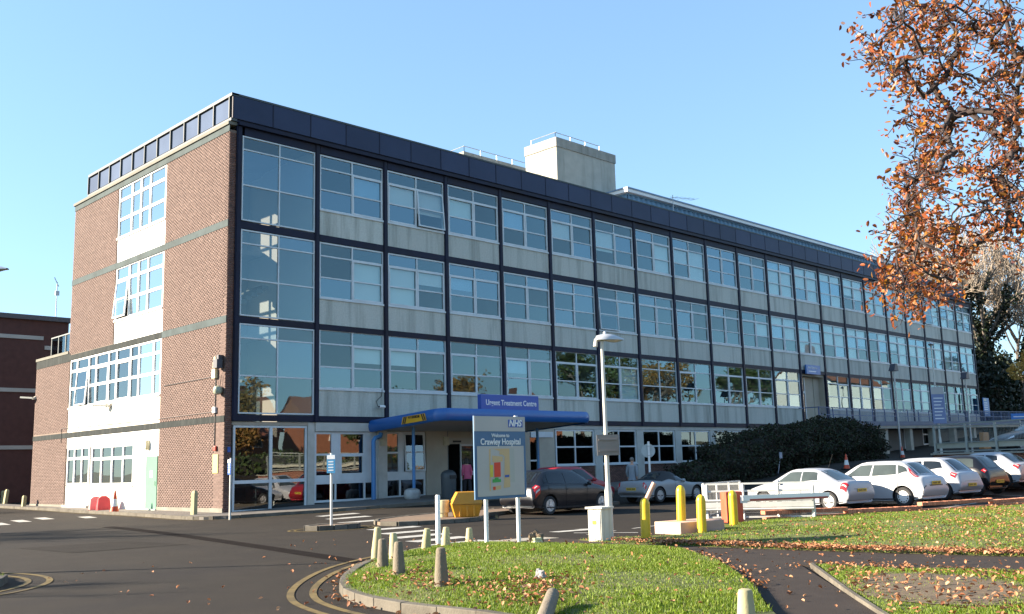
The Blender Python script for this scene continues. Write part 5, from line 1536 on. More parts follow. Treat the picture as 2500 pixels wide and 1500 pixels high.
sq.add([(-.09, -.09, -.1), (.09, -.09, -.1), (.09, .09, -.1), (-.09, .09, -.1), (-.09, -.09, .86), (.09, -.09, .86), (.09, .09, .86), (-.09, .09, .86), (-.05, -.05, .96), (.05, -.05, .96), (.05, .05, .96), (-.05, .05, .96)], [(0, 3, 2, 1), (8, 9, 10, 11)] + [(i, (i + 1) % 4, (i + 1) % 4 + 4, i + 4) for i in range(4)] + [(i + 4, (i + 1) % 4 + 4, (i + 1) % 4 + 8, i + 8) for i in range(4)])
sqm = sq.mesh('bollard', M_CREAMB, bevel=.012)
gS = 'square cream bollards on the pavement round the brick end'
for x, y, t, rz, s, lab in ((-1.0, .35, (0, .02), .3, .93, 'square cream bollard on the pavement before the brick corner'),
                         (-.55, 20.3, (0, .06), .1, .58, 'short square cream bollard at the far end of the low brick wing'),
                         (.3, 26.0, (.0, .12), .2, .95, 'leaning square cream bollard at the left edge of the picture'),
                         (1.2, 29.3, (0, 0), .1, .8, 'square cream bollard in the shade of the dark brick wing')):
    put('bollard', sqm, x, y, lab, 'bollard', gS, rz, t, None, 0, (1, 1, s))
yb = MB().lathe([(.105, -.1), (.105, .70), (.10, .74), (.082, .79), (.05, .825), (.015, .84)], 20).mesh('yellow_bollard', M_YELB, smooth=True)
gY = 'bright yellow steel bollards by the car-park barrier'
for x, y, t, z, lab in ((-1.79, -21.77, (0, .02), 0, 'yellow bollard beside the grey cabinet with a bent pink post behind its top'),
                        (.24, -21.24, (0, .04), .24, 'yellow bollard standing on the pink concrete plinth'),
                        (.02, -21.95, (0, .03), 0, 'yellow bollard in the grass in front of the pink plinth'),
                        (2.34, -21.29, (0, .0), .0, 'yellow bollard directly in front of the red barrier cabinet')):
    put('yellow_bollard', yb, x, y, lab, 'bollard', gY, 0, t, None, z)
pl = MB().box(-.72, .72, -.42, .42, -.1, .27).build('plinth', mat('pink_concrete', (.50, .33, .25), .85, .12, 3, .2, 25), None, bevel=.02, loc=(.40, -21.35, G(.4, -21.4)), rot=(0, 0, -.15))
tag(pl, 'pink concrete plinth under the yellow bollard beside the grass bank', 'plinth')
bp = MB().tube([(0, 0, -.1), (0, 0, .72), (.01, -.01, .82), (.12, -.13, 1.13), (.14, -.15, 1.18)], .05, 10).build('bent_post', mat('faded_pink', (.62, .36, .27), .6, .1, 4), None, smooth=True, loc=(-1.47, -21.56, G(-1.4, -21.5)))
tag(bp, 'bent faded pink post leaning out above the yellow bollard by the cabinet', 'post')
# barrier
M_RED = mat('barrier_red', (.55, .08, .035), .5, .1, 3, dirt=(.4, .12, .08, .5), dirt_scale=3)
bar = empty('car_park_barrier', (4.0, -20.17, G(4.1, -20.2)), -.55, 'red car-park barrier cabinet with a white arm reaching towards the silver cars', 'barrier')
MB().box(-.24, .24, -.18, .18, 0, .80).build('cabinet', M_RED, bar, bevel=.02)
MB().box(.16, .34, -.25, -.18, .50, .70).build('pivot', mat('pale_plastic', (.7, .7, .7), .5), bar)
MB().box(.2, 2.75, -.27, -.22, .56, .70).build('arm', M_WRENDER, bar)
MB().box(.4, 2.7, -.275, -.27, .545, .60).build('red_stripe', mat('arm_red', (.35, .07, .05), .5), bar)
# mesh fence with crash beam
fe = empty('mesh_fence', (5.7, -20, G(5.7, -20)), 0, 'white rail fence with mesh and a crash beam before the first silver car', 'fence')
A = np.array([4.85, -18.8]); B = np.array([6.45, -21.2]); u = (B - A) / np.linalg.norm(B - A); L = np.linalg.norm(B - A)
zf = G(5.7, -20)
M_FW = mat('fence_white', (.52, .53, .50), .45, .12, 4)
fm = MB(); beam = MB(); mesh_ = MB()
for t in (0, 1.0, 1.95, L):
    p = A + u * t
    under(MB().box(p[0] - .04, p[0] + .04, p[1] - .04, p[1] + .04, zf - .05, zf + .97).build('post', M_FW), fe)
for z in (.98, .78, .06): fm.bar((*A, zf + z), (*B, zf + z), .05, .05)
nv = np.array([u[1], -u[0]]);  nv = -nv if nv[0] > 0 else nv
a2 = A + nv * .09 - u * .3; b2_ = B + nv * .09
beam.bar((*a2, zf + .40), (*b2_, zf + .40), .04, .15); beam.tube([(*a2, zf + .52), (*b2_, zf + .52)], .035, 8).tube([(*a2, zf + .28), (*b2_, zf + .28)], .035, 8)
for t in np.arange(0, L, .05):
    p = A + u * t; mesh_.bar((*p, zf + .08), (*p, zf + .76), .006, .006)
for z in np.arange(.1, .78, .05): mesh_.bar((*A, zf + z), (*B, zf + z), .006, .006)
under(fm.build('rails', M_FW), fe); under(beam.build('crash_beam', M_FW), fe); M_WIRE = mat('grey_wire', (.10, .105, .105), .6)
mo = under(mesh_.build('mesh', M_WIRE), fe); mo['kind'] = 'stuff'
# second wing of the fence running back towards the roadster
fe2 = empty('mesh_fence', (7.5, -18, G(7.5, -18)), 0, 'grey mesh fence panel running back behind the white one towards the cars', 'fence')
A2 = np.array([4.85, -18.7]); B2 = np.array([10.0, -16.6]); f2 = MB(); m2_ = MB(); u2 = (B2 - A2) / np.linalg.norm(B2 - A2); L2 = np.linalg.norm(B2 - A2)
for i in range(4):
    p = A2 + u2 * L2 * i / 3; z_ = G(*p); under(MB().box(p[0] - .03, p[0] + .03, p[1] - .03, p[1] + .03, z_, z_ + 1.0).build('post', M_GALV), fe2)
for z in (1.0, .1): f2.bar((*A2, G(*A2) + z), (*B2, G(*B2) + z), .04, .04)
for t in np.arange(0, L2, .07):
    p = A2 + u2 * t; z_ = G(*p); m2_.bar((*p, z_ + .1), (*p, z_ + 1.0), .006, .006)
under(f2.build('rails', M_GALV), fe2); mo = under(m2_.build('mesh', M_WIRE), fe2); mo['kind'] = 'stuff'
# grey service cabinet + lamp post with the back of a sign
cb_ = empty('service_cabinet', (-2.72, -21.3, glevel(-2.72, -21.3)), .1, 'pale metal service cabinet in the grass at the foot of the near lamp post', 'cabinet')
MB().box(-.19, .19, -.17, .17, -.05, .66).build('body', mat('cabinet_grey', (.62, .60, .50), .55, .1, 3, dirt=(.3, .24, .14, .6), dirt_scale=3, streak=True), cb_, bevel=.012)
MB().box(-.23, .23, -.21, .21, .66, .70).build('lid', M_LAMPP, cb_)
MB().box(-.205, -.19, -.14, .14, .02, .62).build('door', M_LAMPP, cb_)
MB().box(-.212, -.205, -.05, .05, .34, .42).build('warning_label', M_YEL, cb_)
def lamp(name, x, y, h, head_dir, label, rr=.05, base=None, hl=.55, m=M_LAMPP, group='street lamps'):
    b = base if base is not None else glevel(x, y)
    r_ = empty(name, (x, y, b), math.atan2(head_dir[1], head_dir[0]), label, 'street lamp', group)
    MB().lathe([(rr * 1.6, -.2), (rr * 1.6, 1.0), (rr * 1.1, 1.12), (rr * 1.05, 1.2), (rr * .85, h * .6), (rr * .72, h)], 14).build('post', m, r_, smooth=True)
    # cobra-head lantern: rounded hood over a shallow bowl
    hd_ = MB(); n1, n2 = 10, 12; V_ = []; F_ = []
    for i in range(n1 + 1):
        t = i / n1; xx = -.12 + t * (hl + .12); w_ = .135 * math.sin(PI * min(1, .12 + .8 * t) ** .8) + .02; hh = (.13 * math.sin(PI * (.25 + .72 * t)) + .01)
        for j in range(n2 + 1):
            a = PI * j / n2; V_.append((xx, w_ * math.cos(a), h + .02 + hh * math.sin(a)))
    for i in range(n1):
        for j in range(n2): F_.append((i * (n2 + 1) + j, i * (n2 + 1) + j + 1, (i + 1) * (n2 + 1) + j + 1, (i + 1) * (n2 + 1) + j))
    hd_.add(V_, F_)
    hd_.add([V_[j] for j in range(n2 + 1)], [tuple(range(n2 + 1))])
    hood = hd_.build('lamp_head', mat('lamp_hood', (.46, .48, .50), .35, .08, 4, metal=.2), r_, smooth=True)
    bo = MB(); V_ = []; F_ = []
    for i in range(9):
        t = i / 8; xx = .06 + t * (hl - .08)
        for j in range(9):
            s = -1 + j / 4; V_.append((xx, .115 * s * math.sin(PI * min(1, .2 + .7 * t)), h + .018 - .05 * math.sin(PI * t) * (1 - s * s)))
    for i in range(8):
        for j in range(8): F_.append((i * 9 + j, i * 9 + j + 1, (i + 1) * 9 + j + 1, (i + 1) * 9 + j))
    bo.add(V_, F_); bo.build('lens', mat('lamp_lens', (.5, .5, .46), .15, .03, 3), hood, smooth=True)
    MB().lathe([(.035, 0), (.035, .05), (.02, .065)], 10).build('photocell', M_STEELP, hood, loc=(.07, 0, h + .145))
    MB().tube([(-.15, 0, h - .12), (-.13, 0, h + .02), (0, 0, h + .06), (.08, 0, h + .04)], .05, 8).build('bracket', m, hood, smooth=True)
    return r_
lamp('street_lamp', -2.35, -21.25, 4.25, (.80, -.60), 'near street lamp rising from beside the pale cabinet, its head towards the right', hl=.5)
sb = MB().box(-.24, .24, -.012, .012, 1.80, 2.24).box(-.2, .2, -.03, -.012, 2.12, 2.15).box(-.2, .2, -.03, -.012, 1.88, 1.91)
o = sb.build('notice_board', mat('sign_back', (.22, .19, .17), .6, .1, 3), None, loc=(-2.42, -21.36, G(-2.4, -21.3)), rot=(0, 0, R(-42)))
tag(o, 'plain brown-grey back of a square sign fixed to the near lamp post', 'sign', )
lamp('street_lamp', -13.42, -15.35, 5.45, (.55, -.78), 'street lamp at the left edge with only the tip of its head in view', base=0, hl=.8)
lamp('street_lamp', 40.1, -11.2, 6.5, (-.9, -.35), 'tall pale street lamp behind the guard rail carrying a long blue sign', base=1.55, hl=.9)
lamp('street_lamp', 66.5, -7.8, 5.6, (.7, -.7), 'thin lamp post at the right edge before the yellow shrub', base=2.3, hl=.6)
# two small floodlights on thin poles
fl_m = mat('flood_black', (.03, .03, .04), .5)
for x, y, b, h, lab in ((42.3, -7.8, 1.6, 5.5, 'thin pole with a dark floodlight in front of the bridge, nearer the hedge'), (49.4, -9.5, 1.75, 5.0, 'thin pole with a dark floodlight close to the far end of the facade')):
    r_ = empty('floodlight_pole', (x, y, b), 0, lab, 'floodlight', 'floodlight poles by the bridge')
    MB().lathe([(.07, -.3), (.05, 2), (.04, h)], 10).build('post', M_GALV, r_, smooth=True)
    MB().add([(-.35, -.2, h - .18), (.25, -.2, h - .18), (.25, .2, h - .18), (-.35, .2, h - .18), (-.05, -.17, h + .28), (.22, -.17, h + .28), (.22, .17, h + .28), (-.05, .17, h + .28)], [(0, 3, 2, 1), (4, 5, 6, 7), (0, 1, 5, 4), (1, 2, 6, 5), (2, 3, 7, 6), (3, 0, 4, 7)]).build('lamp_head', fl_m, r_)
# ------------------------------------------------------------------ signs
M_SBLUE = mat('sign_blue', (.05, .14, .26), .45, .04, 2); M_SWHITE = mat('sign_white', (.40, .405, .39), .4, .04, 2); M_NHS = mat('logo_blue', (.02, .09, .36), .4, .02, 2); M_LET = mat('letter_white', (.72, .74, .74), .5, .02, 2)
ws = empty('welcome_sign', (-5.45, -21.15, G(-5.45, -21.15)), 0, 'large blue and white hospital welcome board with a site map on two white posts', 'sign')
W0, W1, Z0, Z1 = -.70, .68, 1.02, 2.60
gzs = G(-5.45, -21.15)
MB().box(W0, W1, -.04, -.01, Z0, Z1).build('board', M_SBLUE, ws, bevel=.004)
for x in (-.36, .50): MB().tube([(x, .035, -.15), (x, .035, Z1 + (.02 if x > 0 else -.05))], .042, 12).build('post', M_STEELP, ws, smooth=True)
def sq_(name, x0, x1, z0, z1, m, par, y=-.043, t=.003):
    return MB().box(x0, x1, y - t, y, z0, z1).build(name, m, par)
Hb = Z1 - Z0; Wb = W1 - W0
sx = lambda f: W0 + f * Wb
sz = lambda f: Z1 - f * Hb
top = sq_('white_header', W0 + .005, W1 - .005, sz(.185), Z1 - .005, M_SWHITE, ws)
lg = sq_('health_service_logo', sx(.655), sx(.945), sz(.135), sz(.04), M_NHS, top, -.047)
fm_ = lambda x, z, y=-.052: face_mtx((x, y, z), (1, 0, 0), (0, 0, 1))
text('lettering', 'NHS', .175, fm_((sx(.655) + sx(.945)) / 2 - .015, (sz(.135) + sz(.04)) / 2), M_LET, top, shear=.25, bold=.006, xs=1.0)
text('lettering', 'Welcome to', .095, fm_(sx(.5), sz(.237), -.047), M_LET, ws, bold=.002, xs=.98)
text('lettering', 'Crawley Hospital', .168, fm_(sx(.505), sz(.315), -.047), M_LET, ws, bold=.003, xs=.92)
mp_ = sq_('map_panel', sx(.045), sx(.955), sz(.965), sz(.365), M_SWHITE, ws)
mx_ = lambda px: sx((px - 90) / (990 - 90)); mz_ = lambda py: sz((py - 95) / (1370 - 95))
def mpoly(pts, c, nm, y=-.049):
    b = MB(); b.add([(mx_(a), y, mz_(q)) for a, q in pts], [tuple(range(len(pts)))]); return b.build(nm, c, mp_)
mo_ = mat('map_tan', (.52, .38, .20), .5, .03, 2); mg = mat('map_grey', (.36, .38, .35), .5, .03, 2)
mpoly([(345, 600), (690, 600), (690, 1200), (570, 1210), (590, 1020), (600, 720), (560, 695), (510, 690), (515, 640), (430, 610)], mo_, 'map_area')
mpoly([(690, 600), (775, 600), (775, 1125), (690, 1125)], mg, 'map_area')
mpoly([(385, 705), (570, 725), (565, 800), (385, 810)], mo_, 'map_area')
mpoly([(330, 610), (360, 600), (350, 1250), (330, 1250)], mo_, 'map_area')
mpoly([(385, 1180), (530, 1165), (525, 1225), (385, 1240)], mo_, 'map_area')
mpoly([(413, 815), (525, 810), (525, 1035), (413, 1038)], mat('map_red', (.62, .05, .02), .5), 'map_block', -.052)
mpoly([(342, 850), (395, 850), (395, 1035), (342, 1035)], mat('map_yellow', (.55, .50, .06), .5), 'map_block', -.052)
mpoly([(380, 1070), (420, 1068), (420, 1045), (485, 1043), (485, 1070), (525, 1070), (525, 1115), (380, 1122)], mat('map_green', (.04, .33, .07), .5), 'map_block', -.052)
mpoly([(597, 1012), (675, 1008), (675, 1045), (597, 1048)], M_NHS, 'map_block', -.052)
mpoly([(390, 1187), (430, 1184), (430, 1232), (390, 1235)], mat('map_red', (.6, .05, .02), .5), 'map_block', -.052)
uts = empty('urgent_treatment_sign', (11.05, -4.55, 3.98), 0, 'blue box sign reading Urgent Treatment Centre standing on the entrance canopy', 'sign')
MB().box(-1.75, 1.75, -.10, .12, -.02, .68).build('board', mat('sign_royal', (.03, .08, .36), .4, .05, 1), uts, bevel=.01)
text('lettering', 'Urgent Treatment Centre', .33, face_mtx((.06, -.105, .33), (1, 0, 0), (0, 0, 1)), M_LET, uts, bold=.006, xs=.88)
ds = empty('entrance_sign', (46.0, -.2, 7.85), 0, 'small blue sign with two lines of white lettering above the upper bridge door', 'sign')
MB().box(-1.0, 1.0, -.06, .06, -.33, .33).build('board', mat('sign_mid_blue', (.05, .16, .42), .4, .05, 1), ds)
text('lettering', 'Main Entrance', .22, face_mtx((-.1, -.065, .13), (1, 0, 0), (0, 0, 1)), M_LET, ds, bold=.003)
MB().box(-.7, .35, -.066, -.06, -.17, -.10).build('text_line', M_LET, ds)
def postsign(x, y, h, rz, sw, sh, label, board_m, edge=False, base=None):
    b = base if base is not None else glevel(x, y)
    r_ = empty('post_sign', (x, y, b), rz, label, 'sign')
    MB().tube([(0, 0, -.1), (0, 0, h)], .036, 10).build('post', M_LAMPP, r_, smooth=True)
    bd_ = MB().box(-sw / 2, sw / 2, -.06, -.035, h - sh - .06, h - .05).build('board', board_m, r_)
    MB().box(-sw / 2 + .005, sw / 2 - .005, -.064, -.06, h - .05 - sh * .24, h - .055).build('white_header', M_WRENDER, r_)
    for k in range(4): MB().box(-sw * .32, sw * .3, -.063, -.06, h - .08 - sh * (.36 + k * .16), h - .08 - sh * (.29 + k * .16)).build('text_line', M_LET, r_)
    return r_
M_CYAN = mat('sign_sky_blue', (.07, .30, .52), .4, .04, 2)
postsign(-2.72, -11.35, 2.02, R(-100) + .9, .24, .50, 'narrow blue and white sign facing the sun on the traffic island post', M_CYAN)
postsign(-1.35, -3.05, 2.15, R(-95), .24, .52, 'narrow dark blue sign seen edge-on on a white post by the brick corner', M_NHS)
tsn = empty('direction_board', (39.95, -11.3, 4.0), R(-35), 'long blue directory board with a white head on the lamp behind the guard rail', 'sign')
MB().box(-.42, .42, -.12, -.07, -.6, 1.55).build('board', mat('pale_sign_blue', (.17, .22, .38), .5, .04, 1), tsn)
MB().box(-.415, .415, -.125, -.12, 1.12, 1.54).build('white_header', M_SWHITE, tsn)
for k in range(7): MB().box(-.30, .3 - (k % 3) * .08, -.124, -.12, .85 - k * .2, .91 - k * .2).build('text_line', M_LET, tsn)
cs_ = empty('corner_sign', (77.9, -.35, 5.0), 0, 'tall blue board with a white head fixed at the far end of the facade', 'sign')
MB().box(-.45, .95, -.08, 0, .0, 1.7).build('board', mat('sign_mid_blue', (.05, .16, .42), .4), cs_); MB().box(-.4, .3, -.085, -.08, 1.42, 1.62).build('white_header', M_SWHITE, cs_)
for k in range(6): MB().box(-.35, .5, -.085, -.08, 1.2 - k * .2, 1.26 - k * .2).build('text_line', M_LET, cs_)
bs2 = empty('blue_sign', (67.3, -6.8, 2.3), R(-40), 'wide bright blue sign on a post before the dark thicket at the right edge', 'sign')
MB().box(-.75, 1.5, -.05, 0, 1.9, 2.4).build('board', mat('bright_sign_blue', (.04, .20, .55), .4), bs2); MB().tube([(0, .05, -.3), (0, .05, 2.4)], .05, 8).build('post', M_GALV, bs2)
MB().box(-.55, 1.2, -.055, -.05, 2.1, 2.18).build('text_line', M_LET, bs2)
rs = empty('round_sign', (15.5, -8.6, G(15.5, -8.6)), R(-48), 'pale back of a round road sign on a white post behind the silver roadster', 'sign')
MB().tube([(0, 0, -.1), (0, 0, 2.42)], .05, 10).build('post', M_STEELP, rs, smooth=True)
MB().lathe([(.30, -.012), (.30, .012)], 28, (-.02, .07, 2.02), 'y').build('disc', mat('sign_back_grey', (.40, .44, .44), .5), rs)
MB().box(-.14, .14, -.06, -.05, 2.2, 2.23).box(-.14, .14, -.06, -.05, 1.80, 1.83).build('bracket', M_GALV, rs)
wcs = empty('wheelchair_sign', (19.8, -.25, .9), 0, 'white sign with a blue wheelchair emblem low on the brick wall behind the red car', 'sign')
MB().box(-.55, .62, -.03, .0, .0, .55).build('board', M_WRENDER, wcs)
w_ = MB().tube([(.36 + .10 * math.cos(a), -.035, .17 + .10 * math.sin(a)) for a in [R(150 + 24 * i) for i in range(12)]], .016, 6).tube([(.33, -.035, .43), (.345, -.035, .24), (.45, -.035, .24), (.50, -.035, .12)], .018, 6).lathe([(.035, -.004), (.035, .004)], 12, (.33, -.036, .48), 'y')
w_.build('wheelchair_emblem', M_NHS, wcs)
wp = put('white_post', MB().lathe([(.05, -.1), (.05, .98), (.035, 1.0)], 12).mesh('white_post', M_STEELP, smooth=True), -5.82, -19.7, 'slim white post between the two small cream bollards', 'post')
put('white_post', MB().lathe([(.04, -.1), (.04, .62), (.03, .64)], 10).mesh('white_post', M_STEELP, smooth=True), 15.0, -4.6, 'thin white post on the pavement before the brick dwarf wall', 'post')
# ------------------------------------------------------------------ things about the entrance
M_GRIT = mat('grit_yellow', (.50, .22, .008), .5, .1, 2, dirt=(.35, .17, .03, .6), dirt_scale=1.5)
gb = empty('grit_bin', (2.05, -11.7, glevel(2.05, -11.7)), R(-35), 'chunky yellow grit bin with a sloping lid on the brick paving', 'bin')
bd3 = MB()
bd3.add([(-.50, -.42, 0), (.50, -.42, 0), (.50, .42, 0), (-.50, .42, 0), (-.66, -.52, .42), (.66, -.52, .42), (.66, .52, .42), (-.66, .52, .42)], [(0, 3, 2, 1), (0, 1, 5, 4), (1, 2, 6, 5), (2, 3, 7, 6), (3, 0, 4, 7), (4, 5, 6, 7)])
for x in (-.3, 0, .3): bd3.box(x - .05, x + .05, -.52, -.44, .02, .36)
bd3.build('body', M_GRIT, gb, bevel=.02)
MB().add([(-.68, -.54, .43), (.68, -.54, .43), (.68, .54, .43), (-.68, .54, .43), (-.40, -.40, .84), (.60, -.40, .84), (.60, .40, .84), (-.40, .40, .84)], [(0, 3, 2, 1), (4, 5, 6, 7), (0, 1, 5, 4), (1, 2, 6, 5), (2, 3, 7, 6), (3, 0, 4, 7)]).build('lid', M_GRIT, gb, bevel=.025)
gb.scale = (.72, .72, .92)
o = MB().lathe([(.16, 0), (.16, .14), (.205, .15), (.205, .50), (.19, .53)], 20).build('round_bollard', mat('cream_tub', (.52, .46, .26), .8, .12, 5, dirt=(.3, .26, .15, .6), dirt_scale=4), None, smooth=True, loc=on(1.62, -11.1))
tag(o, 'fat round cream bollard on a dark foot just left of the yellow grit bin', 'bollard')
lb = empty('litter_bin', (8.75, -3.1, glevel(8.75, -3.1)), 0, 'dark grey dome-topped litter bin beside the sliding entrance door', 'bin')
MB().lathe([(.29, 0), (.31, .1), (.33, .85), (.33, 1.0), (.28, 1.1), (.17, 1.17), (.02, 1.2)], 20).build('body', mat('bin_grey', (.05, .06, .065), .5, .08, 2), lb, smooth=True)
MB().box(-.17, .17, -.335, -.25, .82, .97).build('opening', M_BLK, lb)
sbk = put('plastic_sack', MB().lathe([(.22, 0), (.27, .12), (.27, .3), (.24, .42), (.12, .5)], 10).mesh('plastic_sack', mat('clear_plastic', (.38, .39, .38), .35, .2, 6, .5, 20), smooth=True), 7.7, -1.95, 'crumpled pale plastic sack at the foot of the left blue canopy post', 'sack', sc=(1.5, 1, .9))
# cones and red plastic barrier
M_CONE = mat('cone_orange', (.60, .07, .02), .5, .06, 3); M_CONEW = mat('cone_white', (.75, .74, .72), .45, .05, 3)
def cone(x, y, s, label, z=None):
    r_ = empty('traffic_cone', (x, y, glevel(x, y) if z is None else z), random.uniform(0, 1), label, 'traffic cone', 'orange traffic cones')
    f = lambda h: .155 - .125 * h / .72
    MB().lathe([(f(.04), .04), (f(.22), .22)], 18).lathe([(f(.46), .46), (f(.72), .72), (.015, .75)], 18).build('cone', M_CONE, r_, smooth=True)
    MB().lathe([(f(.22) + .002, .22), (f(.46) + .002, .46)], 18).build('reflective_sleeve', M_CONEW, r_, smooth=True)
    MB().box(-.21, .21, -.21, .21, 0, .045).build('base', M_BLK, r_, bevel=.01)
    r_.scale = (s, s, s)
cone(-1.18, 7.2, 1.28, 'orange and white traffic cone on a black base at the kerb before the pale panel', .1)
cone(26.1, -12.3, .98, 'traffic cone on the rising drive behind the first silver car')
cone(40.9, -8.5, .95, 'traffic cone further up the drive in front of the doors beneath the bridge')
M_RPL = mat('red_plastic', (.62, .05, .05), .45, .12, 3); M_PINK = mat('faded_red_plastic', (.68, .22, .20), .5, .15, 3)
rbm = MB().add([(-.24, -.3, 0), (.24, -.3, 0), (.24, .3, 0), (-.24, .3, 0), (-.22, -.3, .14), (.22, -.3, .14), (.22, .3, .14), (-.22, .3, .14), (-.10, -.26, .5), (.10, -.26, .5), (.10, .26, .5), (-.10, .26, .5), (-.07, -.1, .62), (.07, -.1, .62), (.07, .1, .62), (-.07, .1, .62)],
               [(0, 3, 2, 1), (12, 13, 14, 15)] + [(l_ + i, l_ + (i + 1) % 4, l_ + (i + 1) % 4 + 4, l_ + i + 4) for l_ in (0, 4, 8) for i in range(4)])
rbar = rbm.mesh('road_barrier', M_RPL, bevel=.02)
put('road_barrier', rbar, -.62, 9.75, 'bright red plastic road barrier block beside the cone', 'barrier', 'red plastic barrier blocks', 1.35, sc=(1.05, .95, 1.0))
put('road_barrier', rbar, -.66, 10.55, 'faded pinkish red plastic barrier block left of the bright one', 'barrier', 'red plastic barrier blocks', 1.35, m=M_PINK, sc=(1.05, .9, .95))
# fittings on the end wall
M_LAMPW = mat('lamp_cream', (.55, .53, .45), .5)
wlm = MB().add([(0, -.12, 0), (0, .12, 0), (-.16, .12, -.02), (-.16, -.12, -.02), (0, -.12, .16), (0, .12, .16), (-.16, .12, .06), (-.16, -.12, .06)], [(0, 3, 2, 1), (4, 5, 6, 7), (0, 1, 5, 4), (1, 2, 6, 5), (2, 3, 7, 6), (3, 0, 4, 7)]).bar((-.1, 0, .06), (-.55, .55, .12), .22, .09).mesh('wall_lamp', M_LAMPW)
for p, lab in (((0.0, 11.0, 4.86), 'long-armed wall lamp under the wide window strip on the pale end panel'), ((0.0, 21.0, 5.9), 'wall lamp jutting from the far corner of the low brick wing')):
    tag(link('wall_lamp', wlm, None, p), lab, 'wall lamp', 'lamps on the brick end wall')
eb = empty('alarm_box', (-.02, .72, 5.75), 0, 'cream junction boxes with a black floodlight near the brick corner', 'wall fitting')
MB().box(-.12, 0, -.13, .13, -.38, -.02).box(-.10, 0, -.10, .10, .02, .28).box(-.08, 0, -.06, .06, .3, .48).build('junction_box', mat('cream_box', (.66, .60, .38), .6), eb)
MB().box(-.3, -.06, -.62, -.3, -.02, .32).box(-.2, 0, -.55, -.4, .3, .5).build('floodlight', fl_m, eb)
MB().tube([(-.05, -.05, -.38), (-.05, -.2, -.7), (-.05, -.45, -.7), (-.05, -.52, -.3)], .012, 5).build('cable', M_BLK, eb)
o = MB().lathe([(.03, 0), (.15, -.06), (.19, -.2), (.15, -.32), (.05, -.36)], 14).build('bulkhead_lamp', mat('bulkhead_green', (.28, .30, .22), .3), None, smooth=True, loc=(-.16, .28, 5.05))
tag(o, 'greenish glass bulkhead lamp low on the brick corner under the junction boxes', 'wall lamp')
o = MB().box(-.02, .0, -.21, .21, -.36, .36).build('wall_notice', mat('notice_yellow', (.58, .50, .12), .6, .05, 3), None, loc=(-.012, .62, 2.02)); tag(o, 'yellow notice on the brick end wall near the corner', 'sign')
o = MB().box(-.08, .0, -.09, .09, -.09, .09).build('fire_bell', mat('bell_red', (.5, .04, .02), .4), None, bevel=.02, loc=(-.012, .62, 2.62)); tag(o, 'small red alarm box on the brick above the yellow notice', 'alarm')
o = MB().box(-.1, .0, -.1, .1, -.12, .12).build('white_sensor', M_WRENDER, None, bevel=.02, loc=(-.012, .72, 4.12)); tag(o, 'small white box where the conduits meet on the end wall', 'wall fitting')
o = MB().box(-.06, .06, -.03, 0, -.1, .1).build('blue_plate', M_NHS, None, loc=(.2, -.01, 2.55)); tag(o, 'tiny blue plate on the dark brick corner pier', 'sign')
o = MB().lathe([(.16, 0), (.16, -.1), (.12, -.16)], 14, axis='x').build('extract_vent', mat('vent_cream', (.6, .52, .32), .6), None, smooth=True, loc=(0, 6.7, 2.95)); o.scale = (1, .8, 1.4); tag(o, 'round cream vent cowl on the white wall above the green door', 'vent')
cd = MB().tube([(-.03, .72, 5.3), (-.03, .72, 2.7)], .02, 6).tube([(-.03, .72, 4.05), (-.03, 5.7, 4.03), (-.015, 11.8, 4.06), (-.03, 16.9, 4.12)], .011, 6).tube([(-.03, 16.9, 4.12), (-.03, 16.9, 3.4)], .016, 6).tube([(-.03, .85, 5.45), (-.03, 5.3, 5.42)], .014, 6)
cd.build('conduit', mat('conduit_grey', (.07, .06, .055), .6), hosp)
cc = empty('security_camera', (7.45, -.03, 4.35), 0, 'small white security camera on the grey panel left of the canopy', 'camera')
MB().tube([(0, 0, 0), (0, -.2, -.02)], .03, 8).build('arm', M_STEELP, cc); MB().lathe([(.07, -.16), (.07, .12), (.05, .16)], 14, axis='x').build('housing', M_STEELP, cc, smooth=True, loc=(-.05, -.24, .0)); MB().lathe([(.05, 0), (.05, .01)], 12, axis='x').build('lens', M_BLK, cc, loc=(-.22, -.24, 0))
MB().tube([(.12, -.02, .78), (.1, -.02, .5), (-.2, -.02, .25), (-.12, -.03, .02)], .014, 5).build('cable', M_BLK, cc)
for p, lab in (((7.6, -.12, 2.85), 'square cream wall lantern beside the blue downpipe under the canopy'), ((11.3, -.06, 2.85), 'square cream wall lantern left of the sliding entrance door')):
    o = MB().box(-.16, .16, 0, .1, -.2, .2).box(-.12, .12, -.03, 0, -.15, .15).build('wall_lantern', mat('lantern_cream', (.46, .42, .30), .6), None, bevel=.01, loc=p); tag(o, lab, 'wall lamp', 'lanterns under the canopy')
# rock, stone
def rock(loc, s, m, label, seed, sq=(1, 1, 1)):
    g = np.random.default_rng(seed); bm = bmesh.new(); bmesh.ops.create_icosphere(bm, subdivisions=3, radius=s)
    ph = g.uniform(0, 6, 6)
    for v in bm.verts:
        n = v.co.normalized(); k = 1 + .16 * math.sin(n.x * 5 + ph[0]) + .14 * math.sin(n.y * 6 + ph[1]) + .12 * math.sin(n.z * 7 + ph[2]) + .07 * math.sin(n.x * 13 + n.y * 11 + ph[3])
        v.co = Vector((v.co.x * sq[0], v.co.y * sq[1], v.co.z * sq[2])) * k
    me = bpy.data.meshes.new('rock'); bm.to_mesh(me); bm.free(); me.materials.append(m)
    return tag(link('rock', me, None, loc), label, 'rock')
rock((-5.12, -21.75, glevel(-5.12, -21.75) + .09), .17, mat('rough_rock', (.13, .095, .06), .95, .4, 9, .8, 30), 'rough brown lump of rock at the grass edge right of the welcome sign', 2, (1.05, .8, .85))
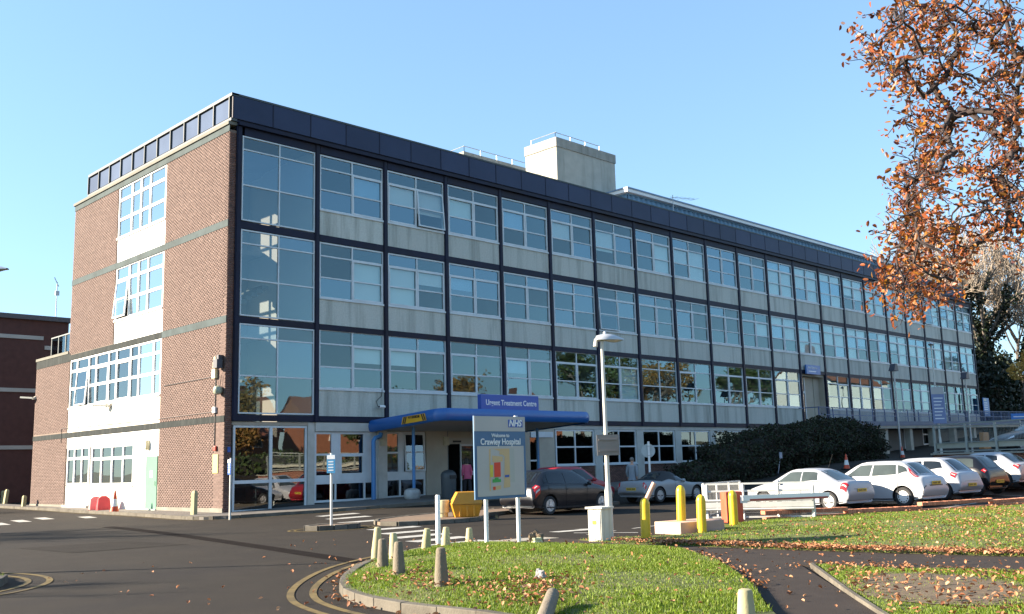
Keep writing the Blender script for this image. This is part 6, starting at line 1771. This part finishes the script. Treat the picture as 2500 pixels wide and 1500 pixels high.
rock((-5.3, -21.95, glevel(-5.3, -21.95) + .04), .085, mat('pale_stone', (.52, .50, .30), .9, .1, 9, .3, 30), 'pale cream stone resting against the brown rock', 5, (1.3, .7, .9))
rock((-9.68, -26.26, glevel(-9.68, -26.26) + .03), .075, mat('grey_stone', (.28, .26, .25), .9, .2, 9, .4, 30), 'small grey stone half sunk in the grass above the toppled bollard', 8)
rock((-8.75, -21.2, glevel(-8.75, -21.2) + .04), .09, MATS['rough_rock'], 'dark broken stub of stone at the foot of the tall cream bollard', 9, (1.2, 1, .8))
ob = MB().box(-.5, .5, -.1, .1, .0, 1.0).box(-.6, .6, -.15, .15, 0, .12).build('road_barrier', mat('barrier_orange', (.35, .15, .04), .6), None, loc=(44.3, -12.2, 1.85)); tag(ob, 'orange plastic road barrier standing behind the mesh guard rail', 'barrier')
# ------------------------------------------------------------------ cars
M_TYRE = mat('tyre', (.022, .022, .023), .8, .1, 8); M_UNDER = mat('car_underside', (.012, .012, .012), .9)
M_ALLOY = mat('alloy', (.55, .56, .57), .3, .05, 4, metal=.5); M_CGLASS = mat('car_glass', (.010, .013, .016), .04, .1, 1, spec=.6); M_CGLASSL = mat('pale_car_glass', (.045, .056, .053), .05, .35, 1.2, spec=.6)  # paler glass is opaque: light seen through it is put into its base colour
M_TAIL = mat('tail_lens', (.45, .012, .015), .2, .1, 6, coat=.5); M_HEADL = mat('head_lens', (.6, .62, .64), .12, .1, 6); M_PLATE = mat('rear_plate', (.62, .42, .04), .5, .05, 3); M_CTRIM = mat('black_trim', (.02, .02, .022), .45)
def paint(name, c, metal=.35, rough=.32): return mat(name, c, rough + .08, .03, 2, metal=metal * .2, coat=.18)
def catmull(Pts, ts):
    Pts = np.asarray(Pts, float); n = len(Pts); out = []
    for t in ts:
        i = min(int(t), n - 2); f = t - i
        p0, p1, p2, p3 = Pts[max(i - 1, 0)], Pts[i], Pts[i + 1], Pts[min(i + 2, n - 1)]
        m1 = (p2 - p0) * .42; m2 = (p3 - p1) * .42
        out.append((2 * f ** 3 - 3 * f ** 2 + 1) * p1 + (f ** 3 - 2 * f ** 2 + f) * m1 + (-2 * f ** 3 + 3 * f ** 2) * p2 + (f ** 3 - f ** 2) * m2)
    return np.array(out)
def stations(L, W, H, xw, xr0, xr1, xd, zd, hood=.92, belt=.90, tail=.70, wroof=.64, xdeck=None, rake=.42):
    w = W / 2; S = []
    def st(xl, xb, xt, zl, zb, ze, zt, wl, wb, wt):
        zm = zl * .5 + zb * .5
        S.append([(xl, 0, zl), (xl, wl * .9, zl), (xl, wl, zl + .09), ((xl + xb) / 2, max(wl, wb) * 1.0, zm), (xb, wb, zb), (xt, wt, ze), (xt, wt * .62, zt - (zt - ze) * .28), (xt, 0, zt)])
    st(.14, .02, .08, .26, .50, .58, .61, .60 * w, .66 * w, .50 * w)
    st(.13, .10, .22, .20, .60, .68, .72, .82 * w, .86 * w, .68 * w)
    st(.45, .45, .55, .17, .72, hood - .12, hood - .07, .95 * w, .97 * w, .76 * w)
    st(xw - .25, xw - .25, xw - .2, .16, belt - .09, hood - .03, hood + .02, .97 * w, 1.0 * w, .80 * w)
    st(xw, xw, xw, .16, belt - .05, hood + .01, hood + .06, .97 * w, 1.0 * w, .79 * w)
    st(xw + rake + .1, xw + rake + .1, xr0, .16, belt - .02, H - .10, H - .05, .97 * w, 1.0 * w, wroof * w)
    xm = (xr0 + xr1) / 2
    st(xm, xm, xm, .16, belt, H - .065, H, .97 * w, 1.0 * w, (wroof + .03) * w)
    st(xr1 + .08, xr1 + .08, xr1, .17, belt + .03, H - .11, H - .05, .97 * w, .99 * w, wroof * w * .97)
    st(xd - .05, xd - .08, xd, .20, zd - .10, zd - .03, zd + .01, .95 * w, .96 * w, .74 * w)
    xk = xdeck or L - .10
    st(L - .22, L - .16, xk, .22, tail + .06, zd - .10 if not xdeck else zd - .04, zd - .07 if not xdeck else zd - .01, .93 * w, .93 * w, .76 * w)
    st(L - .10, L - .02, L - .01, .24, tail - .16, tail - .06, tail - .04, .88 * w, .90 * w, .78 * w)
    st(L - .10, L, L - .0, .26, tail - .28, tail - .24, tail - .22, .84 * w, .86 * w, .74 * w)
    st(L - .16, L - .10, L - .08, .28, .34, .36, .37, .70 * w, .72 * w, .6 * w)
    return np.array(S)
class Body:
    def __init__(self, S): self.S = S
    def pt(self, u, v):
        n = len(self.S); i = min(int(u), n - 2)
        q = catmull(np.stack([catmull(self.S[:, k], [u])[0] for k in range(8)]), [v])[0]
        return q
    def grid(self, us, vs_):
        A = np.stack([catmull(self.S[:, k], us) for k in range(8)], 1)      # (U,8,3)
        return np.stack([catmull(A[i], vs_) for i in range(len(us))])
    def patch(self, c, off, nu=8, nv=5, side=1):
        """c: four (u,v) corners in order; returns verts offset outwards and faces"""
        eps = .02; V_ = []
        for i in range(nu + 1):
            for j in range(nv + 1):
                a = i / nu; b = j / nv
                u = (1 - a) * (1 - b) * c[0][0] + a * (1 - b) * c[1][0] + a * b * c[2][0] + (1 - a) * b * c[3][0]
                v = (1 - a) * (1 - b) * c[0][1] + a * (1 - b) * c[1][1] + a * b * c[2][1] + (1 - a) * b * c[3][1]
                p = self.pt(u, v); du = self.pt(min(u + eps, len(self.S) - 1), v) - self.pt(max(u - eps, 0), v); dv = self.pt(u, min(v + eps, 7)) - self.pt(u, max(v - eps, 0))
                nrm = np.cross(du, dv); k = np.linalg.norm(nrm)
                nrm = nrm / k if k > 1e-9 else np.array([0, 1., 0])
                if nrm[1] < -.05 or (abs(nrm[1]) <= .05 and nrm[2] < 0 and v > 6): nrm = -nrm
                V_.append(p + nrm * off)
        F_ = [(i * (nv + 1) + j, (i + 1) * (nv + 1) + j, (i + 1) * (nv + 1) + j + 1, i * (nv + 1) + j + 1) for i in range(nu) for j in range(nv)]
        V_ = np.array(V_)
        if side < 0: V_ = V_ * np.array([1, -1, 1])
        return V_, F_
def car(name, label, cat, loc, heading, S, pm, L, W, H, xf, wb, wr=.31, windows=(), tails=(), heads=True, plate=(.62, .0), plate_txt=None, wheel='spoke', glassm=None, extra=None, doors=((5.0, 6.4),), roof=None, scale=1.0, bump=None, group='parked cars', pitch=0, roll=0):
    glassm = glassm or M_CGLASS
    B = Body(S); n = len(S)
    root = empty(name, loc, heading + PI, label, cat, group)
    root.rotation_euler = (roll, pitch, heading + PI); root.scale = (scale,) * 3
    cx = L / 2
    us = np.concatenate([np.linspace(i, i + 1, 5)[:-1] for i in range(n - 1)] + [[n - 1]]); vs_ = np.array([0, 1, 1.5, 2, 2.4, 2.8, 3.2, 3.6, 4, 4.25, 4.6, 5, 5.25, 5.6, 6, 6.5, 7])
    Gd = B.grid(us, vs_)
    V_ = []; nu, nv = len(us), len(vs_)
    ring = nv + nv - 2
    for i in range(nu):
        for j in range(nv): V_.append(Gd[i, j])
        for j in range(nv - 2, 0, -1): V_.append(Gd[i, j] * np.array([1, -1, 1]))
    V_ = [(p[0] - cx, p[1], p[2]) for p in V_]
    F_ = [(i * ring + j, i * ring + (j + 1) % ring, (i + 1) * ring + (j + 1) % ring, (i + 1) * ring + j) for i in range(nu - 1) for j in range(ring)]
    F_ += [tuple(range(ring))[::-1], tuple((nu - 1) * ring + j for j in range(ring))]
    bm_ = MB(); bm_.add(V_, F_)
    me = bm_.mesh('body', [pm, M_UNDER], smooth=False)
    tmp = bpy.data.objects.new('tmp', me); col.objects.link(tmp)
    ct = MB()
    for x in (xf, xf + wb):
        for s in (-1, 1):
            yy = s * (W / 2 - .14)
            ct.lathe([(wr + .055, -.22), (wr + .055, .5)] if s > 0 else [(wr + .055, -.5), (wr + .055, .22)], 28, (x - cx, yy, wr), 'y', 1)
    cm = ct.mesh('cut', [pm, M_UNDER]); co = bpy.data.objects.new('cut', cm); col.objects.link(co)
    md = tmp.modifiers.new('b', 'BOOLEAN'); md.operation = 'DIFFERENCE'; md.object = co; md.solver = 'EXACT'
    dg = bpy.context.evaluated_depsgraph_get()
    nm = bpy.data.meshes.new_from_object(tmp.evaluated_get(dg))
    bpy.data.objects.remove(tmp); bpy.data.objects.remove(co)
    nm.name = 'body'
    nm.polygons.foreach_set('use_smooth', [True] * len(nm.polygons))
    nm.set_sharp_from_angle(angle=R(42))
    body = link('body', nm, root)
    def patch(nm_, c, off, m, par=root, nu=8, nv=5, both=True, sides=None):
        for s in (sides or ((1, -1) if both else (1,))):
            V1, F1 = B.patch(c, off, nu, nv, s); q = MB(); q.add(V1 - np.array([cx, 0, 0]), F1)
            q.build(nm_, m, par, smooth=True)
    def centre(nm_, u0, u1, v0, off, m, v1=7.0, nu=6, par=root):
        V1, F1 = B.patch([(u0, v0), (u1, v0), (u1, v1), (u0, v1)], off, nu, 6, 1); V2 = V1 * np.array([1, -1, 1])
        q = MB(); q.add(V1 - np.array([cx, 0, 0]), F1); q.add(V2 - np.array([cx, 0, 0]), F1)
        bmx = q.mesh(nm_, m, smooth=True); bm = bmesh.new(); bm.from_mesh(bmx); bmesh.ops.remove_doubles(bm, verts=bm.verts, dist=.004); bm.to_mesh(bmx); bm.free()
        link(nm_, bmx, par)
    if roof: roof(patch, centre)
    else:
        centre('windscreen', 4.10, 4.95, 5.25, .006, glassm)
        centre('rear_window', 7.10, 7.90, 5.30, .006, glassm)
        for c in windows: patch('side_window', c, .006, glassm)
        patch('window_trim', [(4.55, 4.12), (7.6, 4.12), (7.6, 4.06), (4.55, 4.06)], .008, M_CTRIM, nv=1, nu=14)
    for d0, d1 in doors:
        for u in (d0, d1): patch('door_gap', [(u - .012, 2.1), (u + .012, 2.1), (u + .012, 4.05), (u - .012, 4.05)], .003, M_UNDER, nu=1, nv=8)
        um = d1 - .16; patch('door_handle', [(um - .08, 3.78), (um + .06, 3.78), (um + .06, 3.70), (um - .08, 3.70)], .02, pm, nu=2, nv=1)
    patch('sill_trim', [(2.6, 2.05), (9, 2.05), (9, 1.75), (2.6, 1.75)], .004, M_CTRIM, nu=10, nv=1)
    centre('bumper_gap', 10.02, 10.06, 2.6, .004, M_UNDER, nu=1)
    centre('tailgate_gap', 8.02, 8.06, 5.0, .004, M_UNDER, nu=1)
    centre('lower_valance', 11.2, 11.9, 1.2, .004, M_CTRIM, nu=3)
    M_LAMPC = mat('clear_lens', (.55, .50, .46), .2, .05, 6, coat=.4)
    for c in tails:
        patch('tail_light', c, .010, M_TAIL, nu=5, nv=4)
        m_ = [(c[0][0] * (1 - a) * (1 - b) + c[1][0] * a * (1 - b) + c[2][0] * a * b + c[3][0] * (1 - a) * b, c[0][1] * (1 - a) * (1 - b) + c[1][1] * a * (1 - b) + c[2][1] * a * b + c[3][1] * (1 - a) * b) for a, b in ((.15, .38), (.85, .38), (.85, .60), (.15, .60))]
        patch('reversing_lens', m_, .014, M_LAMPC, nu=4, nv=2)
    if heads: patch('headlight', [(.75, 4.1), (1.9, 4.0), (1.9, 4.7), (.75, 4.8)], .008, M_HEADL, nu=5, nv=3)
    if bump is not None: centre('bumper_strip', bump, bump + .18, 3.0, .006, M_CTRIM)
    # rear plate
    pz, dx = plate
    p = B.pt(9.6, 6.9); 
    pl_ = MB().box(L - cx + dx - .005, L - cx + dx + .012, -.26, .26, pz - .055, pz + .055).build('number_plate', M_PLATE, root)
    if plate_txt:
        text('lettering', plate_txt, .095, face_mtx((L - cx + dx + .013, 0, pz), (0, 1, 0), (0, 0, 1)), M_BLK, pl_, bold=.002, xs=.78, extrude=.001)
    else:
        for y in (-.2, -.14, -.08, -.02, .07, .13, .19): MB().box(L - cx + dx + .012, L - cx + dx + .014, y - .018, y + .018, pz - .03, pz + .03).build('plate_mark', M_BLK, pl_)
    # mirrors
    for s in (1, -1):
        q = B.pt(4.75, 4.15); MB().lathe([(.03, -.09), (.085, -.07), (.095, .02), (.05, .07)], 10, axis='y').build('wing_mirror', pm, root, smooth=True, loc=(q[0] - cx + .05, s * (q[1] + .11), q[2] + .03)).scale = (.8, 1, .75)
    tm = MB().lathe([(wr * .62, .0), (wr * .62, -.09), (wr * .9, -.095), (wr, -.06), (wr, .06), (wr * .9, .095), (wr * .62, .09), (wr * .62, .0)], 28, axis='y').mesh('wheel', M_TYRE, smooth=True)
    rm = MB(); rr = wr * .66
    rm.lathe([(rr, -.02), (rr, .085), (rr * .92, .095), (rr * .5, .10), (rr * .2, .105), (.01, .105)], 28, axis='y', mi=0)
    if wheel == 'spoke':
        rm = MB().lathe([(rr, -.02), (rr, .088), (rr * .90, .092), (rr * .86, .03), (rr * .3, .02), (.01, .02)], 28, axis='y', mi=1).lathe([(rr * 1.0, .07), (rr, .09), (rr * .88, .092), (rr * .88, .06)], 28, axis='y', mi=0)
        for k in range(5):
            a = 2 * PI * k / 5 + .3
            for da in (-.13, .13): rm.bar((rr * .12 * math.cos(a), .075, rr * .12 * math.sin(a)), (rr * .92 * math.cos(a + da), .075, rr * .92 * math.sin(a + da)), rr * .11, .03, 0, (0, 1, 0))
        rm.lathe([(rr * .24, .05), (rr * .22, .095), (.01, .1)], 14, axis='y', mi=0)
    else:
        for k in range(11):
            a = 2 * PI * k / 11; rm.box(-.014, .014, .09, .102, -.022, .022, 1); b_ = 8
            M_ = Matrix.Rotation(-a, 4, 'Y') @ Matrix.Translation((rr * .76, 0, 0)); rm.v[-b_:] = [tuple(M_ @ Vector(v)) for v in rm.v[-b_:]]
    rmm = rm.mesh('rim', [M_ALLOY if wheel == 'spoke' else M_WHITE if wheel == 'cap' else M_ALLOY, M_UNDER], smooth=True)
    for x in (xf, xf + wb):
        for s in (1, -1):
            wo = link('wheel', tm, root, (x - cx, s * (W / 2 - .115), wr)); link('rim', rmm, wo, None, (0, 0, 0 if s > 0 else PI))
    if extra: extra(root, patch, centre, B, cx)
    return root
def place_rear_wheel(px, py, heading, L, xf, wb, W, side, scale=1.0):
    """car centre so that the rear wheel on the given side (+1 left) touches the ground at px, py"""
    f = np.array([math.cos(heading), math.sin(heading)]); l = np.array([-f[1], f[0]])
    c = np.array([px, py]) + f * ((xf + wb) - L / 2) * scale - l * side * (W / 2 - .1) * scale
    return (float(c[0]), float(c[1]))
SIDEW4 = ([(4.62, 4.18), (6.0, 4.16), (5.93, 4.82), (5.1, 4.82)], [(6.08, 4.16), (7.08, 4.2), (6.98, 4.82), (6.03, 4.82)])
P_DARK = paint('charcoal_paint', (.005, .006, .010), .0, .2); P_SILVER = paint('silver_paint', (.36, .37, .40), .4, .35); P_SILV2 = paint('bright_silver_paint', (.38, .39, .42), .4, .35); P_WSILV = paint('white_silver_paint', (.44, .45, .47), .3, .35); P_BLACK = paint('black_paint', (.006, .006, .008), .1, .2); P_RED = paint('red_paint', (.28, .012, .02), .2); P_SMX = paint('satin_silver', (.27, .285, .295), .4, .4)
# charcoal hatchback by the welcome sign
hd_dark = R(0)
x, y = place_rear_wheel(5.35, -12.15, hd_dark, 4.25, .85, 2.65, 1.78, -1)
car('hatchback_car', 'charcoal five-door hatchback with red tail lights behind the welcome sign', 'car', (x, y, G(x, y)), hd_dark, stations(4.25, 1.79, 1.50, 1.15, 1.95, 3.45, 4.0, 1.02, .96, .93, .74), P_DARK, 4.25, 1.79, 1.5, .85, 2.65, .315, SIDEW4 + ([(7.12, 4.28), (7.42, 4.32), (7.34, 4.72), (7.02, 4.8)],), tails=([(8.05, 4.15), (9.15, 4.2), (9.1, 4.95), (7.95, 4.95)], [(8.25, 3.45), (9.6, 3.5), (9.3, 4.6), (8.05, 4.2)]), plate=(.66, .005), plate_txt='LX62 OMV', doors=((5.0, 6.04), (6.04, 7.1)), pitch=0)
# red car behind it
car('small_red_car', 'dark red car parked behind the charcoal hatchback, only its roof and bonnet showing', 'car', (10.6, -8.3, G(10.6, -8.3) - .02), R(-3), stations(3.95, 1.70, 1.52, 1.0, 1.75, 3.2, 3.72, 1.0, .95, .92, .72), P_RED, 3.95, 1.70, 1.52, .78, 2.45, .30, SIDEW4, tails=([(8.1, 4.1), (9.2, 4.1), (9.1, 4.9), (8.0, 4.9)],), doors=((5.0, 6.4),))
# silver roadster
def soft_top(patch, centre):
    centre('windscreen', 4.08, 4.95, 5.15, .006, M_CGLASS)
    centre('soft_top', 4.98, 8.0, 4.62, .012, M_BLK, nu=14)
    patch('side_window', [(4.5, 4.15), (5.75, 4.12), (5.72, 4.72), (5.05, 4.74)], .007, M_CGLASS)
    patch('soft_top', [(5.8, 4.1), (8.0, 4.4), (7.9, 4.7), (5.75, 4.7)], .012, M_BLK)
    centre('rear_window', 7.15, 7.8, 5.9, .02, M_CGLASS)
x, y = place_rear_wheel(13.25, -10.75, R(-4), 3.95, .85, 2.27, 1.68, -1)
rd = stations(3.95, 1.68, 1.22, 1.45, 1.95, 2.45, 3.02, .88, .80, .80, .66, .60, xdeck=3.82, rake=.25)
car('roadster_car', 'silver two-seat roadster with a black soft top in the building shade', 'sports car', (x, y, G(x, y)), R(-4), rd, P_SMX, 3.95, 1.68, 1.22, .85, 2.27, .30, roof=soft_top, tails=([(9.3, 3.9), (9.85, 4.0), (9.75, 5.4), (9.15, 5.1)],), plate=(.56, .0), doors=((4.75, 6.1),))
# five cars in the bays, noses to the building
def bay(name, label, rx, ry, hd_, L, W, H, xf, wb, S, pm, scale=1.0, cat='car', **k):
    x, y = place_rear_wheel(rx, ry, R(hd_), L, xf, wb, W, 1, scale)
    return car(name, label, cat, (x, y, G(x, y) - .0), R(hd_), S, pm, L, W, H, xf, wb, scale=scale, **k)
def astra_extra(root, patch, centre, B, cx):
    MB().tube([(3.0 - cx, 0, 1.40), (3.2 - cx, 0, 1.85)], .006, 5).build('aerial', M_BLK, root)
bay('saloon_car', 'silver saloon with a stepped boot behind the white fence and barrier arm', 10.9, -19.35, 84, 4.2, 1.70, 1.40, .86, 2.61, stations(4.2, 1.70, 1.40, 1.12, 1.85, 2.95, 3.72, .98, .93, .90, .76, .64, xdeck=4.1), P_SILVER, .97, glassm=M_CGLASSL, windows=SIDEW4, tails=([(8.62, 3.55), (9.55, 3.55), (9.5, 5.0), (8.75, 4.5)],), plate=(.66, .015), doors=((4.95, 6.04), (6.04, 7.2)), extra=astra_extra)
bay('hatchback_car', 'silver-white three-door hatchback with tall red lights up its rear pillars', 13.35, -20.7, 84, 4.15, 1.70, 1.46, .83, 2.62, stations(4.15, 1.70, 1.45, 1.10, 1.85, 3.35, 3.86, 1.0, .94, .91, .74), P_WSILV, 1.03, glassm=M_CGLASSL, windows=([(4.6, 4.18), (5.7, 4.16), (5.66, 4.82), (5.08, 4.82)], [(5.78, 4.16), (6.75, 4.2), (6.7, 4.82), (5.72, 4.82)], [(6.85, 4.22), (7.4, 4.55), (7.25, 4.78), (6.78, 4.82)]), tails=([(7.55, 4.62), (8.35, 4.5), (8.3, 5.05), (7.3, 5.02)],), plate=(.74, .01), wheel='cap', doors=((4.95, 6.8),), bump=10.1)
bay('small_hatchback_car', 'pale silver small hatchback parked between the white-silver and the black ones', 16.45, -20.75, 82, 3.99, 1.70, 1.48, .85, 2.51, stations(3.99, 1.70, 1.48, 1.0, 1.72, 3.2, 3.75, 1.0, .96, .93, .70), P_SILV2, 1.0, windows=([(4.6, 4.18), (6.2, 4.16), (6.1, 4.82), (5.1, 4.82)], [(6.3, 4.18), (7.2, 4.4), (7.0, 4.8), (6.2, 4.82)]), tails=([(8.1, 3.75), (9.0, 4.0), (8.75, 4.85), (7.95, 4.5)],), plate=(.52, .02), doors=((4.95, 6.3),))
bay('city_car', 'glossy black city car in the row of bays', 19.5, -20.75, 81, 3.6, 1.6, 1.48, .72, 2.38, stations(3.6, 1.60, 1.48, .85, 1.5, 2.95, 3.42, .98, .95, .93, .70), P_BLACK, 1.0, glassm=M_CGLASSL, windows=SIDEW4, tails=([(7.95, 4.1), (8.9, 4.3), (8.7, 5.0), (7.85, 4.9)],), plate=(.50, .02), doors=((4.95, 6.04), (6.04, 7.1)), )
bay('hatchback_car', 'silver hatchback at the right edge, last of the row beside the brick wall', 22.5, -20.7, 80, 3.95, 1.74, 1.42, .80, 2.47, stations(3.95, 1.74, 1.42, 1.05, 1.8, 3.0, 3.62, 1.0, .94, .93, .76), P_SILV2, 1.0, windows=([(4.6, 4.18), (6.2, 4.16), (6.1, 4.82), (5.1, 4.82)], [(6.3, 4.18), (7.0, 4.35), (6.9, 4.75), (6.2, 4.82)]), tails=([(8.5, 3.9), (9.4, 4.0), (9.3, 5.3), (8.4, 4.9)],), plate=(.55, .02), doors=((4.95, 6.3),))
car('dark_hatchback_car', 'dark car on the upper level behind the guard rail at the right edge', 'car', (32.6, -18.9, 1.6), R(140), stations(4.2, 1.76, 1.46, 1.12, 1.9, 3.4, 3.95, 1.0, .95, .92, .74), P_BLACK, 4.2, 1.76, 1.46, .85, 2.6, .31, SIDEW4, glassm=M_CGLASSL, tails=([(8.1, 4.1), (9.2, 4.1), (9.1, 4.9), (8.0, 4.9)],), doors=((5.0, 6.04),))
# ------------------------------------------------------------------ people
M_SKIN = mat('skin', (.45, .27, .19), .6, .05, 8)
def skin_mesh(name, J, E_, m, sub=2, root=0):
    me = bpy.data.meshes.new(name); me.from_pydata([j[:3] for j in J], E_, []); o = bpy.data.objects.new('tmp', me); col.objects.link(o)
    md = o.modifiers.new('s', 'SKIN'); sv = me.skin_vertices[0].data
    for i, j in enumerate(J):
        r = j[3]; sv[i].radius = r if isinstance(r, tuple) else (r, r); sv[i].use_root = (i == root)
    s2 = o.modifiers.new('u', 'SUBSURF'); s2.levels = sub
    nm = bpy.data.meshes.new_from_object(o.evaluated_get(bpy.context.evaluated_depsgraph_get())); bpy.data.objects.remove(o)
    nm.name = name; nm.materials.clear(); nm.materials.append(m); nm.polygons.foreach_set('use_smooth', [True] * len(nm.polygons))
    return nm
def person(loc, rz, label, top_m, leg_m, hair_m, h=1.72, bend=0.0, stride=.18, arm=.15, long_hair=False, female=False, shoe_m=None):
    r_ = empty('person', loc, rz, label, 'person')
    k = h / 1.72; hip = .90
    def sp(y, z):                       # forward lean about the hips; person faces -y
        dz = z - hip; return (y - math.sin(bend) * dz, hip + math.cos(bend) * dz)
    sh = .165 if female else .19
    J = [(0, *sp(0, .93), (.15, .105)), (0, *sp(0, 1.10), (.135, .10)), (0, *sp(-.01, 1.30), (.155, .11)), (0, *sp(0, 1.42), (.10, .075)), (0, *sp(-.01, 1.49), .05), (0, *sp(-.03, 1.56), .07), (0, *sp(-.035, 1.64), (.078, .092)), (0, *sp(-.03, 1.70), (.055, .065))]
    E_ = [(i, i + 1) for i in range(7)]
    hands = []
    for s in (-1, 1):
        b = len(J); fw = s * arm
        J += [(s * sh, *sp(0, 1.40), .058), (s * (sh + .045), *sp(.02 - fw * .4, 1.13), .045), (s * (sh + .03), *sp(-.06 - fw, .92), .034), (s * (sh + .025), *sp(-.08 - fw, .87), (.02, .038)), (s * (sh + .02), *sp(-.09 - fw, .81), (.014, .036))]
        E_ += [(3, b), (b, b + 1), (b + 1, b + 2), (b + 2, b + 3), (b + 3, b + 4)]
        for q in range(4):
            c = len(J); yy, zz = sp(-.095 - fw + (q - 1.5) * .019, .775); y2, z2 = sp(-.105 - fw + (q - 1.5) * .019, .735 + .012 * abs(q - 1.4))
            J += [(s * (sh + .015), yy, zz, .0095), (s * (sh + .005), y2, z2, .008)]; E_ += [(b + 4, c), (c, c + 1)]
        c = len(J); yy, zz = sp(-.135 - fw, .84); y2, z2 = sp(-.15 - fw, .80); J += [(s * (sh + .005), yy, zz, .010), (s * (sh - .005), y2, z2, .008)]; E_ += [(b + 3, c), (c, c + 1)]
        b = len(J); fo = s * stride
        J += [(s * .095, 0.0, .86, .088), (s * .10, -fo * .55 - .02, .48, .06), (s * .10, -fo + .03, .10, .042), (s * .105, -fo - .02, .045, .045), (s * .115, -fo - .14, .03, (.042, .03))]
        E_ += [(0, b), (b, b + 1), (b + 1, b + 2), (b + 2, b + 3), (b + 3, b + 4)]
        if s < 0: LL = b
        else: RL = b
    link('body', skin_mesh('body', J, E_, M_SKIN), r_)
    g_ = lambda i, d: (J[i][0], J[i][1], J[i][2], tuple(x + d for x in J[i][3]) if isinstance(J[i][3], tuple) else J[i][3] + d)
    T = [g_(0, .02), g_(1, .028), g_(2, .022), (J[3][0], J[3][1], J[3][2] - .03, (.105, .08))]; TE = [(0, 1), (1, 2), (2, 3)]
    T.append((0, *sp(0, .82), (.165, .12))); TE.append((0, 4))
    for a in (8, 23):
        pass
    # locate the arm joints again
    ai = [i for i, j in enumerate(J) if abs(abs(j[0]) - sh) < 1e-6 and abs(j[3] - .058) < 1e-6] if True else []
    for a in ai:
        b = len(T); T += [g_(a, .018), g_(a + 1, .018), (J[a + 2][0], J[a + 2][1], J[a + 2][2], .045)]; TE += [(3, b), (b, b + 1), (b + 1, b + 2)]
    link('top', skin_mesh('top', T, TE, top_m), r_)
    Lg = [(0, *sp(0, .95), (.155, .11)), (0, 0, .86, (.15, .11))]; LE = [(0, 1)]
    for b in (LL, RL):
        c = len(Lg); Lg += [g_(b, .022), g_(b + 1, .026), (J[b + 2][0], J[b + 2][1], J[b + 2][2] - .02, .066)]; LE += [(1, c), (c, c + 1), (c + 1, c + 2)]
    link('trousers', skin_mesh('trousers', Lg, LE, leg_m), r_)
    for b in (LL, RL):
        link('shoe', skin_mesh('shoe', [g_(b + 3, .012), g_(b + 4, .014)], [(0, 1)], shoe_m or M_BLK), r_)
    hy, hz_ = sp(-.022, 1.675)
    hm = MB().lathe([(.02, .105), (.06, .085), (.085, .045), (.094, 0), (.09, -.05), (.075, -.075)], 16).build('hair', hair_m, r_, smooth=True, loc=(0, hy + .012, hz_), rot=(bend + .25, 0, 0))
    hm.scale = (.98, 1.12, .95)
    if long_hair: MB().lathe([(.03, .1), (.085, .05), (.095, -.04), (.09, -.12), (.05, -.16)], 14).build('hair_back', hair_m, r_, smooth=True, loc=(0, hy + .045, hz_ - .05), rot=(bend * .6, 0, 0))
    fy_, fz_ = sp(-.125, 1.62)
    MB().lathe([(.004, .03), (.012, .0), (.016, -.025), (.006, -.035)], 8).build('nose', M_SKIN, r_, smooth=True, loc=(0, fy_, fz_))
    for s in (-1, 1):
        MB().lathe([(.001, -.008), (.009, 0), (.001, .008)], 8).build('eye', M_BLK, r_, smooth=True, loc=(s * .032, fy_ + .022, fz_ + .03))
        MB().lathe([(.006, -.03), (.018, -.01), (.022, .015), (.01, .03)], 8).build('ear', M_SKIN, r_, smooth=True, loc=(s * .083, fy_ + .10, fz_ + .01)).scale = (.4, 1, 1)
    MB().box(-.022, .022, -.004, .004, -.004, .004).build('mouth', mat('lips', (.35, .13, .11), .5), r_, loc=(0, fy_ + .022, fz_ - .045))
    r_.scale = (k, k, k)
    return r_
person((14.9, -8.1, G(14.9, -8.1)), R(115), 'grey-haired man in a pale grey jacket and beige trousers walking behind the roadster', mat('grey_jacket', (.22, .25, .28), .85, .08, 6, .2, 20), mat('beige_trousers', (.26, .23, .195), .85, .08, 6), mat('grey_hair', (.16, .14, .12), .8), 1.72, .08, .16, .1)
person((10.0, -2.9, glevel(10.0, -2.9)), R(160), 'dark-haired woman in a pink top seen from behind at the entrance doors', mat('pink_top', (.46, .085, .16), .85, .1, 6, .2, 20), mat('dark_trousers', (.02, .02, .025), .85), mat('dark_hair', (.02, .014, .012), .6), 1.64, .16, .10, .06, True, True)

print('objects', len(bpy.data.objects))
